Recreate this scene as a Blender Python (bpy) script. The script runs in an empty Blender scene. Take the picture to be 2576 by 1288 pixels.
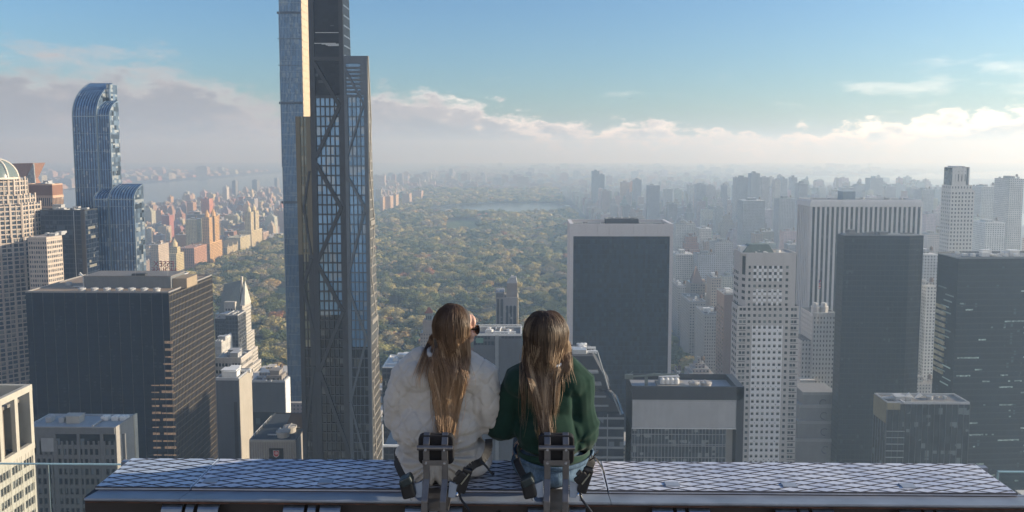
import bpy, math, random
import numpy as np
from mathutils import Vector, Matrix, noise as mnoise
R = math.radians
S = bpy.context.scene
COL = S.collection
# ------------------------------------------------------------ camera
CAMZ = 262.0
FPX, IW, PX0, PY0 = 1920.0, 2576.0, 1288.0, 529.5      # photograph measured 2576 pixels wide
YAW, PITCH = R(0.95), R(4.6)
cam_d = bpy.data.cameras.new("camera"); cam = bpy.data.objects.new("camera", cam_d); COL.objects.link(cam)
cam.location = (0, 0, CAMZ); cam.rotation_euler = (R(90)-PITCH, 0, YAW)
cam_d.sensor_width = 36; cam_d.lens = FPX/IW*36; cam_d.shift_y = -(644-PY0)/IW
cam_d.clip_start = 0.1; cam_d.clip_end = 60000
S.camera = cam
CM = cam.rotation_euler.to_matrix()
cR, cU, cF = CM @ Vector((1,0,0)), CM @ Vector((0,1,0)), CM @ Vector((0,0,-1))
def at(x, y, Y):
    d = cF + cR*((x-PX0)/FPX) - cU*((y-PY0)/FPX)
    return Vector((0,0,CAMZ)) + d*(Y/d.y)
def proj(p):
    v = Vector(p)-Vector((0,0,CAMZ)); w = v.dot(cF)
    return (PX0+FPX*v.dot(cR)/w, PY0-FPX*v.dot(cU)/w, w)
# ------------------------------------------------------------ light, sky
SUN_AZ, SUN_EL = R(86), R(15)      # clockwise from the avenue direction (+Y)
sv = Vector((math.sin(SUN_AZ)*math.cos(SUN_EL), math.cos(SUN_AZ)*math.cos(SUN_EL), math.sin(SUN_EL)))
sd = bpy.data.lights.new("sun", 'SUN'); sd.energy = 4.6; sd.angle = R(0.5); sd.color = (1, .89, .70)
so = bpy.data.objects.new("sun", sd); COL.objects.link(so); so.rotation_euler = sv.to_track_quat('Z', 'Y').to_euler()
S.view_settings.view_transform = 'Standard'; S.view_settings.look = 'None'; S.view_settings.gamma = 1
S.view_settings.exposure = 0.0
S.cycles.use_denoising = True
S.cycles.max_bounces = 5; S.cycles.diffuse_bounces = 2; S.cycles.glossy_bounces = 3; S.cycles.volume_bounces = 1
S.cycles.transmission_bounces = 4; S.cycles.transparent_max_bounces = 8
S.cycles.sample_clamp_indirect = 4

class NT:
    """small helper to write node trees"""
    def __init__(s, tree): s.t = tree; s.n = tree.nodes; s.l = tree.links
    def new(s, typ, **kw):
        nd = s.n.new(typ)
        for k, v in kw.items(): setattr(nd, k, v)
        return nd
    def put(s, sock, v):
        if isinstance(v, bpy.types.NodeSocket): s.l.new(v, sock)
        elif v is not None: sock.default_value = v
    def m(s, op, a, b=None, c=None, clamp=False):
        nd = s.new('ShaderNodeMath', operation=op, use_clamp=clamp)
        for i, v in enumerate((a, b, c)):
            if v is not None: s.put(nd.inputs[i], v)
        return nd.outputs[0]
    def mix(s, f, a, b, blend='MIX'):
        nd = s.new('ShaderNodeMix', data_type='RGBA', blend_type=blend)
        s.put(nd.inputs[0], f); s.put(nd.inputs[6], a); s.put(nd.inputs[7], b)
        return nd.outputs[2]
    def noise(s, vec, scale, detail=3, rough=.5, dist=0):
        nd = s.new('ShaderNodeTexNoise'); s.put(nd.inputs['Vector'], vec)
        nd.inputs['Scale'].default_value = scale; nd.inputs['Detail'].default_value = detail
        nd.inputs['Roughness'].default_value = rough; nd.inputs['Distortion'].default_value = dist
        return nd.outputs[0]
    def ramp(s, f, pts, interp='LINEAR'):
        nd = s.new('ShaderNodeValToRGB'); s.put(nd.inputs[0], f); cr = nd.color_ramp; cr.interpolation = interp
        while len(cr.elements) < len(pts): cr.elements.new(.5)
        for e, (p, c) in zip(cr.elements, pts):
            e.position = p; e.color = (c, c, c, 1) if isinstance(c, (int, float)) else (*c[:3], 1)
        return nd.outputs[0]
    def smooth(s, v, a, b):
        nd = s.new('ShaderNodeMapRange', interpolation_type='SMOOTHSTEP'); s.put(nd.inputs[0], v)
        s.put(nd.inputs[1], a); s.put(nd.inputs[2], b); return nd.outputs[0]
    def lin(s, v, a, b, c=0., d=1.):
        nd = s.new('ShaderNodeMapRange'); s.put(nd.inputs[0], v)
        s.put(nd.inputs[1], a); s.put(nd.inputs[2], b); s.put(nd.inputs[3], c); s.put(nd.inputs[4], d); return nd.outputs[0]
    def sep(s, v):
        nd = s.new('ShaderNodeSeparateXYZ'); s.put(nd.inputs[0], v); return nd.outputs
    def comb(s, x, y, z):
        nd = s.new('ShaderNodeCombineXYZ')
        for i, v in enumerate((x, y, z)): s.put(nd.inputs[i], v)
        return nd.outputs[0]

W = bpy.data.worlds.new("World"); S.world = W; W.use_nodes = True; W.node_tree.nodes.clear()
w = NT(W.node_tree)
sky = w.new('ShaderNodeTexSky', sky_type='NISHITA'); sky.sun_disc = False
sky.sun_elevation = SUN_EL; sky.sun_rotation = SUN_AZ; sky.altitude = 100; sky.air_density = 1.2; sky.dust_density = 1.0; sky.ozone_density = 2.0
tc = w.new('ShaderNodeTexCoord'); dv = tc.outputs['Generated']
X, Y_, Z = w.sep(dv)[0:3]
hor = w.m('SQRT', w.m('ADD', w.m('MULTIPLY', X, X), w.m('MULTIPLY', Y_, Y_)))
el = w.m('DIVIDE', Z, hor)                                   # tan of elevation
az = w.m('ARCTAN2', X, Y_)                                   # -0.6 .. 0.6 across the photograph
azn = w.lin(az, -0.75, 0.75)
cv = w.comb(w.m('MULTIPLY', az, 3.0), w.m('MULTIPLY', el, 7.0), 3.3)
n1 = w.noise(cv, 2.2, 4, .6, 0); n2 = w.noise(cv, 9.5, 5, .66, 0); n4 = w.noise(cv, 5.0, 5, .62, 0)
n3 = w.noise(w.comb(w.m('MULTIPLY', az, 4.0), w.m('MULTIPLY', el, 15.0), 9.1), 3.2, 5, .62)
def prof(pts):      # cloud-bank top height by picture x
    out = []
    for x, y in pts:
        a = math.atan((x-1320)/FPX); out.append(((a+.75)/1.5, (375-y)/FPX*math.cos(a)*4))
    return out
P1 = prof([(0,140),(260,165),(430,172),(560,225),(690,262),(800,250),(950,215),(1090,218),(1190,258),(1400,298),(1700,306),(1960,312),(2150,302),(2576,266)])
aza = w.m('ABSOLUTE', az); back = w.smooth(aza, .9, 1.7)  # unseen bright cloud bank behind the camera, added to light south faces
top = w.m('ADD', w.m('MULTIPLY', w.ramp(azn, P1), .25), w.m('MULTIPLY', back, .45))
bump = w.m('ADD', w.m('MULTIPLY', w.m('SUBTRACT', n1, .5), w.lin(az, -.3, .2, .10, .045)), w.m('MULTIPLY', w.m('SUBTRACT', n2, .5), w.lin(az, -.1, .2, .095, .060)))
vo = w.new('ShaderNodeTexVoronoi', feature='F1'); w.put(vo.inputs['Vector'], w.comb(w.m('ADD', w.m('MULTIPLY', az, 3.2), w.m('MULTIPLY', n1, .25)), w.m('MULTIPLY', el, 5.5), 1.0)); vo.inputs['Scale'].default_value = 10; vo.inputs['Detail'].default_value = 1.0
vd = w.m('MULTIPLY', w.m('SUBTRACT', .45, vo.outputs['Distance']), w.lin(az, -.2, .25, .0, .024))
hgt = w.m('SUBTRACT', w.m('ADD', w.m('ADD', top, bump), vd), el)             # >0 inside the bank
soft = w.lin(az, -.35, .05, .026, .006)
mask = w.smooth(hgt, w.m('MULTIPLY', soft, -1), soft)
# bright small cumulus at the far right
c2 = w.m('SUBTRACT', w.m('MULTIPLY', w.smooth(az, .33, .5), .070), w.m('ABSOLUTE', w.m('SUBTRACT', el, .072)))
cum = w.smooth(w.m('ADD', w.m('MULTIPLY', c2, 5.5), w.m('MULTIPLY', w.m('SUBTRACT', n3, .60), 2.4)), -.05, .50)
mr = w.smooth(az, .1, .5)
rimv = w.smooth(w.m('ADD', hgt, w.m('MULTIPLY', w.m('SUBTRACT', n2, .5), .03)), .030, .0)
lit = w.mix(mr, w.mix(w.smooth(az, -.35, .0), (.60,.57,.56,1), (1.5,1.38,1.26,1)), (1.9,1.75,1.48,1))
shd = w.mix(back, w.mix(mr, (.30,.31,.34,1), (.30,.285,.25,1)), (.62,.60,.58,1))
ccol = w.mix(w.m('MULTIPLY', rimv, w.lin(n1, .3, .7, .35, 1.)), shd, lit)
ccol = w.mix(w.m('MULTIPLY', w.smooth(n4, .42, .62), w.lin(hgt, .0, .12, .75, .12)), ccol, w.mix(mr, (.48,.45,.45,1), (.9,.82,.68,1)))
skyc = w.mix(1.0, sky.outputs[0], (.66, .96, 1.36, 1), 'MULTIPLY')
SKYS = 0.082
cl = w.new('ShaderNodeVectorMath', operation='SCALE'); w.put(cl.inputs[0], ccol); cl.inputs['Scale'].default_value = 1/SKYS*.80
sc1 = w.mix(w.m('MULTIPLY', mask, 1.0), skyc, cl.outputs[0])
cb = w.new('ShaderNodeVectorMath', operation='SCALE'); cb.inputs[0].default_value = (.95,.92,.84); cb.inputs['Scale'].default_value = 1/SKYS*.9
sc2 = w.mix(w.m('MULTIPLY', cum, .38), sc1, cb.outputs[0])
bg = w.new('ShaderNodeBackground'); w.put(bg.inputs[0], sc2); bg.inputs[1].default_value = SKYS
wo = w.new('ShaderNodeOutputWorld'); w.l.new(bg.outputs[0], wo.inputs[0])

# ------------------------------------------------------------ mesh helpers
class MB:
    def __init__(s): s.v = []; s.f = []; s.nb = 0
    def add(s, vs, fs):
        b = len(s.v); s.v += [tuple(p) for p in vs]; s.f += [tuple(b+i for i in f) for f in fs]
    def box(s, x0, x1, y0, y1, z0, z1):
        s.add([(x0,y0,z0),(x1,y0,z0),(x1,y1,z0),(x0,y1,z0),(x0,y0,z1),(x1,y0,z1),(x1,y1,z1),(x0,y1,z1)],
              [(0,3,2,1),(4,5,6,7),(0,1,5,4),(1,2,6,5),(2,3,7,6),(3,0,4,7)])
    def prism(s, poly, z0, z1, top=None):      # poly: list of (x,y) counter-clockwise; top: other outline at z1
        n = len(poly); t = top or poly
        z0f = z0 if callable(z0) else (lambda x, y: z0); z1f = z1 if callable(z1) else (lambda x, y: z1)
        s.add([(x,y,z0f(x,y)) for x,y in poly]+[(x,y,z1f(x,y)) for x,y in t],
              [tuple(range(n-1,-1,-1)), tuple(range(n,2*n))]+[(i,(i+1)%n,n+(i+1)%n,n+i) for i in range(n)])
    def sweepx(s, prof, x0, x1):               # closed (y,z) outline extruded along x
        n = len(prof)
        s.add([(x0,y,z) for y,z in prof]+[(x1,y,z) for y,z in prof],
              [tuple(range(n)), tuple(range(2*n-1,n-1,-1))]+[(i,n+i,n+(i+1)%n,(i+1)%n) for i in range(n)])
    def cyl(s, c, r, z0, z1, n=12, r2=None):
        r2 = r if r2 is None else r2
        s.prism([(c[0]+r*math.cos(2*math.pi*i/n), c[1]+r*math.sin(2*math.pi*i/n)) for i in range(n)], z0, z1,
                [(c[0]+r2*math.cos(2*math.pi*i/n), c[1]+r2*math.sin(2*math.pi*i/n)) for i in range(n)])
    def tube(s, pts, r, n=8, cap=True, flat=None):
        pts = [Vector(p) for p in pts]; k = len(pts); rs = r if isinstance(r, (list, tuple)) else [r]*k
        b = len(s.v); pu = None
        for i, p in enumerate(pts):
            t = (pts[min(i+1,k-1)]-pts[max(i-1,0)]).normalized()
            if pu is None:
                pu = t.cross(Vector((0,0,1)) if abs(t.z) < .9 else Vector((0,1,0))).normalized()
            u = (pu - t*pu.dot(t)).normalized(); pu = u; q = t.cross(u)
            for j in range(n):
                a = 2*math.pi*j/n; fu, fq = (flat if flat else (1, 1))
                s.v.append(tuple(p+u*(math.cos(a)*rs[i]*fu)+q*(math.sin(a)*rs[i]*fq)))
        for i in range(k-1):
            for j in range(n):
                s.f.append((b+i*n+j, b+i*n+(j+1)%n, b+(i+1)*n+(j+1)%n, b+(i+1)*n+j))
        if cap:
            s.f.append(tuple(b+j for j in range(n-1,-1,-1))); s.f.append(tuple(b+(k-1)*n+j for j in range(n)))
    def bar(s, p, q, w_, h_, up=(0,0,1)):      # rectangular bar from p to q
        p, q = Vector(p), Vector(q); t = (q-p).normalized(); u = t.cross(Vector(up))
        u = (u if u.length > 1e-4 else Vector((1,0,0))).normalized()*w_/2; v = u.cross(t).normalized()*h_/2
        c = [p-u-v, p+u-v, p+u+v, p-u+v]; d = [x+(q-p) for x in c]
        s.add(c+d, [(0,1,2,3),(7,6,5,4),(0,4,5,1),(1,5,6,2),(2,6,7,3),(3,7,4,0)])
    def build(s, name, mat=None, parent=None, smooth=False, loc=None):
        me = bpy.data.meshes.new(name); me.from_pydata(s.v, [], s.f); me.update()
        if smooth: me.shade_smooth()
        o = bpy.data.objects.new(name, me); COL.objects.link(o)
        if mat: me.materials.append(mat)
        if parent: o.parent = parent
        if loc: o.location = loc
        return o
def tag(o, label=None, cat=None, group=None, kind=None):
    if label: o['label'] = label
    if cat: o['category'] = cat
    if group: o['group'] = group
    if kind: o['kind'] = kind
    return o
def empty(name, loc, label, cat, group=None):
    o = bpy.data.objects.new(name, None); COL.objects.link(o); o.location = loc; o.empty_display_size = 1
    return tag(o, label, cat, group)
def copy_tree(o, parent=None):
    c = o.copy(); COL.objects.link(c); c.parent = parent
    for ch in list(o.children): copy_tree(ch, c)
    return c
def bevel(o, wdt, seg=2):
    m = o.modifiers.new('bevel', 'BEVEL'); m.width = wdt; m.segments = seg; m.limit_method = 'ANGLE'; return o

# ------------------------------------------------------------ materials
def mat_new(name):
    m = bpy.data.materials.new(name); m.use_nodes = True; t = NT(m.node_tree)
    p = t.n['Principled BSDF']; return m, t, p
_mc = {}
def wall(name, col, rough=.85, var=.18, scale=.15, metal=0., streak=.12, spec=.3, bump=0):
    if name in _mc: return _mc[name]
    m, t, p = mat_new(name); c = t.new('ShaderNodeTexCoord').outputs['Object']
    n = t.noise(c, scale, 6, .6); x, y, z = t.sep(c)[0:3]
    st = t.noise(t.comb(t.m('MULTIPLY', x, 1.0), t.m('MULTIPLY', y, 1.0), t.m('MULTIPLY', z, .06)), scale*4, 4)
    k = t.m('ADD', t.m('MULTIPLY', t.m('SUBTRACT', n, .5), var*2), t.m('MULTIPLY', t.m('SUBTRACT', st, .5), streak*2))
    k = t.m('ADD', k, 1.0)
    v = t.new('ShaderNodeVectorMath', operation='SCALE'); v.inputs[0].default_value = col; t.put(v.inputs['Scale'], k)
    t.put(p.inputs['Base Color'], v.outputs[0]); p.inputs['Roughness'].default_value = rough; p.inputs['Metallic'].default_value = metal
    p.inputs['Specular IOR Level'].default_value = spec
    if bump:
        b = t.new('ShaderNodeBump'); b.inputs['Strength'].default_value = bump; b.inputs['Distance'].default_value = .02
        t.put(b.inputs['Height'], t.noise(c, scale*20, 4)); t.put(p.inputs['Normal'], b.outputs[0])
    _mc[name] = m; return m
def glass(name, base, px=2., pz=3.8, blind=.15, bcol=(.35,.36,.36), rough=.12, spec=.5, metal=0., off=(0,0,0), var=.5, tilt=.03, lit=0, litcol=(1,.75,.4)):
    """curtain-wall glazing: every pane (px wide, pz high) has its own blinds and a slightly different lean"""
    if name in _mc: return _mc[name]
    m, t, p = mat_new(name); c = t.new('ShaderNodeTexCoord').outputs['Object']
    x, y, z = t.sep(c)[0:3]
    fx = t.m('FLOOR', t.m('DIVIDE', t.m('SUBTRACT', x, off[0]), px)); fy = t.m('FLOOR', t.m('DIVIDE', t.m('SUBTRACT', y, off[1]), px)); fz = t.m('FLOOR', t.m('DIVIDE', t.m('SUBTRACT', z, off[2]), pz))
    wn = t.new('ShaderNodeTexWhiteNoise', noise_dimensions='3D'); t.put(wn.inputs[0], t.comb(fx, fy, fz))
    val = wn.outputs[0]; cc = wn.outputs[1]
    big = t.noise(c, .05, 3)
    k = t.m('ADD', t.m('MULTIPLY', t.m('SUBTRACT', val, .5), var), t.m('ADD', .6, t.m('MULTIPLY', big, .8)))
    v = t.new('ShaderNodeVectorMath', operation='SCALE'); v.inputs[0].default_value = base; t.put(v.inputs['Scale'], k)
    r, g, b_ = t.sep(cc)[0:3]
    isb = t.m('LESS_THAN', t.m('ADD', g, t.m('MULTIPLY', t.m('SUBTRACT', big, .5), .6)), blind)
    part_ = t.m('GREATER_THAN', t.m('FRACT', t.m('DIVIDE', t.m('SUBTRACT', z, off[2]), pz)), t.m('MULTIPLY', b_, .7))
    colr = t.mix(t.m('MULTIPLY', t.m('MULTIPLY', isb, part_), .8), v.outputs[0], (*bcol, 1))
    t.put(p.inputs['Base Color'], colr); p.inputs['Roughness'].default_value = rough; p.inputs['Metallic'].default_value = metal
    p.inputs['Specular IOR Level'].default_value = spec
    if tilt:
        nn = t.new('ShaderNodeNewGeometry').outputs['Normal']
        vv = t.new('ShaderNodeVectorMath', operation='SUBTRACT'); t.put(vv.inputs[0], cc); vv.inputs[1].default_value = (.5,.5,.5)
        vs = t.new('ShaderNodeVectorMath', operation='SCALE'); t.put(vs.inputs[0], vv.outputs[0]); vs.inputs['Scale'].default_value = tilt
        va = t.new('ShaderNodeVectorMath', operation='ADD'); t.put(va.inputs[0], nn); t.put(va.inputs[1], vs.outputs[0])
        vn = t.new('ShaderNodeVectorMath', operation='NORMALIZE'); t.put(vn.inputs[0], va.outputs[0]); t.put(p.inputs['Normal'], vn.outputs[0])
    if lit:
        isl = t.m('LESS_THAN', r, lit); t.put(p.inputs['Emission Color'], (*litcol, 1)); t.put(p.inputs['Emission Strength'], t.m('MULTIPLY', isl, .5))
    _mc[name] = m; return m
def plain(name, col, rough=.5, metal=0., spec=.5, noise_=.06, nscale=8., bump=0., coat=0):
    if name in _mc: return _mc[name]
    m, t, p = mat_new(name); c = t.new('ShaderNodeTexCoord').outputs['Object']
    n = t.noise(c, nscale, 5, .6)
    v = t.new('ShaderNodeVectorMath', operation='SCALE'); v.inputs[0].default_value = col; t.put(v.inputs['Scale'], t.lin(n, .25, .75, 1-noise_*2, 1+noise_*2))
    t.put(p.inputs['Base Color'], v.outputs[0]); p.inputs['Metallic'].default_value = metal; p.inputs['Specular IOR Level'].default_value = spec
    t.put(p.inputs['Roughness'], t.lin(n, .3, .7, max(.02, rough-.08), min(1, rough+.08)))
    if bump:
        b = t.new('ShaderNodeBump'); b.inputs['Strength'].default_value = bump; b.inputs['Distance'].default_value = .01
        t.put(b.inputs['Height'], n); t.put(p.inputs['Normal'], b.outputs[0])
    _mc[name] = m; return m
# ------------------------------------------------------------ ground, park, water
rng = np.random.default_rng(7); rnd = random.Random(11)
PARK = (-680., 205., 765., 4750.)
def ground_mat():
    m, t, p = mat_new("ground"); c = t.new('ShaderNodeNewGeometry').outputs['Position']
    n = t.noise(c, .01, 5); n2_ = t.noise(c, .08, 4)
    t.put(p.inputs['Base Color'], t.mix(n2_, t.mix(n, (.05,.052,.055,1), (.12,.115,.11,1)), (.10,.10,.10,1))); p.inputs['Roughness'].default_value = .9; return m
def sheet(name, x0, x1, y0, y1, z, mat, n=1):
    b = MB(); b.add([(x0,y0,z),(x1,y0,z),(x1,y1,z),(x0,y1,z)], [(0,1,2,3)]); return tag(b.build(name, mat), kind='structure')
def outline(name, pts, z, mat):
    b = MB(); b.add([(x,y,z) for x,y in pts], [tuple(range(len(pts)))]); return tag(b.build(name, mat), kind='structure')
sheet('ground', -9000, 12000, -1500, 14500, 0, ground_mat())
pm, t, p = mat_new("park_floor"); c = t.new('ShaderNodeNewGeometry').outputs['Position']
t.put(p.inputs['Base Color'], t.mix(t.noise(c, .02, 5), (.035,.045,.02,1), (.08,.065,.035,1))); p.inputs['Roughness'].default_value = 1
sheet('park_ground', *PARK, .3, pm)
lawn_m = plain("lawn", (.075,.12,.035), .95, nscale=.02, noise_=.2)
def water_mat(name, col):
    m, t, p = mat_new(name); p.inputs['Base Color'].default_value = (*col, 1); p.inputs['Roughness'].default_value = .18
    b = t.new('ShaderNodeBump'); b.inputs['Strength'].default_value = .25; b.inputs['Distance'].default_value = .4
    t.put(b.inputs['Height'], t.noise(t.new('ShaderNodeNewGeometry').outputs['Position'], .06, 5)); t.put(p.inputs['Normal'], b.outputs[0]); return m
wm = water_mat("water", (.04,.06,.075))
def ell(cx, cy, rx, ry, n=28, seed=0, j=.1):
    r_ = random.Random(seed); k = [1+r_.uniform(-j, j) for _ in range(n)]; k = [(k[i-1]+k[i]+k[(i+1)%n])/3 for i in range(n)]
    return [(cx+rx*k[i]*math.cos(2*math.pi*i/n), cy+ry*k[i]*math.sin(2*math.pi*i/n)) for i in range(n)]
# reservoir (south shore about y=533, north shore 513 in the photograph)
RES = []
for x, y in [(1045,532),(1110,520),(1180,514),(1250,511),(1350,510),(1405,511),(1440,519),(1432,534),(1392,544),(1300,546),(1190,543),(1110,540)]:
    v = at(x, y, 1000); k = CAMZ/(CAMZ-v.z); RES.append((v.x*k, 1000*k))
RES = RES[::-1]
outline('reservoir_water', RES, .6, wm)
RX = [p_[0] for p_ in RES]; RY = [p_[1] for p_ in RES]
lawns = []
def lawn_px(name, pts):
    q = []
    for x, y in pts:
        v = at(x, y, 1000); k = CAMZ/(CAMZ-v.z); q.append((v.x*k, 1000*k))
    outline(name, q[::-1], .5, lawn_m); lawns.append(q)
lawn_px('great_lawn', [(1110,586),(1190,590),(1218,578),(1200,556),(1150,555),(1118,560)])
lawn_px('sheep_meadow', [(675,760),(735,762),(740,728),(690,722)])
# the Hudson side, the far rivers
outline('river_water', [(-1750,900),(-1650,3000),(-1500,5200),(-1350,9000),(-1200,14400),(-2300,14400),(-2600,9000),(-2900,5000),(-3300,900)][::-1], .6, wm)
outline('harbour_water', [(1950,1500),(2050,3600),(1700,5000),(2300,6000),(3500,6700),(6200,7200),(9000,8000),(9000,10200),(6000,9300),(3900,8200),(2500,6900),(1900,6100),(1350,5300),(1750,3600),(1650,1500)][::-1], .6, wm)

# ------------------------------------------------------------ what hides what: a coarse painter
IDB = np.full((644, 1288), -1, int)
def paint(buf, i, x0, x1, yt, yb):
    a, b = max(0, int(x0/2)), min(1288, int(x1/2+.5)); c_, d = max(0, int(yt/2)), min(644, int(yb/2+.5))
    if a < b and c_ < d: buf[c_:d, a:b] = i
HEROBOX = []      # (Y, x0, x1, ytop) filled by the landmark builders below

# ------------------------------------------------------------ apartment blocks
def apt_mat():
    m, t, p = mat_new("apartment_masonry"); g = t.new('ShaderNodeNewGeometry'); P = g.outputs['Position']; N = g.outputs['Normal']
    x, y, z = t.sep(P)[0:3]; nx, ny, nz = t.sep(N)[0:3]
    a = t.new('ShaderNodeAttribute', attribute_name='tint'); col = a.outputs['Color']
    r_ = t.sep(col)[0]; wid = t.m('ADD', 2.6, t.m('FRACT', t.m('MULTIPLY', r_, 37.)))
    u = t.m('ADD', t.m('MULTIPLY', x, t.m('ABSOLUTE', ny)), t.m('MULTIPLY', y, t.m('ABSOLUTE', nx)))
    fu = t.m('FRACT', t.m('DIVIDE', u, wid)); fz = t.m('FRACT', t.m('DIVIDE', z, 3.15))
    win = t.m('MULTIPLY', t.m('MULTIPLY', t.m('GREATER_THAN', fu, .30), t.m('LESS_THAN', fu, .74)), t.m('MULTIPLY', t.m('GREATER_THAN', fz, .28), t.m('LESS_THAN', fz, .78)))
    win = t.m('MULTIPLY', win, t.m('LESS_THAN', nz, .3))
    wn = t.new('ShaderNodeTexWhiteNoise', noise_dimensions='3D'); t.put(wn.inputs[0], t.comb(t.m('FLOOR', t.m('DIVIDE', u, wid)), nx, t.m('FLOOR', t.m('DIVIDE', z, 3.15))))
    wc = t.mix(wn.outputs[0], (.02,.026,.034,1), (.12,.13,.14,1))
    base = t.mix(.5, col, t.mix(1., col, t.ramp(t.noise(P, .07, 6, .65), [(.25, .55), (.75, 1.4)]), 'MULTIPLY'))
    t.put(p.inputs['Base Color'], t.mix(win, base, wc)); t.put(p.inputs['Roughness'], t.mix(win, (.9,.9,.9,1), (.3,.3,.3,1)))
    b = t.new('ShaderNodeBump'); b.inputs['Strength'].default_value = .6; b.inputs['Distance'].default_value = .3
    t.put(b.inputs['Height'], t.m('SUBTRACT', 1., win)); t.put(p.inputs['Normal'], b.outputs[0]); return m
APT = apt_mat()
C_WEST = [(.40,.21,.14),(.46,.31,.20),(.50,.40,.28),(.55,.47,.34),(.34,.25,.20),(.52,.50,.46),(.30,.29,.30),(.60,.42,.26)]
C_EAST = [tuple(k*f_ for k, f_ in zip(c, (.92,.86,.80))) for c in [(.40,.36,.32),(.48,.45,.40),(.38,.30,.26),(.56,.55,.52),(.62,.61,.58),(.33,.33,.35),(.44,.40,.36),(.27,.28,.31),(.40,.26,.20)]]
def cname(c):
    r_, g, b = c; s_ = r_/max(b, .01)
    if s_ > 2.6: return 'red brick'
    if s_ > 1.9: return 'orange brick'
    if s_ > 1.5: return 'tan brick'
    if s_ > 1.25: return 'beige' if r_ > .45 else 'brown'
    return 'white' if r_ > .55 else ('pale grey' if r_ > .42 else 'dark grey')
APTS = []
def apt(x0, x1, y0, y1, h, col, style=None, z0=0.):
    """one block: list of boxes (x0,x1,y0,y1,z0,z1,colour-key)"""
    bx = []; s_ = style if style is not None else rnd.random(); wx, wy = x1-x0, y1-y0
    if s_ < .34 and h > 30:      # plain slab with bulkhead
        bx.append((x0,x1,y0,y1,z0,h,0))
    elif s_ < .72:               # stepped top
        h1 = h*rnd.uniform(.72,.9); e = min(wx, wy)*rnd.uniform(.1,.2)
        bx.append((x0,x1,y0,y1,z0,h1,0)); bx.append((x0+e,x1-e,y0+e,y1-e,h1,(h+h1)/2,0)); bx.append((x0+1.8*e,x1-1.8*e,y0+1.8*e,y1-1.8*e,(h+h1)/2,h,0))
    else:                        # tower over a base
        h1 = h*rnd.uniform(.35,.6); e = wx*rnd.uniform(.12,.28); e2 = wy*rnd.uniform(.05,.25)
        bx.append((x0,x1,y0,y1,z0,h1,0)); bx.append((x0+e,x1-e*.5,y0+e2,y1-e2*.5,h1,h,0))
    X0, X1, Y0, Y1, _, zt, _ = bx[-1]; ww = X1-X0; dd = Y1-Y0
    bx.append((X0+.3*ww,X0+rnd.uniform(.5,.7)*ww,Y0+.3*dd,Y0+.7*dd,zt,zt+rnd.uniform(3,6),1))
    for _ in range(rnd.randint(1,4)):
        u, v_ = rnd.uniform(.03,.85), rnd.uniform(.03,.85); q = rnd.uniform(1.5,4)
        bx.append((X0+u*ww,min(X1,X0+u*ww+q),Y0+v_*dd,min(Y1,Y0+v_*dd+q),zt,zt+rnd.uniform(1.2,3.5),2))
    APTS.append(dict(b=bx, c=col, x=(x0,x1), y=(y0,y1), h=h)); return APTS[-1]
def blocks(xa, xb, ya, yb, hfun, cols, lot=(16,34), dens=.93, gap=16, pitch=80):
    y = ya
    while y < yb-20:
        for row in (0, 1):
            x = xa; yy0 = y+gap/2+row*(pitch-gap)/2; yy1 = yy0+(pitch-gap)/2-1.5
            while x < xb-10:
                wd = min(rnd.uniform(*lot), xb-x)
                if rnd.random() < dens:
                    h = hfun((x+wd/2), yy0)
                    if h > 6: apt(x+.3, x+wd-.3, yy0+rnd.uniform(0,2), yy1-rnd.uniform(0,6), h, tuple(k*rnd.uniform(.85,1.12) for k in rnd.choice(cols)))
                x += wd
        y += pitch
def hw(x, y):      # west side heights
    e = (x+690)/-900
    r_ = rnd.random(); f = max(0.35, 1-y/9000)
    if r_ < .55: return rnd.uniform(16, 32)
    if r_ < .9: return rnd.uniform(35, 60)*f
    return rnd.uniform(65, 105)*f
def he(x, y):
    r_ = rnd.random(); east = min(1, max(0, (x-450)/500)); f = 1 if y < 3300 else .5
    if r_ < .5-.2*east: return rnd.uniform(18, 34)
    if r_ < .86-.25*east: return rnd.uniform(38, 62)*f
    return rnd.uniform(70, 105+45*east)*f
def hl(x, y):
    r_ = rnd.random(); return rnd.uniform(12, 26) if r_ < .86 else (rnd.uniform(30, 50) if r_ < .97 else rnd.uniform(55, 85))
# avenue canyons: west side
for xa, xb in ((-950,-745),(-1150,-975),(-1330,-1175),(-1480,-1350),(-1610,-1500)): blocks(xa, xb, 790, 4800, hw, C_WEST)
# Fifth Avenue wall, then the east side to the river
blocks(238, 272, 1000, 4300, lambda x, y: rnd.uniform(42, 62), C_EAST[:5], lot=(30, 36), pitch=80)
for xa, xb in ((290,370),(392,500),(530,625),(648,740),(765,960),(990,1190),(1215,1400),(1425,1620)): blocks(xa, xb, 640 if xa > 500 else 790, 4700, he, C_EAST)
# fill between the landmarks, below the sight lines
for xa, xb in ((-330,-95),(-640,-365),(-45,190)): blocks(xa, xb, 150, 735, lambda x, y: rnd.uniform(14, 20+28*min(1, max(0, (y-150)/500))), C_EAST, dens=.9)
blocks(240, 640, 180, 760, lambda x, y: rnd.uniform(20, 55), C_EAST)
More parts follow.
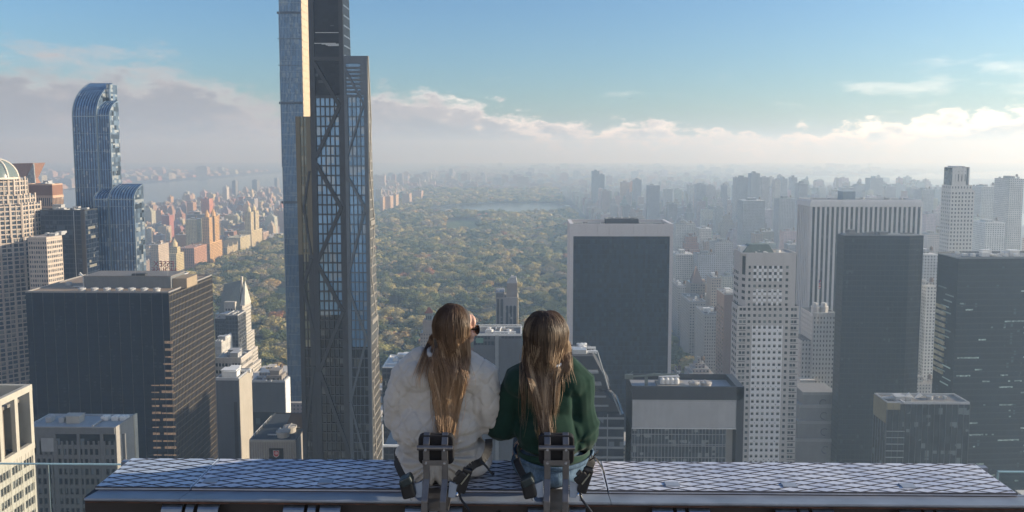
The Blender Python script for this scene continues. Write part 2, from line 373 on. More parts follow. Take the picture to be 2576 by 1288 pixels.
# north of the park, the Bronx, the far shore
blocks(-1300, 1800, 4830, 7000, hl, C_WEST+C_EAST, lot=(30,70), dens=.8, gap=18, pitch=100)
blocks(-1100, 4500, 7000, 10500, hl, C_WEST+C_EAST, lot=(60,130), dens=.45, gap=30, pitch=170)
blocks(-5200, -3050, 2600, 9000, lambda x, y: hl(x, y)*1.2, C_EAST+C_WEST, lot=(40,120), dens=.35, gap=40, pitch=190)
blocks(2150, 5200, 3000, 5400, hl, C_EAST, lot=(50,120), dens=.4, gap=40, pitch=170)
def inwater(x, y):
    for pts in (None,): pass
    return (1650 < x < 2100 and y < 5000) or (x > 1900 and 6000 + max(0, (x-2300))*.3 < y < 7000+(x-2300)*.55)
APTS[:] = [a for a in APTS if not (a['x'][1] > -760 and a['x'][1] < -600 and 1480 < a['y'][0] < 2200) and not inwater((a['x'][0]+a['x'][1])/2, a['y'][0])]
def apx(px0, px1, ytop, Y, dep, col, style=.1):
    """a block measured in the photograph: front left/right edge and roof line in pixels"""
    a, b = at(px0, ytop, Y), at(px1, ytop, Y); n = apt(a.x, b.x, Y, Y+dep, a.z, col, style); n['key'] = 1
    HEROBOX.append((Y, px0, px1, ytop)); return n
# blocks one can tell apart in the photograph
SIL = (.20,.21,.23); PALE = (.58,.57,.54); TAN = (.52,.42,.28); ORG = (.62,.36,.20)
for q in [(1490,1508,430,3300,40,SIL),(1508,1521,439,3300,40,SIL),(1562,1584,458,3000,30,(.5,.36,.26)),(1584,1596,459,3010,30,ORG),(1594,1614,452,2900,30,(.3,.3,.32)),(1630,1660,466,2300,30,(.3,.3,.33)),
    (1752,1776,463,2500,30,(.36,.36,.38)),(1778,1800,468,2600,30,(.45,.40,.36)),(1818,1830,466,2400,25,(.3,.3,.33)),(1852,1888,447,2200,35,(.38,.37,.37)),(1890,1912,436,2100,30,(.36,.36,.37)),(1916,1936,446,2150,30,(.40,.38,.38)),
    (1950,1964,452,2300,25,(.5,.44,.38)),(1966,1982,449,2350,25,(.34,.34,.36)),(2010,2032,462,1900,30,(.36,.36,.38)),(1990,2006,446,2500,25,(.34,.34,.36)),(2190,2222,448,2300,35,(.36,.35,.36)),(2120,2150,472,2200,30,(.33,.33,.35)),(2150,2176,468,2300,30,(.36,.36,.38)),(2254,2280,464,2500,30,(.38,.37,.37)),
    (2290,2312,470,2400,30,(.4,.38,.36)),(2318,2350,478,1700,35,(.42,.41,.40)),(2470,2516,470,1500,40,(.45,.43,.41)),(2516,2540,472,1550,30,PALE),(2540,2576,450,1250,40,(.50,.47,.44)),(2480,2530,560,1150,45,(.62,.61,.59)),
    (2325,2360,640,800,30,(.50,.50,.51)),(2330,2358,720,720,25,(.66,.65,.62)),
    (1700,1750,565,1500,40,(.56,.55,.52)),(1760,1790,575,1450,30,(.60,.58,.54)),(1700,1745,640,1180,34,(.60,.58,.54)),(1755,1800,640,1150,30,(.42,.44,.48)),(1798,1845,610,1250,36,(.42,.42,.43)),
    (1300,1330,445,4900,60,(.4,.33,.28)),(1335,1345,452,5200,40,(.5,.5,.5)),(1240,1262,447,5300,50,(.34,.34,.36)),(1130,1139,425,6200,50,(.3,.3,.32)),(1215,1222,440,5400,40,PALE),
    (583,592,455,3900,30,SIL),(634,646,453,4300,40,SIL),(690,697,448,4700,40,SIL),(505,526,500,2300,30,(.55,.25,.17)),(466,494,552,1700,28,(.62,.56,.36)),(470,520,540,1900,30,(.30,.28,.28)),
    (378,398,616,1350,40,(.50,.42,.34)),(560,570,470,3300,28,PALE),(610,640,500,3000,40,(.4,.38,.38)),(1960,2000,500,1700,35,(.35,.35,.37)),(1870,1925,505,1600,40,(.33,.34,.36))]: apx(*q)
# ------------------------------------------------------------ landmark helpers
def lattice(mb, x0, x1, y0, y1, z0, z1, nx, fh, vw, hw, proud=.35, faces='SEW', nyd=None, zoff=0.):
    """piers and spandrels standing proud of the glass core on the named faces"""
    ny = nyd or max(1, round((y1-y0)/((x1-x0)/nx)))
    nz = int((z1-z0-zoff)/fh); pv, ph = proud, proud*.72
    if 'S' in faces:
        for i in range(nx+1):
            x = x0+(x1-x0)*i/nx; a, b = max(x0, x-vw/2), min(x1, x+vw/2); mb.box(a, b, y0-pv, y0+.1, z0, z1)
        for k in range(nz+1):
            z = z0+zoff+k*fh; mb.box(x0+.02, x1-.02, y0-ph, y0+.1, z, min(z1-.02, z+hw))
    for f, xf, sg in (('E', x1, 1), ('W', x0, -1)):
        if f in faces:
            for i in range(ny+1):
                y = y0+(y1-y0)*i/ny; a, b = max(y0, y-vw/2), min(y1, y+vw/2); q = sorted((xf-.1*sg, xf+pv*sg)); mb.box(q[0], q[1], a, b, z0, z1)
            for k in range(nz+1):
                z = z0+zoff+k*fh; q = sorted((xf-.1*sg, xf+ph*sg)); mb.box(q[0], q[1], y0+.02, y1-.02, z, min(z1-.02, z+hw))
ROOFM = wall("roof_gravel", (.20,.19,.18), var=.35, scale=.3)
UNITM = wall("roof_unit_metal", (.42,.43,.44), rough=.6, var=.2, scale=.5)
DKM = wall("dark_metal", (.05,.055,.06), rough=.6, var=.2, scale=.5)
WHM = wall("white_paint", (.72,.72,.70), rough=.6, var=.1, scale=.5)
_units = {}
def unit_mesh(kind, m):
    if (kind, m.name) in _units: return _units[(kind, m.name)]
    b = MB()
    if kind == 'roof_unit':
        b.box(-1.5,1.5,-1,1,.25,2); b.box(-1.4,1.4,-.9,.9,0,.25)
        for cx in (-.7,.7): b.cyl((cx,0), .55, 2, 2.25, 10)
        for i in range(5): b.box(-1.3,1.3,-1.06,-1,.45+i*.3,.6+i*.3)
    elif kind == 'stair_bulkhead':
        b.box(-3,3,-2.2,2.2,0,3.2); b.box(-3.3,3.3,-2.5,2.5,3.2,3.5); b.box(-.6,.6,-2.3,-2.2,.1,2.2)
    elif kind == 'cooling_fan':
        b.cyl((0,0),1.5,0,1.1,16); b.cyl((0,0),1.75,1.1,1.5,16); b.cyl((0,0),1.3,1.5,1.62,16); b.box(-1.6,1.6,-.1,.1,1.5,1.75); b.box(-.1,.1,-1.6,1.6,1.5,1.76)
    elif kind == 'water_tank':
        for sx in (-1,1):
            for sy in (-1,1): b.box(sx*1.3-.12,sx*1.3+.12,sy*1.3-.12,sy*1.3+.12,0,3)
        b.box(-1.6,1.6,-1.6,1.6,3,3.2); b.cyl((0,0),1.7,3.2,6.4,14); b.cyl((0,0),1.85,6.4,7.8,14,.05)
    elif kind == 'antenna':
        b.tube([(0,0,0),(0,0,9)], .1, 6); b.box(-.8,.8,-.05,.05,6.5,6.6); b.box(-.5,.5,-.05,.05,7.8,7.9); b.box(-.3,.3,-.3,.3,0,.4)
    elif kind == 'duct':
        b.box(-5,5,-.5,.5,.5,1.3); 
        for i in range(-4,5,2): b.box(i-.1,i+.1,-.5,.5,0,.5)
        b.box(5,6,-.5,.5,0,1.3)
    o = b.build(kind, m); me = o.data; bpy.data.objects.remove(o); _units[(kind, m.name)] = me; return me
def unit(kind, parent, loc, m=None, rz=0, sc=1.):
    o = bpy.data.objects.new(kind, unit_mesh(kind, m or UNITM)); COL.objects.link(o); o.parent = parent; o.location = loc; o.rotation_euler.z = rz; o.scale = (sc,)*3; return o
def clutter(root, x0, x1, y0, y1, z, n, seed, kinds=('roof_unit','roof_unit','stair_bulkhead','duct','cooling_fan'), m=None):
    r_ = random.Random(seed)
    for i in range(int(n*1.9)):
        unit(r_.choice(kinds), root, (r_.uniform(x0+4,x1-4), r_.uniform(y0+3,y1-3), z), m, r_.choice((0, math.pi/2)), r_.uniform(.45,1.15))
def parapet(mb, x0, x1, y0, y1, z, h=1.2, t_=.5):
    mb.box(x0,x1,y0,y0+t_,z,z+h); mb.box(x0,x1,y1-t_,y1,z,z+h); mb.box(x0,x0+t_,y0+t_,y1-t_,z,z+h); mb.box(x1-t_,x1,y0+t_,y1-t_,z,z+h)
class Tower:
    """slab tower from its photographed front edges; x0,x1,z in the tower's own frame (origin: base centre of the front face)"""
    def __init__(s, name, label, px0, px1, ytop, Y, depth, cat='skyscraper', z0=0., group=None):
        a, b = at(px0, ytop, Y), at(px1, ytop, Y)
        s.cx, s.Y = (a.x+b.x)/2, Y; s.root = empty(name, (s.cx, Y, 0), label, cat, group)
        s.x0, s.x1, s.d, s.z = a.x-s.cx, b.x-s.cx, depth, (a.z+b.z)/2; s.z0 = z0; HEROBOX.append((Y, px0, px1, ytop))
    def X(s, px, Y=None): return at(px, 500, Y or s.Y).x-s.cx
    def Z(s, y, Y=None): return at(1300, y, Y or s.Y).z
    def core(s, mat, name='glazing', top=None, x0=None, x1=None, y0=0, d=None, z0=None):
        b = MB(); b.box(s.x0 if x0 is None else x0, s.x1 if x1 is None else x1, y0, y0+(d or s.d), s.z0 if z0 is None else z0, top or s.z); return b.build(name, mat, s.root)
    def frame(s, mat, nx, fh, vw, hw, proud=.35, faces='SEW', name='facade_frame', z0=None, z1=None, x0=None, x1=None, y0=0, y1=None, nyd=None):
        b = MB(); lattice(b, s.x0 if x0 is None else x0, s.x1 if x1 is None else x1, y0, s.d if y1 is None else y1, s.z0 if z0 is None else z0, s.z if z1 is None else z1, nx, fh, vw, hw, proud, faces, nyd); return b.build(name, mat, s.root)
    def roof(s, mat=None, par=None, h=1.2, n=4, seed=1, z=None, x0=None, x1=None, y0=0, y1=None, kinds=('roof_unit','stair_bulkhead','duct','cooling_fan'), um=None, t_=.6):
        z = z or s.z; x0 = s.x0 if x0 is None else x0; x1 = s.x1 if x1 is None else x1; y1 = s.d if y1 is None else y1
        b = MB(); b.box(x0+t_,x1-t_,y0+t_,y1-t_,z,z+.15); r_ = b.build('roof', mat or ROOFM, s.root)
        b = MB(); parapet(b, x0,x1,y0,y1,z,h,t_); b.build('parapet', par or UNITM, s.root)
        clutter(s.root, x0+t_,x1-t_,y0+t_,y1-t_,z+.15,n,seed,kinds,um)
    def slab(s, name, mat, x0, x1, y0, y1, z0, z1):
        b = MB(); b.box(x0,x1,y0,y1,z0,z1); return b.build(name, mat, s.root)
HAZE = .00029
TANKM = wall("tank_wood", (.16,.11,.08), scale=.6)
S.view_settings.exposure = 0.68
# ============================================================ LANDMARKS, LEFT SIDE
STONE_L = wall("pale_pink_stone", (.50,.43,.37), var=.12, scale=.1)
def octo(R_, ax=1., n=8): return [(R_*math.cos(R(22.5+45*i))*ax, R_*math.sin(R(22.5+45*i))) for i in range(8)]
# --- domed tower at the left edge
def domed_tower():
    Yc = 556.; c = at(-12, 450, Yc); root = empty('domed_skyscraper', (c.x, Yc, 0), "pale stone tower topped by a pale ribbed dome, at the west edge", 'skyscraper')
    HEROBOX.append((530, -120, 82, 410)); k = Yc/FPX
    zt = lambda y: at(0, y, Yc).z
    G = glass("domed_glass", (.05,.065,.085), 1.7, 3.3, .45, (.34,.33,.31), off=(0,0,0))
    tiers = [(1300, 640, 92), (640, 596, 92), (596, 512, 88), (512, 491, 78), (491, 449, 64)]
    core, fr = MB(), MB()
    for i, (yb, yt, rpx) in enumerate(tiers):
        Rr = rpx*k/math.cos(R(22.5)); z0, z1 = (0 if i == 0 else zt(yb)), zt(yt); o8 = octo(Rr); core.prism(o8, z0, z1)
        for e in range(8):
            p, q = Vector((*o8[e], 0)), Vector((*o8[(e+1) % 8], 0)); mid = (p+q)/2
            if mid.y > Rr*.5: continue
            n = mid.normalized(); L = (q-p).length; nb = max(3, round(L/3.4)); t_ = (q-p).normalized()
            for j in range(nb+1):
                b_ = p+(q-p)*(j/nb)+n*.25; a_ = b_+Vector((0,0,z1+1.5 if j % 2 == 0 else z1)); b_ = b_+Vector((0,0,z0)); fr.bar(b_, a_, 1.25 if j % 2 == 0 else .55, .9 if j % 2 == 0 else .55, up=(n.x,n.y,0))
            kz = z0
            while kz < z1: fr.bar(p+n*.12+Vector((0,0,kz+.45)), q+n*.12+Vector((0,0,kz+.45)), .5, .9); kz += 3.3
        core.prism(octo(Rr+.2), z1-.1, z1+.25)
    core.build('glazing', G, root); fr.build('facade_frame', STONE_L, root)
    # dome
    rD = 50*k; zb = zt(449); dc = Vector((14*k, -6, 0)); db = MB(); n, mrow = 24, 8
    for i in range(mrow+1):
        a = i/mrow*math.pi/2
        for j in range(n): db.v.append((dc.x+rD*math.cos(a)*math.cos(2*math.pi*j/n), dc.y+rD*math.cos(a)*math.sin(2*math.pi*j/n), zb+rD*1.0*math.sin(a)))
    for i in range(mrow):
        for j in range(n): db.f.append((i*n+j, i*n+(j+1) % n, (i+1)*n+(j+1) % n, (i+1)*n+j))
    dome = db.build('dome', wall("dome_green_glass", (.16,.20,.20), rough=.25, scale=.3), root, smooth=True)
    rb = MB()
    for j in range(8):
        a0 = j*math.pi/4+R(22.5)
        rb.tube([(dc.x+(rD+.2)*math.cos(a)*math.cos(a0), dc.y+(rD+.2)*math.cos(a)*math.sin(a0), zb+(rD+.2)*math.sin(a)) for a in [i*math.pi/2/12 for i in range(13)]], .75, 6)
    rb.tube([(dc.x+(rD+.3)*math.cos(a), dc.y+(rD+.3)*math.sin(a), zb+.4) for a in [i*2*math.pi/24 for i in range(25)]], .9, 6)
    rb.tube([(dc.x,dc.y,zb+rD),(dc.x,dc.y,zb+rD+3.6)], [.9,.5], 8); rb.build('dome_rib', wall("dome_rib_cream", (.66,.62,.54), scale=.4), dome)
    # lower eastern wing with a chamfered corner
    r2 = empty('office_tower', (c.x, 520, 0), "cream banded wing with chamfered sunny corner beside the domed tower", 'skyscraper')
    xx = lambda px, Y=520: at(px, 500, Y).x-c.x; z1 = at(0, 602, 520).z; HEROBOX.append((520, 66, 152, 600))
    poly = [(xx(66),0),(xx(112),0),(xx(150,532),12),(xx(146,552),32),(xx(66),32)]; b = MB(); b.prism(poly, 0, z1); b.build('glazing', G, r2)
    f = MB(); zz = 0
    off = [(xx(66),-.4),(xx(112)+.15,-.4),(xx(150,532)+.4,11.8),(xx(146,552)+.4,32),(xx(66),32)]
    while zz < z1: f.prism(off, zz, zz+1.45); zz += 3.3
    f.prism(off, z1, z1+1.5)
    for (a_, q) in (((xx(66),0),(xx(112),0)), ((xx(112),0),(xx(150,532),12))):
        p, q = Vector((*a_,0)), Vector((*q,0))
        for j in range(9): s_ = p+(q-p)*j/8; f.bar(s_, s_+Vector((0,0,z1)), .5, .5, up=((q-p).y,-(q-p).x,0))
    f.build('facade_frame', STONE_L, r2); clutter(r2, xx(70), xx(130), 4, 30, z1+1.5, 5, 3)
domed_tower()
# --- brown stone block and copper prism behind it
T = Tower('office_tower', "brown granite office block with two lit cream bands behind the domed tower", 60, 131, 466, 700, 16); 
T.core(wall("brown_granite", (.24,.13,.09), scale=.06), name='wall'); BR = wall("band_cream", (.52,.36,.26), scale=.1)
for n_, (ya, yb) in enumerate(((499,493),(525,520))): T.slab('band', BR, T.x0-.4, T.x1+.4, -.5, 16.4, T.Z(ya), T.Z(yb))
g_ = glass("brown_glass", (.06,.05,.05), 2.2, 10, .3); T.slab('window_band', g_, T.x0-.2, T.x1+.2, -.25, 16.2, T.Z(520), T.Z(499)); T.slab('lower_wall', wall("green_grey_panel", (.17,.19,.17)), T.x0+1, T.x1-1, -.15, 16, 0, T.Z(526))
b = MB(); lattice(b, T.x0, T.x1, 0, 16, T.Z(520), T.Z(499), 14, 50, .6, .1, .45); b.build('pier', BR, T.root); T.roof(n=4, seed=9, par=BR)
r_ = empty('office_tower', (at(60,450,820).x, 820, 0), "copper-roofed tower with sloping top and glass corner, half hidden by the dome", 'skyscraper')
z1, z2 = at(60,410,820).z, at(60,450,820).z; b = MB(); xa, xb = -26, at(84,450,820).x-at(60,450,820).x; HEROBOX.append((820,20,84,412))
b.prism([(xa,0),(xb,0),(xb,22),(xa,22)], 0, at(60,470,820).z); b.build('wall', wall("brick_dull", (.22,.15,.12), scale=.1), r_)
zb_ = at(60,470,820).z; b = MB(); b.add([(xa,0,zb_),(xb-4,0,zb_),(xb-9,0,z2),(xb,0,z1),(xa,0,z1-1),(xa,22,zb_),(xb-4,22,zb_),(xb-9,22,z2),(xb,22,z1),(xa,22,z1-1)],[(0,1,2,3,4),(9,8,7,6,5),(0,5,6,1),(1,6,7,2),(2,7,8,3),(3,8,9,4),(4,9,5,0)]); b.build('roof', wall("copper_roof", (.30,.17,.12), rough=.6, scale=.2), r_)
b = MB(); b.add([(xb-4,.4,zb_),(xb+1.5,.4,zb_),(xb+.5,.4,z1),(xb-8.6,.4,z2),(xb-4,2,zb_),(xb+1.5,2,zb_),(xb+.5,2,z1),(xb-8.6,2,z2)],[(0,1,2,3),(7,6,5,4),(1,5,6,2),(0,3,7,4),(0,4,5,1),(2,6,7,3)]); b.build('glass_corner', glass("corner_glass", (.25,.27,.28), 1.5, 1.5, .2), r_)
# --- black slab left of the curved tower
T = Tower('office_tower', "dark blue-black glass tower with bright centre seam left of the curved tower", 101, 213, 531, 560, 17)
T.core(glass("navy_glass", (.010,.018,.036), 3.0, 3.6, .10, (.07,.09,.12), off=(T.x0,0,0), rough=.25, spec=.2)); T.frame(wall("navy_frame", (.03,.04,.06), rough=.5), 10, 3.6, .35, .7, .15)
T.slab('seam', wall("seam_metal", (.35,.38,.42), rough=.4, metal=.5), T.X(183), T.X(184.6), -.35, 0, 0, T.z); T.slab('corner_pier', wall("bronze_pier", (.07,.06,.055)), T.X(202), T.X(211), -.45, .2, 0, T.z+1)
r_ = random.Random(4)
wb = MB()
for k_ in range(26):
    z = T.z-14-k_*3.6
    if r_.random() < .6: wb.box(T.x1-.02, T.x1+.25, 3+r_.choice((0,3.5,7)), 5.5+r_.choice((0,3.5,7)), z, z+2)
wb.build('pane', wall("lit_window_pale", (.2,.2,.18)), T.root); T.roof(DKM, DKM, 1.0, 7, 5)  # lit windows, their brightness painted as a pale pane colour
# --- the curved blue tower
def curved_tower():
    Y0 = 593.; c = at(245, 400, Y0); zz = lambda y, Y=Y0: at(245, y, Y).z; xx = lambda px, Y=Y0: at(px, 400, Y).x-c.x
    root = empty('curved_skyscraper', (c.x, Y0, 0), "tall striped blue glass tower whose top curves back like a wave", 'skyscraper'); HEROBOX.extend([(Y0,187,302,225),(Y0-12,232,357,468)])
    GD = glass("curved_blue_dark", (.020,.055,.14), 1.63, 3.4, .06, (.14,.2,.28), rough=.2, metal=.35, spec=.6, var=.35, tilt=.05)
    GL = glass("curved_blue_light", (.10,.19,.33), 1.63, 3.4, .12, (.32,.38,.45), rough=.3, metal=.35, var=.5, tilt=.05)
    SIDE = glass("curved_mosaic", (.10,.14,.19), 3.2, 3.6, .30, (.42,.45,.46), rough=.25, metal=.35, var=1.5, tilt=.05)
    def curve(zs, rad, dmax, n=10):       # outline in (y,z): vertical face, then a quarter ellipse back to (dmax, zs+rad)
        return [(0,0)]+[(dmax*(1-math.cos(a))/(1-math.cos(1.05)), zs+rad*math.sin(a)/math.sin(1.05)) for a in [i/n*1.05 for i in range(n+1)]]
    def shell(name, xa, xb, y0, zs, rad, dep, nst):
        pr = curve(zs, rad, dep*.98); end = pr[-1]; full = pr+[(dep, end[1]+.4), (dep, 0)]
        b = MB(); b.sweepx([(y+y0, z) for y, z in full], xa, xb); s_ = b.build(name, GD, root)
        w_ = (xb-xa)/nst; sb = MB()
        for i in range(nst):
            x = xa+(i+.28)*w_
            for j in range(len(pr)-1):
                (ya, za), (yb, zb) = pr[j], pr[j+1]
                sb.add([(x,ya+y0-.12,za),(x+w_*.44,ya+y0-.12,za),(x+w_*.44,yb+y0-.12,zb+.1),(x,yb+y0-.12,zb+.1),(x,ya+y0+.1,za-.1),(x+w_*.44,ya+y0+.1,za-.1),(x+w_*.44,yb+y0+.1,zb-.1),(x,yb+y0+.1,zb-.1)],[(0,1,2,3),(0,4,5,1),(1,5,6,2),(2,6,7,3),(3,7,4,0)])
        sb.build('glass_stripe', GL, s_)
        fb = MB(); z = 8
        while z < zs: fb.box(xa, xb, y0-.2, y0, z, z+.22); z += 14
        fb.box(xa,xb,y0-.25,y0,zs-.5,zs+.1)
        for x in (xa, xb):
            for j in range(len(pr)-1): fb.bar((x, pr[j][0]+y0, pr[j][1]), (x, pr[j+1][0]+y0, pr[j+1][1]), .5, .6, up=(1,0,0))
        fb.build('trim', wall("blue_grey_trim", (.25,.32,.38), rough=.4, metal=.4), s_)
        sd_ = MB(); q = [(y+y0, z) for y, z in full]; sd_.sweepx(q[:1]+q[1:], xb, xb+.25); sd_.build('side_wall', SIDE, root)
        return s_
    shell('tower_shaft', xx(187), xx(247), 0, zz(292), zz(210, Y0+24)-zz(292), 26, 9)
    shell('inner_shaft', xx(247)+.3, xx(279), .5, zz(290), zz(254, Y0+13)-zz(290), 13.5, 5)
    b = MB(); b.box(xx(250), xx(302,Y0+26), 14.2, 26, 0, zz(213, Y0+20)); b.build('east_shaft', SIDE, root)
    Yl = Y0-14
    shell('lower_shaft', xx(232,Yl), xx(268,Yl), -14, zz(501,Yl), zz(478,Yl+10)-zz(501,Yl), 11, 5)
    shell('lower_shaft', xx(268,Yl)+.3, xx(333,Yl), -14, zz(501,Yl), zz(464,Yl+13)-zz(501,Yl), 14.5, 9)
curved_tower()
# --- big black office slab with bronze side
T = Tower('office_tower', "broad black glass office slab with white roof fans and bronze-gridded sunny side", 64, 424, 737, 418, 59); T.roofz = T.z
r_ = random.Random(8)
T.core(glass("slab_black", (.006,.012,.024), 1.45, 3.75, .03, (.03,.04,.055), rough=.3, spec=.18, off=(T.x0,0,0), tilt=.01)); b = MB()
for i in range(14):
    x = T.x0+(T.x1-T.x0)*(i+.6)/13.2
    if i < 13:
        for dx in (0,): b.box(x+dx-.09, x+dx+.09, -.3, 0, 0, T.z)
b.build('mullion', wall("slab_mullion", (.075,.08,.09), rough=.5), T.root)
b = MB(); z = 2
while z < T.z: b.box(T.x0+.1, T.x1-.1, -.12, 0, z, z+.8); z += 3.75
b.build('spandrel', wall("slab_spandrel", (.008,.014,.026), rough=.7, spec=.15), T.root)
b = MB(); lattice(b, T.x0, T.x1-.01, 0, T.d, 0, T.z, 10, 3.75, .26, .42, .3, 'E', 32); b.build('side_frame', wall("bronze_frame", (.18,.15,.11), rough=.55, metal=.2), T.root)
lo = MB()                                     # lit office ceilings seen through the corner panes
for k_ in range(17):
    z = T.Z(868)-k_*4.05; xa = T.X(402-r_.uniform(0,6)); 
    if k_ > 5: xa = T.X(392-r_.uniform(0,8))
    lo.box(xa, T.X(421), -.16, .02, z, z+r_.uniform(.7,1.5))
    if k_ > 5: lo.box(T.X(362), T.X(385-r_.uniform(0,8)), -.16, .02, z, z+r_.uniform(.5,1.3))
om, t, p = mat_new("office_ceiling_light"); c = t.new('ShaderNodeTexCoord').outputs['Object']; n = t.noise(c, .9, 4)
t.put(p.inputs['Base Color'], t.mix(n, (.10,.07,.05,1), (.30,.23,.16,1))); p.inputs['Emission Color'].default_value = (1,.62,.34,1); t.put(p.inputs['Emission Strength'], t.lin(n, .3, .75, .0, .2))
lo.build('lit_pane', om, T.root)
b = MB(); lattice(b, T.x0, T.x1, 0, T.d, T.Z(870)-75, T.Z(868)+3, 78, 200, .22, .1, .26, 'S'); 
T.roof(wall("tan_gravel", (.30,.23,.17), var=.2, scale=.1), wall("slab_parapet", (.26,.25,.24)), .9, 3, 2)
z = T.z; T.slab('penthouse', wall("penthouse_grey", (.16,.17,.18), scale=.2), T.X(165), T.X(392), 14, 32, z, z+6.8); T.slab('penthouse_roof', ROOFM, T.X(165)-.4, T.X(392)+.4, 13.6, 32.4, z+6.8, z+7.4)
T.slab('stair_house', wall("tan_wall", (.34,.27,.19)), T.X(392)+.2, T.X(430), 16, 30, z, z+5.6); T.slab('duct', DKM, T.X(290), T.X(325), 14, 17, z+7.4, z+8.6)
for i in range(7): unit('cooling_fan', T.root, (T.X(184)+i*7.1, 4.5, z+.15), UNITM, 0, 1.2)
for px in (175, 300, 385): unit('antenna', T.root, (T.X(px), 14, z+7.2), UNITM, .3, .55)
b = MB(); b.tube([(0,0,0),(0,0,7)], .35, 8); b.bar((-2.5,0,8),(2.2,0,5.6), .5, .5); b.tube([(0,0,7),(-1.8,0,9)], .25, 6); o_ = b.build('davit_crane', WHM, T.root); o_.location = (T.X(158), 16, z)
# --- lower-left building under it
T = Tower('office_building', "grey brick building with flat cluttered roof below the black slab", 62, 289, 1080, 280, 15, cat='building')
T.core(glass("lowleft_glass", (.02,.03,.04), 1.9, 3.9, .25, (.18,.22,.25), off=(T.x0,0,0))); GB = wall("grey_brick", (.16,.165,.17), scale=.5)
T.frame(GB, 17, 3.9, .75, 1.5, .5, 'S', z1=T.Z(1116)); T.slab('upper_wall', GB, T.x0, T.X(108), -.5, .2, T.Z(1150), T.z+.9); T.slab('cornice', GB, T.X(108), T.x1, -.45, .2, T.Z(1098), T.z+.9)
for px in (108, 170, 230, 287): T.slab('pier', GB, T.X(px)-.5, T.X(px)+.6, -.55, .2, 0, T.Z(1096))
T.slab('blank_panel', wall("pale_panel", (.30,.31,.32), scale=.4), T.X(75), T.X(107), -.7, -.4, T.Z(1142), T.Z(1108))
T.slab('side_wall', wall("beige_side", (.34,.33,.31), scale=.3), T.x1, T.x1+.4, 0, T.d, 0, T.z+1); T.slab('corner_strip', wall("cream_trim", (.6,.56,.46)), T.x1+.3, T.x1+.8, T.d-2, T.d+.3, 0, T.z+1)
T.roof(wall("pale_roof", (.33,.35,.37), var=.3, scale=.5), UNITM, .7, 3, 4, kinds=('roof_unit','duct'))
unit('stair_bulkhead', T.root, (T.X(133), 7.5, T.z+.15), wall("beige_unit", (.42,.40,.36)), 0, .85)
for px in (200,208,228,236,250,258): unit('roof_unit', T.root, (T.X(px), 10, T.z+.15), WHM, math.pi/2, .8)
# --- cream fin building, bottom-left corner: its sunny east wall runs towards the park
Yn = 182.; cA = at(75, 967, Yn); XE = cA.x; ZR = cA.z; r_ = empty('office_building', (XE, Yn, 0), "cream stone building with tall open roof frame in the bottom west corner", 'building')
CR = wall("cream_fins", (.42,.40,.345), scale=.4); HEROBOX.append((Yn, -200, 75, 968)); G = glass("cornerb_glass", (.02,.03,.04), 1.05, 3.4, .2, (.2,.22,.22)); dY, dX = 90., 60.
zt_ = ZR-16.2
b = MB(); b.box(-dX, 0, -dY, 0, 0, zt_); b.build('glazing', G, r_); b = MB(); n = int(dY/1.05)
for i in range(n):
    y = -i*1.05; b.box(-.05, .32, y-(.62 if i % 4 == 0 else .16), y, 0, zt_)
z = zt_
while z > 20: b.box(-.05, .24, -dY, -.01, z-1.5, z); z -= 3.4
b.box(-dX, -.05, -.1, .3, 0, zt_); b.box(-dX, -.06, -dY-.3, -dY+.1, 0, zt_); b.build('facade_frame', CR, r_)
b = MB(); b.box(-.8, .34, -dY, .3, zt_, zt_+1.6); b.box(-.8, .34, -dY, .3, ZR-1.6, ZR); b.box(-dX, -.8, -.8, .3, zt_, ZR); b.box(-dX, -.8, -dY, -dY+1, zt_, ZR); b.build('roof_beam', CR, r_)
b = MB(); [b.box(-.8, .30, -y-1.1, -y, zt_+1.6, ZR-1.6) for y in (-.3, 5.2, 10.7, 16.2, 21.7, 27.2, 32.7, 38.2, 50, 62, 74)]; b.build('roof_pier', CR, r_)
b = MB(); b.box(-2.2, -1.4, -dY, -8, zt_, ZR-3); b.build('inner_wall', wall("fin_bronze", (.20,.17,.14)), r_); b = MB(); b.box(-dX, -2.2, -dY+1, -.8, ZR-4.2, ZR-3.4); b.build('roof_deck', ROOFM, r_)
for q in range(6): unit('roof_unit', r_, (-6-q*3.5, -6-q*4, ZR-3.4))
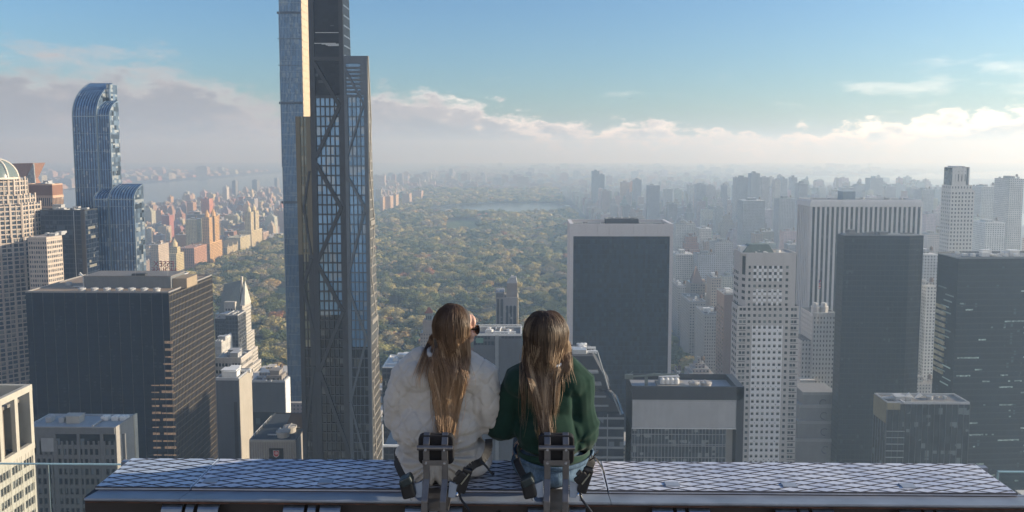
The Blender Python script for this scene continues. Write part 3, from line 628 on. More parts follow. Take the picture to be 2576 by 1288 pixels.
# ============================================================ SUPERTALLS
def steinway():
    Y0 = 650.; c = at(732, 400, Y0); xx = lambda px, Y=Y0, y=250: at(px, y, Y).x-c.x; zz = lambda y: at(732, y, Y0).z
    root = empty('slender_skyscraper', (c.x, Y0, 0), "slender bluish glass supertall with pale vertical ribs and golden east edge", 'skyscraper'); HEROBOX.append((Y0, 703, 784, -200))
    G = glass("slender_glass", (.05,.13,.26), 1.5, 4.6, .25, (.20,.27,.34), rough=.2, metal=.45, var=.6, tilt=.04); z1 = zz(-60)
    xr = xx(762); b = MB(); core = b
    segs = [(0, zz(800), 724), (zz(800), zz(600), 719), (zz(600), zz(420), 714), (zz(420), zz(262), 709), (zz(262), zz(180), 706), (zz(180), zz(35), 704), (zz(35), z1, 703)]
    for (za, zb, px), sy in zip(segs, (900,700,500,340,220,110,10)): b.box(xx(px, Y0, sy), xr, 0, 24, za, zb)
    b.build('glazing', G, root); f = MB()
    for (za, zb, px), sy in zip(segs, (900,700,500,340,220,110,10)):
        xl = xx(px, Y0, sy); n = 15
        for i in range(n+1):
            x = xl+(xr-xl)*i/n; f.box(x-.11, x+.11, -.35, 0, za, zb)
        f.box(xl-.5, xl+.1, -.5, 17, za, zb)
        z = za
        while z < zb: f.box(xl, xr, -.2, 0, z, z+.35); z += 9.2
    f.build('facade_rib', wall("rib_silver", (.17,.22,.28), rough=.45, metal=.4), root); d = MB()
    for y in (35, 262, 512, 98, 165): d.box(xx(702), xr, -.45 if y in (35,262,512) else -.4, 0, zz(y), zz(y-(6 if y in (35,262,512) else 1.5)))
    d.build('plant_floor', wall("plant_floor_dark", (.05,.06,.08)), root)
    e = MB(); e.box(xr, xr+.5, -.5, 24, 0, z1-6)
    for k in range(70): z = k*6.2; e.box(xr+.1, xr+.75, -.6, 24.2, z, z+1.2)
    e.build('terracotta_pier', wall("golden_terracotta", (.60,.45,.28), rough=.4, var=.35, scale=.25, metal=.15), root)
steinway()
def tapering():
    Y0 = 290.; c = at(836, 600, Y0); xx = lambda px, Y=Y0: at(px, 380, Y).x-c.x; zz = lambda y: at(836, y, Y0).z
    root = empty('tapering_skyscraper', (c.x, Y0, 0), "dark tapering glass tower crossed by diagonal beams, tallest in view", 'skyscraper'); HEROBOX.extend([(Y0, 746, 927, 293), (Y0, 783, 960, -100)])
    FR = wall("dark_bronze_frame", (.055,.062,.073), rough=.45, var=.2, metal=.2, scale=.3); FG = wall("gold_reflection_frame", (.15,.135,.10), rough=.4, metal=.35, scale=.3); FS = wall("silver_frame", (.115,.14,.17), rough=.4, metal=.3, scale=.3)  # gold tone stands for sun reflected on the upper west block
    px_, pz_ = xx(797.5)-xx(783.5), (zz(200)-zz(300))/4
    GB = glass("taper_glass_sky_reflection", (.19,.34,.53), px_, pz_, .22, (.34,.42,.50), rough=.12, metal=.45, var=.35, tilt=.02, off=(xx(783.5),0,zz(245)))  # upper glazing with the sky's reflection put into its colour
    GK = glass("taper_glass_dark_reflection", (.035,.045,.055), px_, pz_, .22, (.16,.18,.19), rough=.15, metal=.2, var=.6, tilt=.02, off=(xx(783.5),0,zz(245)))  # lower glazing, darkened in colour for the buildings it would reflect
    D = 30
    def wedge(name, x0, x1, z0, z1, topd, mat, zk=None):   # block whose north side leans in to depth topd at the top
        b = MB(); b.add([(x0,0,z0),(x1,0,z0),(x1,D,z0),(x0,D,z0),(x0,0,z1),(x1,0,z1),(x1,topd,z1),(x0,topd,z1)],[(0,3,2,1),(4,5,6,7),(0,1,5,4),(1,2,6,5),(2,3,7,6),(3,0,4,7)]); return b.build(name, mat, root)
    zt = zz(-150); zr = zz(141); zl = zz(293); zlow = zz(792); zlow2 = zz(872)
    x = [xx(p_) for p_ in (746, 783.5, 868.5, 927)]
    dat = lambda z, z1, td: D+(td-D)*z/z1
    def core(name, xa, xb, zc, z1, td, up):
        b = MB(); da, dc_ = D, dat(zc, z1, td)
        b.add([(xa,0,0),(xb,0,0),(xb,da,0),(xa,da,0),(xa,0,zc),(xb,0,zc),(xb,dc_,zc),(xa,dc_,zc)],[(0,3,2,1),(0,1,5,4),(1,2,6,5),(2,3,7,6),(3,0,4,7),(4,5,6,7)]); b.build(name, GK, root)
        b = MB(); b.add([(xa,0,zc),(xb,0,zc),(xb,dc_,zc),(xa,dc_,zc),(xa,0,z1),(xb,0,z1),(xb,td,z1),(xa,td,z1)],[(0,3,2,1),(0,1,5,4),(1,2,6,5),(2,3,7,6),(3,0,4,7),(4,5,6,7)]); b.build('upper_'+name, up, root)
    core('west_glazing', x[0], x[1]-.02, zlow2, zl, 16, glass('taper_glass_gold_reflection', (.17,.20,.19), px_, pz_, .25, (.32,.33,.28), rough=.15, metal=.4, var=.35, tilt=.02, off=(xx(783.5),0,zz(245)))); core('east_glazing', x[2]+.02, x[3], zlow2, zr, 2.0, GB)  # west block: golden reflection painted into the upper glass colour
    core('centre_glazing', x[1], x[2], zlow, zz(245), dat(zz(245), zt, 8), GB)
    b = MB(); dd = dat(zz(245), zt, 8); b.add([(x[1],0,zz(245)),(x[2],0,zz(245)),(x[2],dd,zz(245)),(x[1],dd,zz(245)),(x[1],0,zt),(x[2],0,zt),(x[2],8,zt),(x[1],8,zt)],[(0,3,2,1),(4,5,6,7),(0,1,5,4),(1,2,6,5),(2,3,7,6),(3,0,4,7)]); b.build('plant_louvre', glass("louvre_dark", (.02,.026,.036), 2.1, 1.2, .03, (.1,.12,.14), rough=.4, spec=.3), root)
    def grid(name, xa, xb, za, zb, mat, edge, cols, vw=.36, hw=.60, skip=0):
        f = MB(); n = cols
        ia, ib = xa+edge, xb-edge
        for i in range(n+1): q = ia+(ib-ia)*i/n; f.box(q-vw/2, q+vw/2, -.42, .0, za, zb)
        f.box(xa, ia, -.6, .05, za, zb); f.box(ib, xb, -.6, .05, za, zb); k = math.floor((za-zz(245))/pz_); z = zz(245)+k*pz_
        while z < zb:
            if z > za: f.box(ia, ib, -.36, 0, z, min(z+hw, zb))
            z += pz_
        return f.build(name, mat, root)
    grid('centre_frame', x[1], x[2], 0, zz(247), FR, 2.0, 5); grid('lower_west_frame', x[0], x[1]-.02, 0, zz(640), FR, 1.6, 2); grid('west_frame', x[0], x[1]-.02, zz(640), zz(395), FG, 1.6, 2); grid('west_crown', x[0], x[1]-.02, zz(395), zl, FG, 1.6, 2, .2, .35)
    grid('east_frame', x[2]+.02, x[3], 0, zz(240), FS, 1.3, 4, .26, .42)
    f = MB(); f.box(x[2]+.02, x[3], -.5, 0, zz(160), zr); f.box(x[3]-2.6, x[3], -.5, 0, zz(240), zz(160)); f.box(x[2]+.02, x[2]+.8, -.5, 0, zz(240), zz(160)); y = 168
    while y < 240: f.box(x[2]+.8, x[3]-2.6, -.3, 0, zz(y+6), zz(y)); y += 10
    f.build('east_crown', FS, root)
    f = MB(); f.box(x[1], x[1]+2.0, -.6, .05, zz(247), zt); f.box(x[2]-1.6, x[2], -.6, .05, zz(247), zt); f.box(x[1]+2, x[2]-1.6, -.5, 0, zz(153), zz(143)); f.box(x[1]+2, x[2]-1.6, -.5, 0, zz(247), zz(240)); f.build('upper_frame', FR, root)
    f = MB()
    for y, xa, xb in ((109,795,850),(111,815,862),(115,830,866),(113,825,866),(82,800,860),(243,793,842)): f.box(xx(xa), xx(xb), -.45, -.05, zz(y+1), zz(y-.6))
    f.build('louvre_rail', wall("rail_white", (.6,.62,.62)), root)
    dg = MB()
    def zig(pts, w_=1.35, pr=-.72):
        for (xa, ya), (xb, yb) in zip(pts, pts[1:]): dg.bar((xx(xa), pr, zz(ya)), (xx(xb), pr, zz(yb)), .5, w_, up=(0,1,0)) if False else dg.bar((xx(xa), pr, zz(ya)), (xx(xb), pr, zz(yb)), w_, .4, up=(0,1,0))
    zig([(795,157),(857,267),(796,396)]); zig([(796,412),(857,523),(793,660)]); zig([(794,665),(857,782),(794,932),(862,1124),(866,1150)])
    dg.build('diagonal_brace', FR, root); dg = MB(); zig([(872,173),(917,262),(872,400)],.7); zig([(872,440),(917,523),(872,690),(872,728),(916,850),(872,1010),(906,1150)],.9); dg.build('east_diagonal', FS, root); dg = MB(); zig([(779,650),(756,720),(779,830)],1.1); zig([(779,920),(757,1080)],1.1); zig([(779,430),(762,520),(779,640)],.8)
    dg.build('diagonal_lattice', FR, root)
    # leaning east face: frame lines on the wedge's side
    for nm, xe, z1, td, mt, zb0 in (('east_side_frame', x[3], zr, 2.0, wall("side_frame_warm", (.30,.28,.25), rough=.45, metal=.2), 0), ('centre_side_frame', x[2], zt, 8, FS, zr)):
        f = MB(); z = zb0
        while z < z1:
            d_ = dat(z, z1, td); f.box(xe-.05, xe+.28, 0, d_, z, z+.5); z += pz_
        for i in range(9):
            fr = i/8; f.bar((xe+.12, D*fr if zb0 == 0 else dat(zb0, z1, td)*fr, zb0), (xe+.12, td*fr, z1), .36, .3, up=(1,0,0))
        f.build(nm, mt, root)
    dg = MB(); 
    def edg(f_, z): return (x[3]+.3, dat(z, zr, 2.0)*f_, z)
    Zs = [0, zz(990), zz(840), zz(690), zz(560), zz(430), zz(300), zr]
    for i in range(len(Zs)-1): dg.bar(edg(.02 if i % 2 else .98, Zs[i]), edg(.98 if i % 2 else .02, Zs[i+1]), .9, .5, up=(1,0,0))
    for y in (812, 562): dg.bar(edg(0, zz(y)), edg(1, zz(y)), .6, 1.8, up=(0,0,1))
    dg.build('side_brace', wall("side_frame_warm", (.30,.28,.25)), root)
tapering()
# ============================================================ SOUTH EDGE OF THE PARK, LEFT
def chateau():
    Y0 = 735.; T = Tower('hotel_tower', "white stepped hotel tower with steep grey-green roof and sunlit windowed side", 541, 594, 790, Y0, 34, cat='hotel')
    ST = wall("hotel_stone", (.50,.48,.44), scale=.08); G = glass("hotel_glass", (.04,.045,.05), 2, 3.3, .3)
    HEROBOX.append((Y0, 545, 640, 745))
    T.core(G, 'glazing'); T.frame(ST, 10, 3.4, 1.35, 1.9, .3, 'SE')
    xs = [T.X(p_) for p_ in (541,594)]; zt = T.z
    b = MB(); z1 = T.Z(722); b.add([(xs[0],0,zt),(xs[1],0,zt),(xs[1],34,zt),(xs[0],34,zt),(xs[0]+2,11,z1),(xs[1]-2,11,T.Z(712)),(xs[1]-2,14,T.Z(712)),(xs[0]+2,14,z1)],[(0,1,5,4),(1,2,6,5),(2,3,7,6),(3,0,4,7),(4,5,6,7)]); rf = b.build('roof', wall("slate_green", (.22,.25,.24), scale=.2, rough=.6), T.root)
    T.slab('gable', ST, T.X(556), T.X(584), -.9, 5, zt-2, T.Z(762)); T.slab('chimney', ST, T.X(590), T.X(594), 9, 12, zt, T.Z(702))
    gw = MB(); [gw.box(T.X(560)+i*2.7, T.X(560)+i*2.7+1.4, -1.05, -.85, zt+j*3.6, zt+j*3.6+2) for i in range(4) for j in range(2)]; gw.build('window', DKM, T.root)
    b = MB(); b.add([(xs[1],2,T.Z(772)),(T.X(606),2,T.Z(772)),(T.X(606),20,T.Z(772)),(xs[1],20,T.Z(772)),(xs[1]+1.2,10,T.Z(728)),(xs[1]+2,12,T.Z(712))],[(0,1,5,4),(1,2,5),(2,3,4,5),(3,0,4)]); b.build('spire_roof', wall("pale_copper", (.55,.56,.50), rough=.5, scale=.2), T.root)
    for i, (pa, yt, y0, y1) in enumerate(((600,774,1,24),(605,850,1,27),(611,895,1,29),(617,930,1,31))):
        b = MB(); b.box(xs[1]+.01*i, T.X(pa), y0-.1*i, y1, 0, T.Z(yt)); s_ = b.build('wing', G, T.root)
        b = MB(); lattice(b, xs[1], T.X(pa), y0-.1*i, y1, 0, T.Z(yt), max(2, 2+i), 3.4, 1.6, 1.9, .3, 'SE', 8); b.box(xs[1], T.X(pa)+.3, y0-.1*i-.3, y1, T.Z(yt), T.Z(yt)+1); b.build('wing_frame', ST, s_)
chateau()
T = Tower('apartment_tower', "small dark-fronted tower just below the steep-roofed hotel", 541, 575, 802, 640, 24, cat='building'); T.core(glass("dark_front", (.03,.04,.05), 2.2, 3.2, .25, (.2,.22,.24))); T.frame(wall("slate_wall", (.10,.11,.125)), 7, 3.2, .9, 1.2, .2); T.roof(n=3, seed=3)
T = Tower('apartment_tower', "slate grey glassy block between the black slab and the white hotel wing", 568, 598, 795, 625, 18, cat='building'); T.core(glass("dark_front2", (.05,.06,.075), 2.2, 3.2, .15, (.2,.22,.24))); T.frame(wall("slate_wall2", (.09,.10,.115)), 4, 3.2, .4, .8, .2); T.roof(n=2, seed=6)
T = Tower('office_building', "beige office block with ribbon windows, white sunny side and busy roof", 541, 606, 905, 480, 20, cat='building'); ST = wall("off_white_wall", (.50,.47,.43), scale=.2)
T.core(glass("ribbon_glass", (.04,.05,.06), 3, 4.6, .2)); T.frame(ST, 8, 4.6, .45, 2.4, .35, 'SE'); T.roof(wall("pale_roof2", (.42,.42,.41), var=.3, scale=.5), ST, 1.2, 9, 12, kinds=('roof_unit','duct','cooling_fan','stair_bulkhead'))
T = Tower('office_building', "white setback block with two dark ribbon windows behind the grey slab", 541, 557, 860, 560, 20, cat='building'); T.core(glass("ribbon_glass2", (.04,.05,.06), 3, 4.6, .2)); T.frame(wall("white_wall", (.62,.61,.58)), 6, 6, .5, 3.5, .35, 'SE'); T.roof(WHM, WHM, 1, 5, 22)
T = Tower('office_building', "blank grey slab with beige sunlit end wall and rooftop plant", 543, 600, 957, 345, 16, cat='building'); T.core(wall("blank_grey", (.115,.125,.14), scale=.1, streak=.2), 'wall')
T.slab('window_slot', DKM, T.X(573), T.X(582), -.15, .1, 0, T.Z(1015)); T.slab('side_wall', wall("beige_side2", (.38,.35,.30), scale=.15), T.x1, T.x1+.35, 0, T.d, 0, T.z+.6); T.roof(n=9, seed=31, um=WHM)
T = Tower('office_building', "low grey glass block with thin white end wall beside the slender supertall", 633, 716, 962, 400, 8, cat='building'); T.core(glass("teal_low", (.05,.065,.075), 2.4, 3.9, .1, (.12,.16,.17)), 'glazing', top=T.Z(1040)); T.slab('upper_wall', wall("grey_cap", (.12,.135,.15)), T.x0-.2, T.x1+.1, -.25, T.d, T.Z(1040), T.z)
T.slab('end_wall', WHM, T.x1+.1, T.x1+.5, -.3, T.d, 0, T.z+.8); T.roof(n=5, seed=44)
bb = MB(); r0 = 4.2; bb.box(-r0, r0, 0, 8, 0, 3.4); bb.box(-r0*.6, r0*.6, 1, 7, 3.4, 5.6); bb.box(-r0*.7, r0*.7, .8, 7.2, 5.6, 6); o_ = bb.build('roof_pavilion', wall("chapel_brown", (.26,.24,.22)), T.root); o_.location = (T.X(676), 1, T.z)
ww = MB(); [ww.tube([(x_,-.1,.8),(x_,-.1,2.3)], .65, 10) for x_ in (-2.6,0,2.6)]; wo_ = ww.build('arched_window', DKM, o_)
# --- clubhouse roof with the red shield
T = Tower('club_building', "ribbed grey stone building with dark roof, two round fans and red shield banner", 628, 744, 1108, 305, 32, cat='building'); ST = wall("ribbed_stone", (.30,.28,.26), scale=.4); T.core(ST, 'wall'); b = MB()
for i in range(20): x_ = T.x0+(T.x1-T.x0)*i/19; b.box(x_-.14, x_+.14, -.3, 0, 0, T.z-.6)
b.build('rib', wall("rib_light", (.36,.34,.31)), T.root); T.slab('cornice', wall("rib_light", (.36,.34,.31)), T.x0, T.x1, -.45, 0, T.z-.6, T.z+.4)
T.roof(wall("dark_roof", (.045,.055,.065), scale=.5), DKM, .5, 2, 7, kinds=('duct',))
for px, y_ in ((690, 4.0), (697, 9.5)): unit('cooling_fan', T.root, (T.X(px), y_, T.z+.15), wall("fan_beige", (.40,.38,.35)), 0, 1.65)
b = MB(); b.add([(T.X(675),13,T.z),(T.X(742),13,T.z),(T.X(742),22,T.z),(T.X(675),22,T.z),(T.X(690),15,T.z+6),(T.X(742),15,T.z+6)],[(0,1,5,4),(1,2,5),(2,3,4,5),(3,0,4)]); b.build('hip_roof', wall("brown_tar", (.10,.08,.07)), T.root)
rl = MB(); [rl.tube([(T.x0+.6, y_, T.z), (T.x0+.6, y_, T.z+1.4)], .06, 5) for y_ in range(1,26,3)]; rl.tube([(T.x0+.6,.5,T.z+1.4),(T.x0+.6,25.5,T.z+1.4)], .08, 5); rl.build('railing', WHM, T.root)
sx0, sx1 = T.X(661), T.X(698); T.slab('sign_panel', plain("sign_black", (.012,.012,.014), .4), sx0, sx1, -.5, -.2, T.Z(1166), T.Z(1131))
cx = (sx0+sx1)/2; zc = T.Z(1144); s_ = 1.15
def shield(k, y): return [(cx+k*a_, y, zc+k*b_) for a_, b_ in ((-1.05,1.2),(0,1.05),(1.05,1.2),(1.05,-.5),(.7,-1.0),(0,-1.35),(-.7,-1.0),(-1.05,-.5))]
for k, y, m_, nm in ((s_, -.56, WHM, 'shield_border'), (s_*.88, -.60, plain("shield_red", (.42,.03,.03), .5), 'shield')):
    b = MB(); P_ = shield(k, y); P2 = shield(k, y+.06); b.add(P_+P2, [tuple(range(8)), tuple(range(15,7,-1))]+[(i,8+i,8+(i+1) % 8,(i+1) % 8) for i in range(8)]); b.build(nm, m_, T.root)
b = MB(); [b.box(cx+s_*a_, cx+s_*c_, -.66, -.6, zc+s_*b_, zc+s_*d_) for a_, c_, b_, d_ in ((-.6,-.15,.25,.42),(-.45,-.3,-.05,.42),(.05,.2,-.05,.5),(.3,.65,.3,.42),(.42,.56,-.02,.5),(-.5,.55,-.18,-.08),(-.25,.3,.55,.65))]; b.build('shield_mark', WHM, T.root)
# ============================================================ CENTRE
T = Tower('hotel_tower', "grey hotel slab with tall arched window strips and sunlit east edge at the park", 1247, 1300, 730, 735, 22, cat='hotel')
ST = wall("hotel_grey", (.30,.29,.29), scale=.15); GD = glass("hotel_dark", (.03,.035,.045), 2, 3.4, .1)
T.core(ST, 'wall', top=T.Z(735), x1=T.X(1268)); T.slab('main_wall', ST, T.X(1268), T.x1, -.6, T.d, 0, T.Z(748)); T.slab('sun_wall', wall("hotel_sun_side", (.50,.44,.32)), T.x1, T.X(1304), -.3, T.d, 0, T.Z(748))  # east strip: sunlight painted in as a lighter, warmer wall colour
T.slab('crown_block', wall("crown_brown", (.27,.24,.22)), T.X(1274), T.X(1301), 1, 14, T.Z(748), T.Z(713)); ab = MB()
def arch(b, xa, xb, y, za, zb, t_=.2):
    r_ = (xb-xa)/2; cx = (xa+xb)/2; P_ = [(xa,za),(xb,za)]+[(cx+r_*math.cos(a), zb-r_+r_*math.sin(a)) for a in [i*math.pi/10 for i in range(11)]]; n = len(P_)
    b.add([(p_[0],y,p_[1]) for p_ in P_]+[(p_[0],y+t_,p_[1]) for p_ in P_], [tuple(range(n)), tuple(range(2*n-1,n-1,-1))]+[(i,n+i,n+(i+1) % n,(i+1) % n) for i in range(n)])
for i in range(3): arch(ab, T.X(1272+i*9.6), T.X(1279+i*9.6), -.75, 0, T.Z(768))
for i in range(2): arch(ab, T.X(1249+i*9.5), T.X(1256+i*9.5), -.15, 0, T.Z(752))
ab.build('arched_window', GD, T.root); b = MB(); [b.box(T.X(1249+i*2.6), T.X(1249+i*2.6)+.5, -.2, .1, T.Z(748), T.Z(738)) for i in range(7)]; b.build('crown_window', GD, T.root)
b = MB(); b.add([(T.X(1275),1,T.Z(713)),(T.X(1301),1,T.Z(713)),(T.X(1301),14,T.Z(713)),(T.X(1275),14,T.Z(713)),(T.X(1283),3,T.Z(701)),(T.X(1298),3,T.Z(699)),(T.X(1298),12,T.Z(699)),(T.X(1283),12,T.Z(701))],[(0,1,5,4),(1,2,6,5),(2,3,7,6),(3,0,4,7),(4,5,6,7)]); b.build('roof', wall("crown_grey", (.36,.36,.36)), T.root)
unit('roof_unit', T.root, (T.X(1253), 6, T.Z(735)), WHM, 0, .8); unit('roof_unit', T.root, (T.X(1288), 8, T.Z(700)), WHM, 0, .8)
# ornate narrow tower with red hipped top
T = Tower('apartment_tower', "narrow ornate stone tower with small red hipped roof, in front of park trees", 1058, 1090, 838, 690, 14, cat='building'); ST = wall("ornate_stone", (.34,.30,.27), scale=.3)
T.core(GD, 'glazing'); T.frame(ST, 5, 3.3, 1.5, 1.9, .3); x0, x1 = T.X(1061), T.X(1087); zc = T.Z(808)
b = MB(); b.box(x0, x1, 1.5, 12, T.z, zc); up = b.build('upper_stage', ST, T.root); b = MB(); lattice(b, x0, x1, 1.5, 12, T.z, zc, 4, 3.3, 1.4, 1.7, .3); b.box(x0-.6, x1+.6, .9, 12.5, T.z-.3, T.z+.5); b.build('upper_frame', ST, up)
x2, x3 = T.X(1066), T.X(1083); b = MB(); b.box(x2, x3, 3.5, 9.5, zc, T.Z(792)); b.box(x2-.5,x3+.5,3,10,T.Z(793),T.Z(791)); b.build('lantern', wall("lantern_green", (.24,.27,.26)), T.root); b = MB(); [arch(b, x2+.6+i*1.9, x2+1.8+i*1.9, 3.35, zc+.8, zc+4, .2) for i in range(3)]; b.build('lantern_window', DKM, T.root)
b = MB(); cx = (x2+x3)/2; z_ = T.Z(791); b.add([(x2-.6,3,z_),(x3+.6,3,z_),(x3+.6,10,z_),(x2-.6,10,z_),(cx-.8,6.5,T.Z(777)),(cx+.8,6.5,T.Z(777))],[(0,1,5,4),(1,2,5),(2,3,4,5),(3,0,4)]); b.build('roof', wall("terracotta_roof", (.26,.11,.08), scale=.6), T.root)
# building with white pipework on its roof
T = Tower('office_building', "grey glass office block with white roof pipework, between the women's heads", 1192, 1312, 845, 430, 20, cat='building'); PN = wall("slate_panel", (.10,.11,.13), scale=.2)
T.core(glass("slate_glass", (.04,.05,.065), 2.2, 3.9, .1, (.15,.18,.2))); T.frame(PN, 14, 3.9, .35, 1.2, .2)
T.slab('centre_pier', wall("pier_grey", (.24,.26,.28)), T.X(1245), T.X(1254), -1.2, .1, 0, T.z+.3); T.slab('left_bay', PN, T.x0, T.X(1244), -1.0, .2, 0, T.Z(868)); T.slab('right_bay', PN, T.X(1255), T.x1, -.8, .2, 0, T.z-1.5)
b = MB()
for z_ in (T.z+.6, T.z+2.): b.tube([(T.x0, 19, z_), (T.x1, 19, z_)], .26, 6)
for i in range(15): x_ = T.x0+(T.x1-T.x0)*i/14; b.tube([(x_,19,T.z),(x_,19,T.z+2)], .12, 5); b.tube([(x_,19,T.z+.6),(x_+1.6,19,T.z+2)], .1, 5)
b.tube([(T.X(1247),-.8,T.Z(862)),(T.X(1258),15,T.z+1.5)], .4, 6); b.build('pipework', WHM, T.root); T.roof(n=8, seed=5, par=WHM, um=WHM, kinds=('roof_unit','duct','cooling_fan')); T.slab('green_screen', wall("screen_teal", (.12,.24,.20)), T.X(1196), T.X(1215), -.9, -.6, T.Z(862), T.Z(850))
# low roofs left of the white jacket
T = Tower('office_building', "dark low block with white cluttered roof between tapering tower and white jacket", 962, 1050, 926, 430, 26, cat='building'); T.core(glass("dk_low", (.03,.035,.045), 2.2, 3.9, .1)); T.frame(wall("dk_low_frame", (.07,.075,.085)), 8, 3.9, .4, 1.2, .2); T.roof(wall("white_roof", (.55,.56,.56)), WHM, .8, 12, 9, um=WHM)
T = Tower('office_building', "dark glass block with one bright white ledge beside the tapering tower foot", 966, 1040, 1122, 235, 24, cat='building'); T.core(glass("dk_low2", (.03,.035,.045), 2.2, 3.9, .1)); T.frame(wall("dk_low_frame", (.07,.075,.085)), 6, 5, .25, .5, .2); T.slab('ledge', WHM, T.x0-.2, T.x1, -.5, .3, T.z-.2, T.z+.4); T.slab('post', WHM, T.x0-.5, T.x0-.2, -.45, .1, 0, T.z+7)
# terraced dark building right of the green sweatshirt
def terraced():
    Y0 = 330.; T = Tower('office_building', "dark terraced office building with pale ribbon bands stepping down behind green sweatshirt", 1440, 1570, 1040, Y0, 30, cat='building'); G = glass("terrace_glass", (.03,.04,.055), 2.4, 3.9, .15, (.14,.17,.2)); BD = wall("terrace_band", (.20,.22,.24), scale=.3)
    def solid(xa, xb, zb_, z1_, y0, nm): b = MB(); b.box(xa, xb, y0, T.d, zb_, z1_); return b.build(nm, G, T.root)
    ZZ = lambda y, y0: T.Z(y, Y0+y0); XX = lambda px, y0: T.X(px, Y0+y0); T.d = 26
    tiers = [(1440,1568,1150,1040,0,0),(1440,1548,1040,985,3,1),(1440,1524,985,895,6,2)]
    T.slab('wall', G, T.x0, T.x1, 0, T.d, 0, T.Z(1040))
    for i,(pa, pb, yb, yt, y0, k) in enumerate(tiers[1:]):
        b = MB(); xa, xb, xt = XX(pa,y0), XX(pb,y0), XX(pb-16-6*k,y0); tz = T.Z(1040) if k == 1 else ZZ(yb,3); b.add([(xa,y0,tz),(xb+(T.X(1568)-T.X(1548)),y0,tz),(xb+4,T.d,tz),(xa,T.d,tz),(xa,y0,ZZ(yt,y0)),(xt,y0,ZZ(yt,y0)),(xt,T.d,ZZ(yt,y0)),(xa,T.d,ZZ(yt,y0))],[(0,3,2,1),(4,5,6,7),(0,1,5,4),(1,2,6,5),(2,3,7,6),(3,0,4,7)]); b.build('terrace_wall', wall("terrace_dark", (.055,.06,.07)), T.root)
    f = MB(); y = 1048
    while y < 1175: f.box(T.x0, T.x1, -.4, 0, T.Z(y+5), T.Z(y)); y += 24.5
    for px in (1503,1534): f.box(T.X(px)-.2, T.X(px)+.2, -.45, 0, 0, T.Z(1040))
    for y, px in ((935,1510),(965,1518),(995,1530),(1018,1536)): f.box(T.x0, XX(px,2.4), 2.4, 6, ZZ(y+4,2.4), ZZ(y,2.4))
    f.build('floor_band', BD, T.root); f = MB(); f.bar((XX(1506,5.6), 5.6, ZZ(884,5.6)), (XX(1536,2.6), 2.6, ZZ(978,2.6)), .5, .5); f.bar((XX(1544,2), 2, ZZ(985,2)), (XX(1568,-.4), -.4, ZZ(1042,-.4)), .5, .5); f.build('sloping_rail', BD, T.root)
    clutter(T.root, XX(1440,6), XX(1500,6), 7, 25, ZZ(895,6), 9, 13, ('roof_unit','duct','roof_unit','cooling_fan'), WHM); unit('antenna', T.root, (T.X(1488), 15, ZZ(895,6)), DKM, .4, .8)
    T.slab('roof_tank', wall("tank_pale", (.5,.52,.53), rough=.4, metal=.3), XX(1443,9), XX(1478,9), 9, 14, ZZ(895,6), ZZ(895,6)+2)
terraced()
# ============================================================ RIGHT
# white-framed dark slab
T = Tower('office_tower', "dark glass slab in a white travertine frame with pale capping band", 1434, 1694, 563, 600, 38); TV = wall("travertine", (.62,.60,.60), var=.06, scale=.06, streak=.06)
x0, x1, zt = T.x0, T.x1, T.z; xi, xj, zi = T.X(1443), T.X(1687), T.Z(594)
T.core(glass("solid_dark_glass", (.008,.018,.036), 1.9, 3.9, .06, (.03,.05,.065), rough=.3, spec=.2, tilt=.012, off=(xi,0,0), var=1.3), x0=xi, x1=xj, y0=.8, d=36, top=zi)
b = MB(); z = 3
while z < zi: b.box(xi, xj, .68, .82, z, z+.5); z += 3.9
for i in range(1, 8): q = xi+(xj-xi)*i/8; b.box(q-.08, q+.08, .6, .82, 0, zi)
b.build('mullion', wall("dark_mullion", (.022,.033,.048), rough=.6, spec=.2), T.root)
b = MB(); b.box(x0, xi, 0, 38, 0, zi); b.box(xj, x1, 0, 38, 0, zi); b.box(xi, xj, 37, 38, 0, zi); b.build('frame_leg', TV, T.root); 
for i in range(8): T.slab('crown_panel', TV, xi+(xj-xi)*i/8+.08, xi+(xj-xi)*(i+1)/8-.08, 0, .6, zi, zt)
b = MB(); b.box(x0, xi, 0, 38, zi, zt); b.box(xj, x1, 0, 38, zi, zt); b.box(xi, xj, .6, 1.2, zi, zt-.02); b.box(xi, xj, 37, 38, zi, zt); b.build('crown', TV, T.root)
T.slab('roof', wall("dark_gravel", (.12,.12,.12)), xi, xj, 1.2, 37, zt-3.0, zt-2.2); T.slab('plant_screen', wall("screen_dark", (.07,.075,.085)), T.X(1530), T.X(1614), 14, 26, zt-2.2, zt+2.4); r_ = random.Random(3)
for i in range(12): unit('roof_unit', T.root, (T.X(1533)+i*2.1, 17+r_.uniform(0,6), zt+2.2), WHM if i % 3 == 0 else UNITM, r_.choice((0,1.57)), .7)
for px in (1452, 1500, 1635, 1660): unit('duct', T.root, (T.X(px), 20, zt-1.6), WHM)
for px in (1476, 1480): unit('antenna', T.root, (T.X(px), 10, zt-2), WHM, 0, .5)
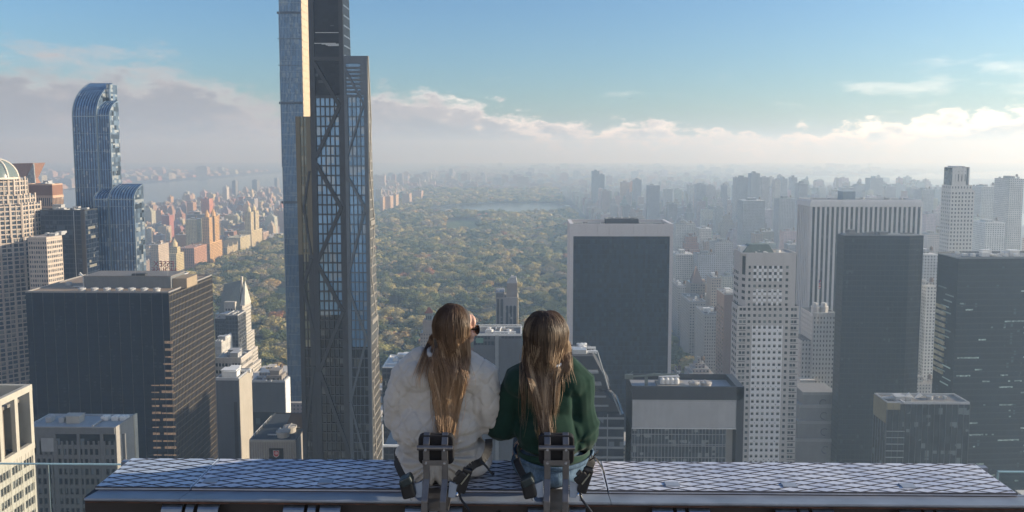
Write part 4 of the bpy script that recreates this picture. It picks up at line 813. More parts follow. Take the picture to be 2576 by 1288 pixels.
# boxed building with crane and four white tanks on the roof
def boxy():
    T = Tower('office_building', "black-framed box building with ribbed grey screen, roof crane and four round tanks", 1591, 1872, 972, 330, 19, cat='building'); FRM = wall("charcoal_frame", (.045,.05,.06), rough=.5); x0, x1, z = T.x0, T.x1, T.z; xa, xb = T.X(1596), T.X(1865)
    T.core(glass("box_glass", (.07,.09,.11), 1.6, 2.9, .15, (.30,.34,.36), rough=.15), x0=xa, x1=T.X(1840), top=T.Z(1076), y0=.4, d=18)
    T.slab('inner_volume', wall("white_inner", (.5,.5,.48)), T.X(1840), xb, 5, 18, 0, T.Z(1076))
    T.slab('header', FRM, x0, x1, -.4, .5, T.Z(1003), z); b = MB(); b.box(x0, xa, -.4, 19, 0, z-.01); b.box(xb, x1, -.4, 19, 0, z-.01); b.box(xa, xb, 18.4, 19, 0, z-.01); b.build('side_frame', FRM, T.root)
    T.slab('screen_wall', wall("screen_grey", (.36,.375,.39)), xa, xb, -.1, .9, T.Z(1076), T.Z(1003)); b = MB(); n = 110
    for i in range(n): q = xa+.4+(xb-xa-.8)*i/n; b.box(q, q+.16, -.28, -.1, T.Z(1071), T.Z(1008))
    b.box(xa, xb, -.45, -.1, T.Z(1076), T.Z(1073.5)); b.build('screen_rib', wall("rib_pale", (.56,.57,.58), rough=.5), T.root); b = MB()
    for i in range(29): q = xa+(T.X(1840)-xa)*i/28; b.box(q-.07, q+.07, -.1, .4, 0, T.Z(1076))
    for y in (1090, 1115, 1119, 1148): b.box(xa, T.X(1840), -.05, .4, T.Z(y+1.2), T.Z(y))
    b.build('mullion', wall("mullion_pale", (.36,.38,.40), metal=.3), T.root)
    T.slab('roof', wall("light_roof", (.30,.31,.33), scale=.5), xa, xb, .5, 18.4, z-3.2, z-2.6); T.slab('plant_deck', wall("deck_beige", (.34,.31,.27)), T.X(1668), T.X(1742), 6, 14, z-2.6, z-1.6)
    for i in range(4):
        b = MB(); b.cyl((0,0), 1.15, 0, 2.2, 16); b.cyl((0,0), 1.0, 2.2, 2.7, 16, .3); o_ = b.build('roof_tank', WHM, T.root); o_.location = (T.X(1683+i*12.5), 8.4, z-1.4)
    for px in (1768, 1800): unit('cooling_fan', T.root, (T.X(px)-.5, 8, z-2.6), wall("fan_grey", (.42,.40,.38)), 0, 1.5)
    b = MB(); b.box(-.6,.6,-.6,.6,0,4.8); b.bar((-9,0,5.2),(14,0,6.1), .5, .7); b.box(-9.6,-6,-.7,.7,4.2,6.2); b.bar((-1,0,5.6),(4,0,6.6), .4,.4); b.box(3,6.5,-.5,.5,5.7,6.4); b.tube([(-8,0,6),(-6,0,7.6)], .15, 6); b.tube([(-.2,0,0),(-1.5,0,.8)], .4, 6); c_ = b.build('roof_crane', wall("crane_green", (.16,.19,.18), rough=.5, metal=.3), T.root); c_.location = (T.X(1638), 6, z-2.6); c_.rotation_euler.z = .06
    for px in (1752, 1758): unit('antenna', T.root, (T.X(px), 7, z-2.6), UNITM, 0, .3)
    clutter(T.root, T.X(1660), T.X(1740), 8, 16, z-1.6, 4, 2)
boxy()
# pale checkered-window tower
def checkered():
    T = Tower('office_tower', "pale limestone tower with checkered white window panels and chamfered corner", 1870, 2018, 640, 470, 13); LS = wall("limestone_grey", (.52,.50,.48), var=.05, scale=.1); WP = wall("white_marble", (.80,.80,.80), var=.03); G = glass("check_glass", (.035,.045,.05), 2.68, 3.9, .15, (.22,.26,.25), rough=.1)
    FH = 3.93; zt = T.z; cw = (T.X(1978)-T.X(1905))/5.0; step = T.X(1905)
    zsh = T.Z(770)
    T.core(G, 'glazing', top=zt-.3, x0=T.X(1885), x1=T.X(2012), y0=2.0, d=17)
    T.slab('lower_glazing', G, T.X(1862), T.X(2019), .45, T.d, 0, zsh)
    def face(nm, xs, ww, y, z0, z1, ztop_solid, mat, xlo, xhi, wh=2.0, fh=FH, blanks=()):
        b = MB(); e = [xlo]+[v for x in xs for v in (x-ww/2, x+ww/2)]+[xhi]
        for a, c_ in zip(e[::2], e[1::2]): b.box(a, c_, y, y+.5, z0, ztop_solid)
        b.box(xlo, xhi, y+.02, y+.5, ztop_solid-.01, z1)
        z = ztop_solid-wh; 
        while z > z0:
            for x in xs: b.box(x-ww/2, x+ww/2, y+.03, y+.5, max(z0, z-(fh-wh)), z)
            z -= fh
        return b.build(nm, mat, T.root)
    XS = [T.X(p_) for p_ in (1906,1919,1932,1945,1958,1972)]
    ZW = T.Z(668)
    face('upper_wall', [T.X(1892)]+XS+[T.X(1988)], 1.75, 1.5, zsh, zt, ZW, LS, T.X(1883), T.X(2010), wh=1.8)
    face('lower_wall', [T.X(1871),T.X(1880), T.X(1892)]+XS+[T.X(1988),T.X(2002),T.X(2010)], 1.75, 0, 0, zsh+.6, zsh-.6, LS, T.X(1862), T.X(2019), wh=1.8)
    wp = MB()                              # projecting white marble checks between the windows
    for (z1_, nrow, y) in ((ZW, 3, 1.3), (ZW-4*FH+1.0, 3, 1.3)):
        for r_ in range(nrow):
            for g_ in ((0,1,2),(3,4,5)):
                for i in g_[:-1]: xm = (XS[i]+XS[i+1])/2; wp.box(xm-.62, xm+.62, y, y+.3, z1_-r_*FH-1.9, z1_-r_*FH+.1)
                if r_ < nrow-1:
                    for i in g_: wp.box(XS[i]-.95, XS[i]+.95, y, y+.3, z1_-(r_+1)*FH+.15, z1_-r_*FH-2.0)
    z = zsh-.6-3*FH+.6; y = -.22
    k = 0
    while z > 10:
        xm0, xm1 = (XS[0]+XS[1])/2-2.6, XS[5]+1.3
        for i in range(5): xm = (XS[i]+XS[i+1])/2; wp.box(xm-.72, xm+.72, y, y+.3, z-2.0, z+.1)
        wp.box(XS[0]-1.5, XS[5]+1.5, y+.03, y+.3, z-FH+.12, z-1.95); wp.box(XS[0]-1.5, XS[0]-.95, y, y+.3, z-2.0, z+.1); wp.box(XS[5]+.95, XS[5]+1.5, y, y+.3, z-2.0, z+.1)
        z -= FH; k += 1
    wp.build('marble_pattern', WP, T.root); st = MB()
    z = zsh-2*FH; 
    while z > 5:
        for xa, xb in ((T.X(1863), T.X(1884)), (T.X(1998), T.X(2018.5))): st.box(xa, xb, -.06, .0, z+.55, z+.9)
        z -= FH
    z = zsh-.6-2.9*FH; j = 0
    while z > 10:
        for i in (0, 2, 3, 4) if j % 2 else (0, 4): xm = (XS[i]+XS[i+1])/2; st.box(xm-.22, xm+.22, y-.05, y, z-FH/2-1.15, z-FH/2-.7)
        z -= FH*3; j += 1
    st.build('inlay_pattern', wall("inlay_dark", (.06,.065,.07)), T.root)
    # chamfered corner and west side
    c = MB(); a, b_ = (T.X(1870)+.6, 9.0), (T.X(1883), 1.5); c.prism([(T.X(1870)+.6, 20),(T.X(1870)+.6, 7),(T.X(1883), 1.5),(T.X(1890), 1.9),(T.X(1890), 20)], zsh, zt); c.build('corner_wall', LS, T.root)
    w_ = MB()
    pz = ZW
    p0, p1 = Vector((T.X(1870)+.6, 7, 0)), Vector((T.X(1883), 1.5, 0)); n = Vector((-(p1-p0).y, (p1-p0).x, 0)).normalized(); n = -n if n.y > 0 else n
    q0, q1 = p0+(p1-p0)*.45+n*.08, p0+(p1-p0)*.9+n*.08
    w_.bar(q0+Vector((0,0,zt-6.5)), q1+Vector((0,0,zt-6.5)), .12, 10)
    for k in range(1,6): w_.bar(q0+Vector((0,0,ZW-k*FH-.9)), q1+Vector((0,0,ZW-k*FH-.9)), .12, 1.8)
    z = zt-12
    for k in range(6):
        for yy in (9, 12.5, 16): w_.box(T.X(1870)+.5, T.X(1870)+.65, yy, yy+1.9, z-1.8-k*FH, z-k*FH)
    z = zsh-2
    while z > 4:
        for yy in (1.5,5,8.5): w_.box(T.X(1862)-.08, T.X(1862)+.1, yy, yy+1.9, z-1.9, z)
        z -= FH
    w_.build('side_pane', G, T.root); b = MB(); b.box(T.X(1862)-.02, T.X(1862)+.4, .01, T.d, 0, zsh+.6); b.box(T.X(2018.6), T.X(2019), .01, T.d, 0, zsh+.6); b.box(T.X(2009.6), T.X(2010), 2, 20, zsh, zt); b.build('side_wall', LS, T.root)
    T.roof(wall("beige_roof", (.42,.38,.33), var=.3), LS, 1.0, 8, 15, z=zt-.2, x0=T.X(1871), x1=T.X(2011), y0=1.6, y1=20, um=WHM)
    b = MB(); xa, xb = T.X(1884), T.X(1962); b.add([(xa,8,zt),(xb,8,zt),(xb,18,zt),(xa,18,zt),(xa+4,10,zt+5),(xb-3,10,zt+5),(xb-3,16,zt+5),(xa+4,16,zt+5)],[(0,1,5,4),(1,2,6,5),(2,3,7,6),(3,0,4,7),(4,5,6,7)]); b.build('plant_house', wall("green_copper", (.17,.21,.20)), T.root); unit('antenna', T.root, (T.X(1990), 20, zt), WHM, 0, .5)
checkered()
# striped white marble slab
T = Tower('office_tower', "wide white slab tower with dark vertical stripes and a small roof house", 2041, 2318, 507, 705, 32); MW = wall("marble_white", (.66,.66,.66), var=.06, scale=.05)
T.core(glass("stripe_glass", (.03,.038,.048), 2, 3.8, .06, (.14,.16,.18)), top=T.Z(520)); T.frame(MW, 23, 400, 1.75, .1, 1.1, 'SEW', 'pier', z1=T.z-.5, nyd=7); T.slab('cap', MW, T.x0-1.2, T.x1+1.2, -1.2, T.d+1.2, T.Z(519), T.z)
T.roof(wall("dark_roof3", (.2,.2,.21)), MW, 1.6, 8, 6, t_=1.2); T.slab('roof_house', wall("blue_grey_house", (.30,.36,.40)), T.X(2136), T.X(2168), 14, 26, T.z, T.z+8.5)
# dark faceted tower
T = Tower('skyscraper', "plain black faceted glass tower in front of the white striped slab", 2124, 2326, 593, 535, 15); G = glass("black_facet", (.008,.014,.026), 1.6, 3.7, .01, (.05,.06,.07), rough=.3, spec=.2, tilt=.015)
b = MB(); P_ = [(T.x0,0),(T.X(2290),-1.5),(T.x1,1.5),(T.x1+1,14),(T.x0+8,16),(T.x0,11)]; b.prism(P_, 0, T.z); b.build('glazing', G, T.root); b = MB()
for (a_, c_) in zip(P_, P_[1:]):
    a_, c_ = Vector((*a_,0)), Vector((*c_,0)); n_ = max(2, round((c_-a_).length/3.2)); 
    for i in range(n_+1): q = a_+(c_-a_)*i/n_; b.bar(q, q+Vector((0,0,T.z)), .16, .3)
z = 3
while z < T.z: b.prism([(x*1.004, y-.12 if y < 5 else y) for x, y in P_], z, z+.6); z += 3.7
b.build('mullion', wall("black_mullion", (.028,.035,.043), rough=.6, spec=.2), T.root)
b = MB(); b.prism([(x*.97, y*.94+1) for x, y in P_], T.z, T.z+.3); b.build('roof', wall("slate_roof", (.17,.18,.19)), T.root); clutter(T.root, T.x0, T.x1, 1, 15, T.z+.2, 10, 8, m=wall("unit_dk", (.2,.21,.22)))
# pale tall ribbed tower
def ribbed():
    T = Tower('apartment_tower', "tall pale limestone apartment tower with notched crown, highest on the east side", 2372, 2450, 600, 900, 30, cat='skyscraper'); LS = wall("limestone_pale", (.60,.58,.55), var=.05); G = glass("ribbed_glass", (.03,.035,.04), 2.2, 3.6, .1, (.25,.26,.26))
    HEROBOX.append((900, 2374, 2438, 420))
    for i, (pa, pb, yt, y0) in enumerate(((2392,2450,478,0),(2392,2444,465,.6),(2394,2437,420,1.2))):
        xa, xb, z1 = T.X(pa), T.X(pb), T.Z(yt); z0 = 0 if i == 0 else T.Z(478)
        b = MB(); b.box(xa, xb, y0, 20-y0, z0, z1-1); s_ = b.build('shaft', G, T.root); b = MB(); 
        if i < 2: lattice(b, xa, xb, y0, 20-y0, z0, z1, 7, 4.6, 1.9, 2.3, .45)
        else:
            b.box(xa, xb, y0-.3, 19, z1-5, z1-1); 
            for q in range(5): x_ = xa+(xb-xa)*(q+.02)/5.05; b.box(x_, x_+(3.4 if q in (0,) else 2.5), y0-.5, 18.5, z0, z1+(1.2 if q % 2 else 0))
            b.box(xb-3.4, xb, y0-.5, 18.5, z0, z1); [b.box(xa, xb, y0-.35, 3, T.Z(yy), T.Z(yy)+3) for yy in (468,462,438)]
        b.build('shaft_frame', LS, s_)
ribbed()
# the big dark glass tower at the right edge
def rightglass():
    T = Tower('skyscraper', "very wide dark glass tower with scattered pale lit floors at the east edge", 2368, 2700, 650, 480, 60); x0, x1 = T.x0, T.x1
    G = glass("wide_dark_glass", (.008,.014,.024), 1.5, 3.85, .02, (.06,.09,.1), rough=.3, spec=.2, tilt=.015, off=(x0,0,0)); xs = T.X(2412)
    P_ = [(xs,-3.0),(x1,2),(x1,26),(xs+14,24),(xs-.5,20)]
    b = MB(); b.prism(P_, 0, T.z); b.build('glazing', G, T.root); b = MB(); z = 2
    while z < T.z-1: b.prism([(x+(.0 if y > 30 else (.15 if x > 0 else -.15)), y-.16 if y < 20 else y) for x, y in P_], z, z+.8); z += 3.85
    b.build('spandrel', wall("spandrel_dark", (.028,.034,.041), rough=.6, spec=.2), T.root)
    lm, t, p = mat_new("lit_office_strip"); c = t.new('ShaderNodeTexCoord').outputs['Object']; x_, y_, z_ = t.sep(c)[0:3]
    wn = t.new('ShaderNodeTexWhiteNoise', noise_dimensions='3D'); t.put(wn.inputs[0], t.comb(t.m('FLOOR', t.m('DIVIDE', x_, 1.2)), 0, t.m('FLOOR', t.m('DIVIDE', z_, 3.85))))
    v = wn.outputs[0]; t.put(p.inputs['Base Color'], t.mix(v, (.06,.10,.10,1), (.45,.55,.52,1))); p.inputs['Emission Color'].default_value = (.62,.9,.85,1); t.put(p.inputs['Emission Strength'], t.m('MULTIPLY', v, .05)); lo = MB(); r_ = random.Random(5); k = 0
    zz = T.z-1.4
    while zz > 40:
        k += 1; zz = 2+3.85*int((T.z-18-k*3.85-2)/3.85)
        if zz < 30: break
        x = xs+2
        while x < x1-10:
            L = r_.choice((1.2,1.2,2.4,4.8,9,14)); 
            if r_.random() < (.34 if k > 4 else .12):
                yy = -3.0+(x-xs)/(x1-xs)*5; y2 = -3.0+(x+L-xs)/(x1-xs)*5
                lo.bar((x, yy-.19, zz+1.6+(.0)), (x+L, y2-.19, zz+1.6), .12, .9)
            x += L+r_.choice((1.5,3,7,12))
        if r_.random() < .6: q = r_.uniform(0,.5); a_, c_ = Vector((xs-.5,20,0)), Vector((xs,-3,0)); p0, p1 = a_+(c_-a_)*q, a_+(c_-a_)*(q+.4); lo.bar((p0.x-.2,p0.y,zz+1.6),(p1.x-.2,p1.y,zz+1.6), .12, .9)
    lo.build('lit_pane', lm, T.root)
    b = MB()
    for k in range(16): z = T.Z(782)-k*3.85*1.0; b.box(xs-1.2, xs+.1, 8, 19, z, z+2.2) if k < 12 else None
    b.build('sun_painted_bay', glass("sun_painted_bay", (.42,.38,.24), 2, 2, .3, (.6,.55,.4), rough=.3), T.root)  # yellow light on this bay is painted into its glass colour
    b = MB(); b.prism([(x*.97, y*.95+1.5) for x, y in P_], T.z, T.z+.3); b.build('roof', wall("slate_roof", (.17,.18,.19)), T.root); b = MB(); [b.bar((*a_, T.z+.6), (*c_, T.z+.6), .7, 1.2) for a_, c_ in zip(P_, P_[1:])]; b.build('parapet', wall("parapet_grey", (.2,.21,.22)), T.root)
    clutter(T.root, T.X(2430), T.X(2600), 2, 24, T.z+.3, 16, 21, m=WHM); unit('antenna', T.root, (T.X(2442), 20, T.z), WHM, 0, .6)
rightglass()
# lower glass building in front of it
T = Tower('office_building', "lower dark glass office building with white roof sculpture in front of black tower", 2232, 2440, 1017, 400, 15, cat='building')
T.core(glass("lowright_glass", (.03,.038,.045), 2.1, 3.9, .12, (.18,.22,.23), off=(T.x0,0,0))); T.frame(wall("lowright_frame", (.13,.14,.15)), 14, 400, .22, .1, .3, 'SEW', 'mullion'); b = MB()
for i, y in enumerate((1078,1094,1110,1127,1143)): b.box(T.x0, T.X(2300), -.35, 0, T.Z(y+1.5), T.Z(y))
b.build('pale_band', wall("pale_band", (.36,.40,.40)), T.root); T.slab('gold_fascia', wall("gold_fascia", (.26,.23,.15)), T.x0-.3, T.X(2286), -.3, .2, T.Z(1025), T.z+.6); T.slab('side_fascia', wall("gold_fascia", (.26,.23,.15)), T.x0-.4, T.x0+.1, .3, 15, T.Z(1060), T.z+.6)
T.roof(n=7, seed=17); b = MB()
for s_ in (-1, 1): b.add([(0,0,0),(s_*2.8,.2,3.2),(s_*4.6,.4,1.6),(s_*2.2,.2,.8),(0,.8,0),(s_*2.8,1,3.2),(s_*4.6,1.2,1.6),(s_*2.2,1,.8)],[(0,1,2,3),(7,6,5,4),(0,4,5,1),(1,5,6,2),(2,6,7,3),(3,7,4,0)])
o_ = b.build('roof_sculpture', WHM, T.root); o_.location = (T.X(2338), 6, T.z+1)
# chateau-topped white building with flagpole
T = Tower('office_tower', "white stone tower with small octagonal turrets seen through gap beside black tower", 2046, 2110, 790, 600, 26); LS = wall("limestone_bright", (.62,.61,.59), var=.05); G = glass("crown_glass", (.05,.055,.06), 2, 3.5, .2, (.3,.3,.3))
T.core(G); T.frame(LS, 8, 3.7, 1.55, 1.9, .35); 
for px in (2066, 2088): b = MB(); b.cyl((0,0), 3.4, 0, 4.5, 8); b.cyl((0,0), 3.7, 4.5, 5.2, 8); b.cyl((0,0), 2.6, 5.2, 8, 8, 2.2); o_ = b.build('turret', LS, T.root); o_.location = (T.X(px), 5, T.z)
T.slab('parapet', LS, T.x0-.4, T.x1, -.5, .3, T.z-1, T.z+1.2); T.slab('west_wing', G, T.X(2030), T.x0, 2, 24, 0, T.Z(855)); b = MB(); lattice(b, T.X(2030), T.x0, 2, 24, 0, T.Z(855), 3, 3.7, 1.55, 1.9, .35); b.build('west_wing_frame', LS, T.root)
T.slab('stepped_wing', LS, T.X(2022), T.X(2060), -5, 2, 0, T.Z(948)); b = MB(); [b.box(T.X(2025)+i*2.5, T.X(2025)+i*2.5+1.2, -5.1, -4.9, T.Z(960)-j*3.7, T.Z(960)-j*3.7+1.8) for i in range(4) for j in range(10)]; b.build('window', G, T.root)
fp = MB(); fp.tube([(0,0,0),(0,0,38)], .22, 8); fp.cyl((0,0),.35,38,38.6,8); root = empty('flagpole', (at(2056,800,598).x, 598, T.Z(812)), "slim flagpole flying a small red, white and blue flag against the striped slab", 'flagpole'); fp.build('pole', WHM, root)
rw = plain("flag_red", (.55,.06,.06), .8); fl = MB(); 
for i in range(7): fl.box(.25, 1.7+.2*math.sin(i), -.04, .04, 28.5+i*1.0, 29.5+i*1.0-.02)
f_ = fl.build('flag', rw, root); fw = MB(); [fw.box(.3,1.75,-.06,.06,29+i*2,29.9+i*2) for i in range(3)]; fw.build('white_stripe', WHM, f_); fw = MB(); fw.box(.24,1.0,-.07,.07,33.2,35.6); fw.build('blue_field', plain("flag_blue", (.03,.05,.25), .8), f_)
# stepped art-deco block with swirl relief
T = Tower('office_building', "stepped grey art-deco block with swirl reliefs below the white turret tower", 2022, 2110, 1110, 545, 30, cat='building'); AD = wall("deco_grey", (.25,.25,.255), scale=.15)
for i, (pa, yt, y0) in enumerate(((2022,1100,0),(2026,1058,2),(2034,1020,4),(2044,990,6))):
    b = MB(); b.box(T.X(pa), T.x1-.01*i, y0, 30, 0 if i == 0 else T.Z(yt+50), T.Z(yt)); st_ = b.build('stage', AD, T.root); b = MB(); b.box(T.X(pa)-.4, T.x1+.2, y0-.4, y0+.4, T.Z(yt+6), T.Z(yt)+.4); [b.box(T.X(pa)+.6+j*1.7, T.X(pa)+1.4+j*1.7, y0-.55, y0-.3, T.Z(yt+5.5), T.Z(yt+1)) for j in range(11)]; b.build('dentil_band', wall("deco_light", (.36,.36,.36)), st_)
    b = MB(); b.tube([(T.X(2100)-1+2.6*math.cos(a), y0-.35, T.Z(yt+26)+2.6*math.sin(a)) for a in [i_*math.pi*1.3/10+.8 for i_ in range(11)]], .4, 6); b.build('swirl_relief', wall("deco_dark", (.10,.10,.105)), st_)
# plain brick slab and the Fifth Avenue wall
T = Tower('apartment_tower', "plain pink-brown brick slab with blank south wall left of the checkered tower", 1822, 1856, 742, 620, 24, cat='building'); BR = wall("pink_brick", (.26,.21,.20), scale=.1, var=.1); T.core(BR, 'wall'); b = MB()
for j in range(38):
    for i in range(4): b.box(T.x0-.08, T.x0+.1, 2+i*5.4, 4.6+i*5.4, 8+j*3.3, 9.7+j*3.3)
b.build('side_pane', glass("brick_glass", (.06,.065,.07), 2, 3.3, .4, (.3,.3,.3)), T.root); T.roof(n=5, seed=2, um=WHM); T.slab('base_wing', wall("brown_base", (.17,.15,.145)), T.X(1830), T.X(1870), -8, 3, 0, T.Z(1025)); T.slab('rooftop_terrace', wall("terrace_tan", (.36,.32,.28)), T.X(1832), T.X(1868), -8.3, 2, T.Z(1025), T.Z(1018))
for lb, px0, px1, yt, Y, dep, col, nx in (("white hotel with green setback roof gardens on Fifth Avenue", 1772, 1815, 792, 800, 40, (.46,.45,.43), 7), ("pale limestone block with long windowed west side on Fifth Avenue", 1735, 1775, 760, 900, 50, (.42,.40,.38), 6),
        ("narrow white apartment block farthest up the Fifth Avenue wall", 1706, 1732, 722, 1060, 60, (.45,.43,.41), 5), ("beige apartment block with tall sunlit corner behind the white hotel", 1790, 1814, 700, 930, 24, (.48,.42,.36), 4)):
    T = Tower('apartment_tower', lb, px0, px1, yt, Y, dep, cat='building'); T.core(glass("fifth_glass", (.07,.08,.09), 2, 3.4, .3, (.3,.3,.3))); T.frame(wall("fifth_%d" % px0, col, scale=.1), nx, 3.4, 1.5, 1.8, .3, nyd=12); T.roof(n=4, seed=px0, um=WHM); unit('water_tank', T.root, (T.x1-4, 8, T.z+.2), TANKM)
T = Tower('hotel_tower', "hotel tower with steep pyramid roof among the Fifth Avenue blocks", 1737, 1774, 712, 955, 24, cat='hotel'); T.core(glass("fifth_glass", (.07,.08,.09), 2, 3.4, .3, (.3,.3,.3))); LS = wall("sherry_stone", (.36,.33,.30)); T.frame(LS, 6, 3.4, 1.4, 1.8, .3)
b = MB(); b.add([(T.x0+3,3,T.z),(T.x1-2,3,T.z),(T.x1-2,20,T.z),(T.x0+3,20,T.z),((T.x0+T.x1)/2-.7,11,T.Z(672)),((T.x0+T.x1)/2+.7,12,T.Z(672))],[(0,1,5,4),(1,2,5),(2,3,4,5),(3,0,4)]); b.build('pyramid_roof', wall("pyramid_brown", (.20,.15,.14)), T.root); T.slab('east_turret', wall("turret_pink", (.44,.34,.27)), T.X(1772), T.X(1781), 4, 14, 0, T.Z(705))
# ============================================================ CENTRAL PARK WEST
def cpw(name, label, px0, px1, ytop, Y, dep, col, nx=5, towers=(), cat='building', gables=False):
    T = Tower(name, label, px0, px1, ytop, Y, dep, cat=cat); m_ = wall("cpw_%d" % int(ytop), col, scale=.08, var=.1); G = glass("cpw_glass", (.03,.03,.03), 2.2, 3.3, .15, (.2,.17,.14), spec=.2); T.core(G); T.frame(m_, nx, 3.4, 1.7, 1.5, .35, 'SE', nyd=max(6, round(dep/4.2)))
    for (yt, y0, y1) in towers:
        ta, tb_ = T.x1-16, T.x1-.5; b = MB(); b.box(ta, tb_, y0, y1, T.z, T.Z(yt)); s_ = b.build('tower', G, T.root); b = MB(); lattice(b, ta, tb_, y0, y1, T.z, T.Z(yt), 4, 3.4, 1.6, 1.7, .3, 'SE', 5); b.build('tower_frame', m_, s_)
        b = MB(); w_ = 15; b.cyl((0,0), w_*.36, 0, w_*.5, 8); b.cyl((0,0), w_*.28, w_*.5, w_*.8, 8, w_*.2); b.cyl((0,0), w_*.12, w_*.8, w_*1.2, 8, .1); o_ = b.build('crown_lantern', m_, s_); o_.location = ((ta+tb_)/2, (y0+y1)/2, T.Z(yt))
    b = MB(); b.box(T.x0-.3, T.x1+.4, -.4, dep, T.z, T.z+1.1); b.build('cornice', m_, T.root)
    if gables:
        for i in range(3):
            b = MB(); y = 3+i*(dep-10)/2; b.add([(T.x0,y,T.z),(T.x1+.5,y,T.z),(T.x1+.5,y+8,T.z),(T.x0,y+8,T.z),(T.x0,y+4,T.z+11),(T.x1+.5,y+4,T.z+11)],[(0,1,5,4),(1,2,5),(2,3,4,5),(3,0,4)]); b.build('gable_roof', wall("gable_roof", (.40,.33,.22)), T.root)
    else: unit('water_tank', T.root, (0, dep*.5, T.z+1), TANKM); clutter(T.root, T.x0, T.x1, 2, dep-2, T.z+1.1, 3, px0)
    return T
for a in (('apartment_tower', "orange twin-towered apartment house lit by the sun along the park's west edge", 527.5, 613, 69, (.62,.40,.19), ((548,1,19),(548,31,57))),
    ('apartment_tower', "cream twin-towered apartment house with tall pinnacles farther up the west edge", 632, 583, 80, (.62,.54,.36), ((534,0,22),(534,34,60))),
    ('apartment_house', "red-brown brick apartment house with cream bands and rooftop stack by the park", 488, 625, 64, (.50,.29,.20), ()),
    ('apartment_house', "low cream gabled apartment house between orange twin towers and yellow block", 571, 624, 68, (.56,.48,.32), ()),
    ('apartment_house', "pale yellow long apartment house before the cream twin towers", 604, 599, 70, (.62,.56,.38), ()),
    ('apartment_tower', "narrow yellow-beige tower behind the rooftop name sign near the park corner", 443, 640, 34, (.60,.52,.32), ((624,6,20),)),
    ('apartment_house', "pink and cream striped block just north of the cream twin towers", 662, 586, 44, (.52,.40,.32), ()),
    ('apartment_house', "long low beige row where the park's west edge bends behind the supertall", 684, 598, 98, (.58,.52,.40), ())):
    Yc_ = 690*1920/(1320-a[2]); cpw(a[0], a[1], a[2]-32*1920/Yc_, a[2], a[3], Yc_, a[4], a[5], 8, a[6], gables='gabled' in a[1])
for i, (px0, px1, yt, Y, c_) in enumerate(((955,963,496,3000,(.5,.36,.26)),(968,982,494,3050,(.52,.38,.27)),(985,996,490,3200,(.55,.42,.3)),(1012,1030,487,3400,(.5,.38,.3)),(1040,1060,480,3700,(.52,.38,.3)))):
    apx(px0, px1, yt, Y, 70, c_, .1)
# hotel seen from behind, its roof sign facing the park
T = Tower('hotel_tower', "brown brick hotel carrying a mirror-reversed rooftop name sign, above the black slab", 366, 440, 700, 720, 30, cat='hotel'); T.core(GD, 'glazing'); T.frame(wall("essex_brick", (.34,.25,.19), scale=.1), 12, 3.3, 1.5, 1.8, .3, 'SE'); T.roof(n=3, seed=40)
rs = plain("sign_red", (.30,.03,.03), .6)
def letters(txt, parent, x, y, z, size, mat, name, mirror=False, ext=.15):
    cu = bpy.data.curves.new(name, 'FONT'); cu.body = txt; cu.size = size; cu.extrude = ext; cu.align_x = 'CENTER'; o = bpy.data.objects.new(name, cu); COL.objects.link(o)
    dg_ = bpy.context.evaluated_depsgraph_get(); me = bpy.data.meshes.new_from_object(o.evaluated_get(dg_)); bpy.data.objects.remove(o)
    o = bpy.data.objects.new(name, me); COL.objects.link(o); me.materials.append(mat); o.parent = parent; o.location = (x, y, z); o.rotation_euler = (math.pi/2, 0, math.pi if mirror else 0); return o
sg = empty('rooftop_sign', (T.cx+T.X(411), 716, T.z), "dark red two-line rooftop letters reading backwards, on the brick hotel", 'sign')
letters('ESSEX', sg, 0, 0, T.Z(671)-T.z, 7.6, rs, 'upper_word', True); letters('HOUSE', sg, 0, 0, T.Z(687)-T.z, 7.6, rs, 'lower_word', True)
b = MB(); [b.tube([(x_,.8,0),(x_,.8,T.Z(659)-T.z)], .14, 5) for x_ in range(-11,12,4)]; [b.tube([(-11,.8,z_),(11,.8,z_)], .12, 5) for z_ in (1,8.5,15)]; b.build('sign_scaffold', DKM, sg)
# ------------------------------------------------------------ emit the blocks: the ones that show largest as things, the rest as one mass
def visible_counts(items, people=True):
    buf = np.full((644, 1288), -1, int); lst = [(Y, -2, x0, x1, yt, 1288) for Y, x0, x1, yt in HEROBOX+(PEOPLE_BOX if people else [])] + items
    for Y, i, x0, x1, yt, yb in sorted(lst, key=lambda q: -q[0]): paint(buf, i, x0, x1, yt, yb)
    u, n = np.unique(buf, return_counts=True); return dict(zip(u.tolist(), n.tolist()))
PEOPLE_BOX = [(3.7,965,1255,800),(3.7,1240,1505,800),(3.9,240,2560,1160)]
items = []
def bbox_px(x0, x1, y0, y1, z0, z1):
    ps = [proj((x, y, z)) for x in (x0, x1) for y in (y0, y1) for z in (z0, z1)]
    return min(p_[0] for p_ in ps), max(p_[0] for p_ in ps), min(p_[1] for p_ in ps), max(p_[1] for p_ in ps)
for i, a in enumerate(APTS):
    if a['y'][0] < 100: continue
    bb = bbox_px(*a['x'], *a['y'], 0, a['h']); a['px'] = bb
    if bb[1] < -20 or bb[0] > 2600: continue
    items.append((a['y'][0], i, *bb))
cnt = visible_counts(items)
vis = sorted([i for i, n in cnt.items() if i >= 0 and n >= 1], key=lambda i: -(cnt[i]+(1e6 if APTS[i].get('key') else 0)))
THINGS = vis[:285]; ts = set(THINGS)
REST = [i for i in visible_counts(items, False) if i >= 0 and i not in ts]
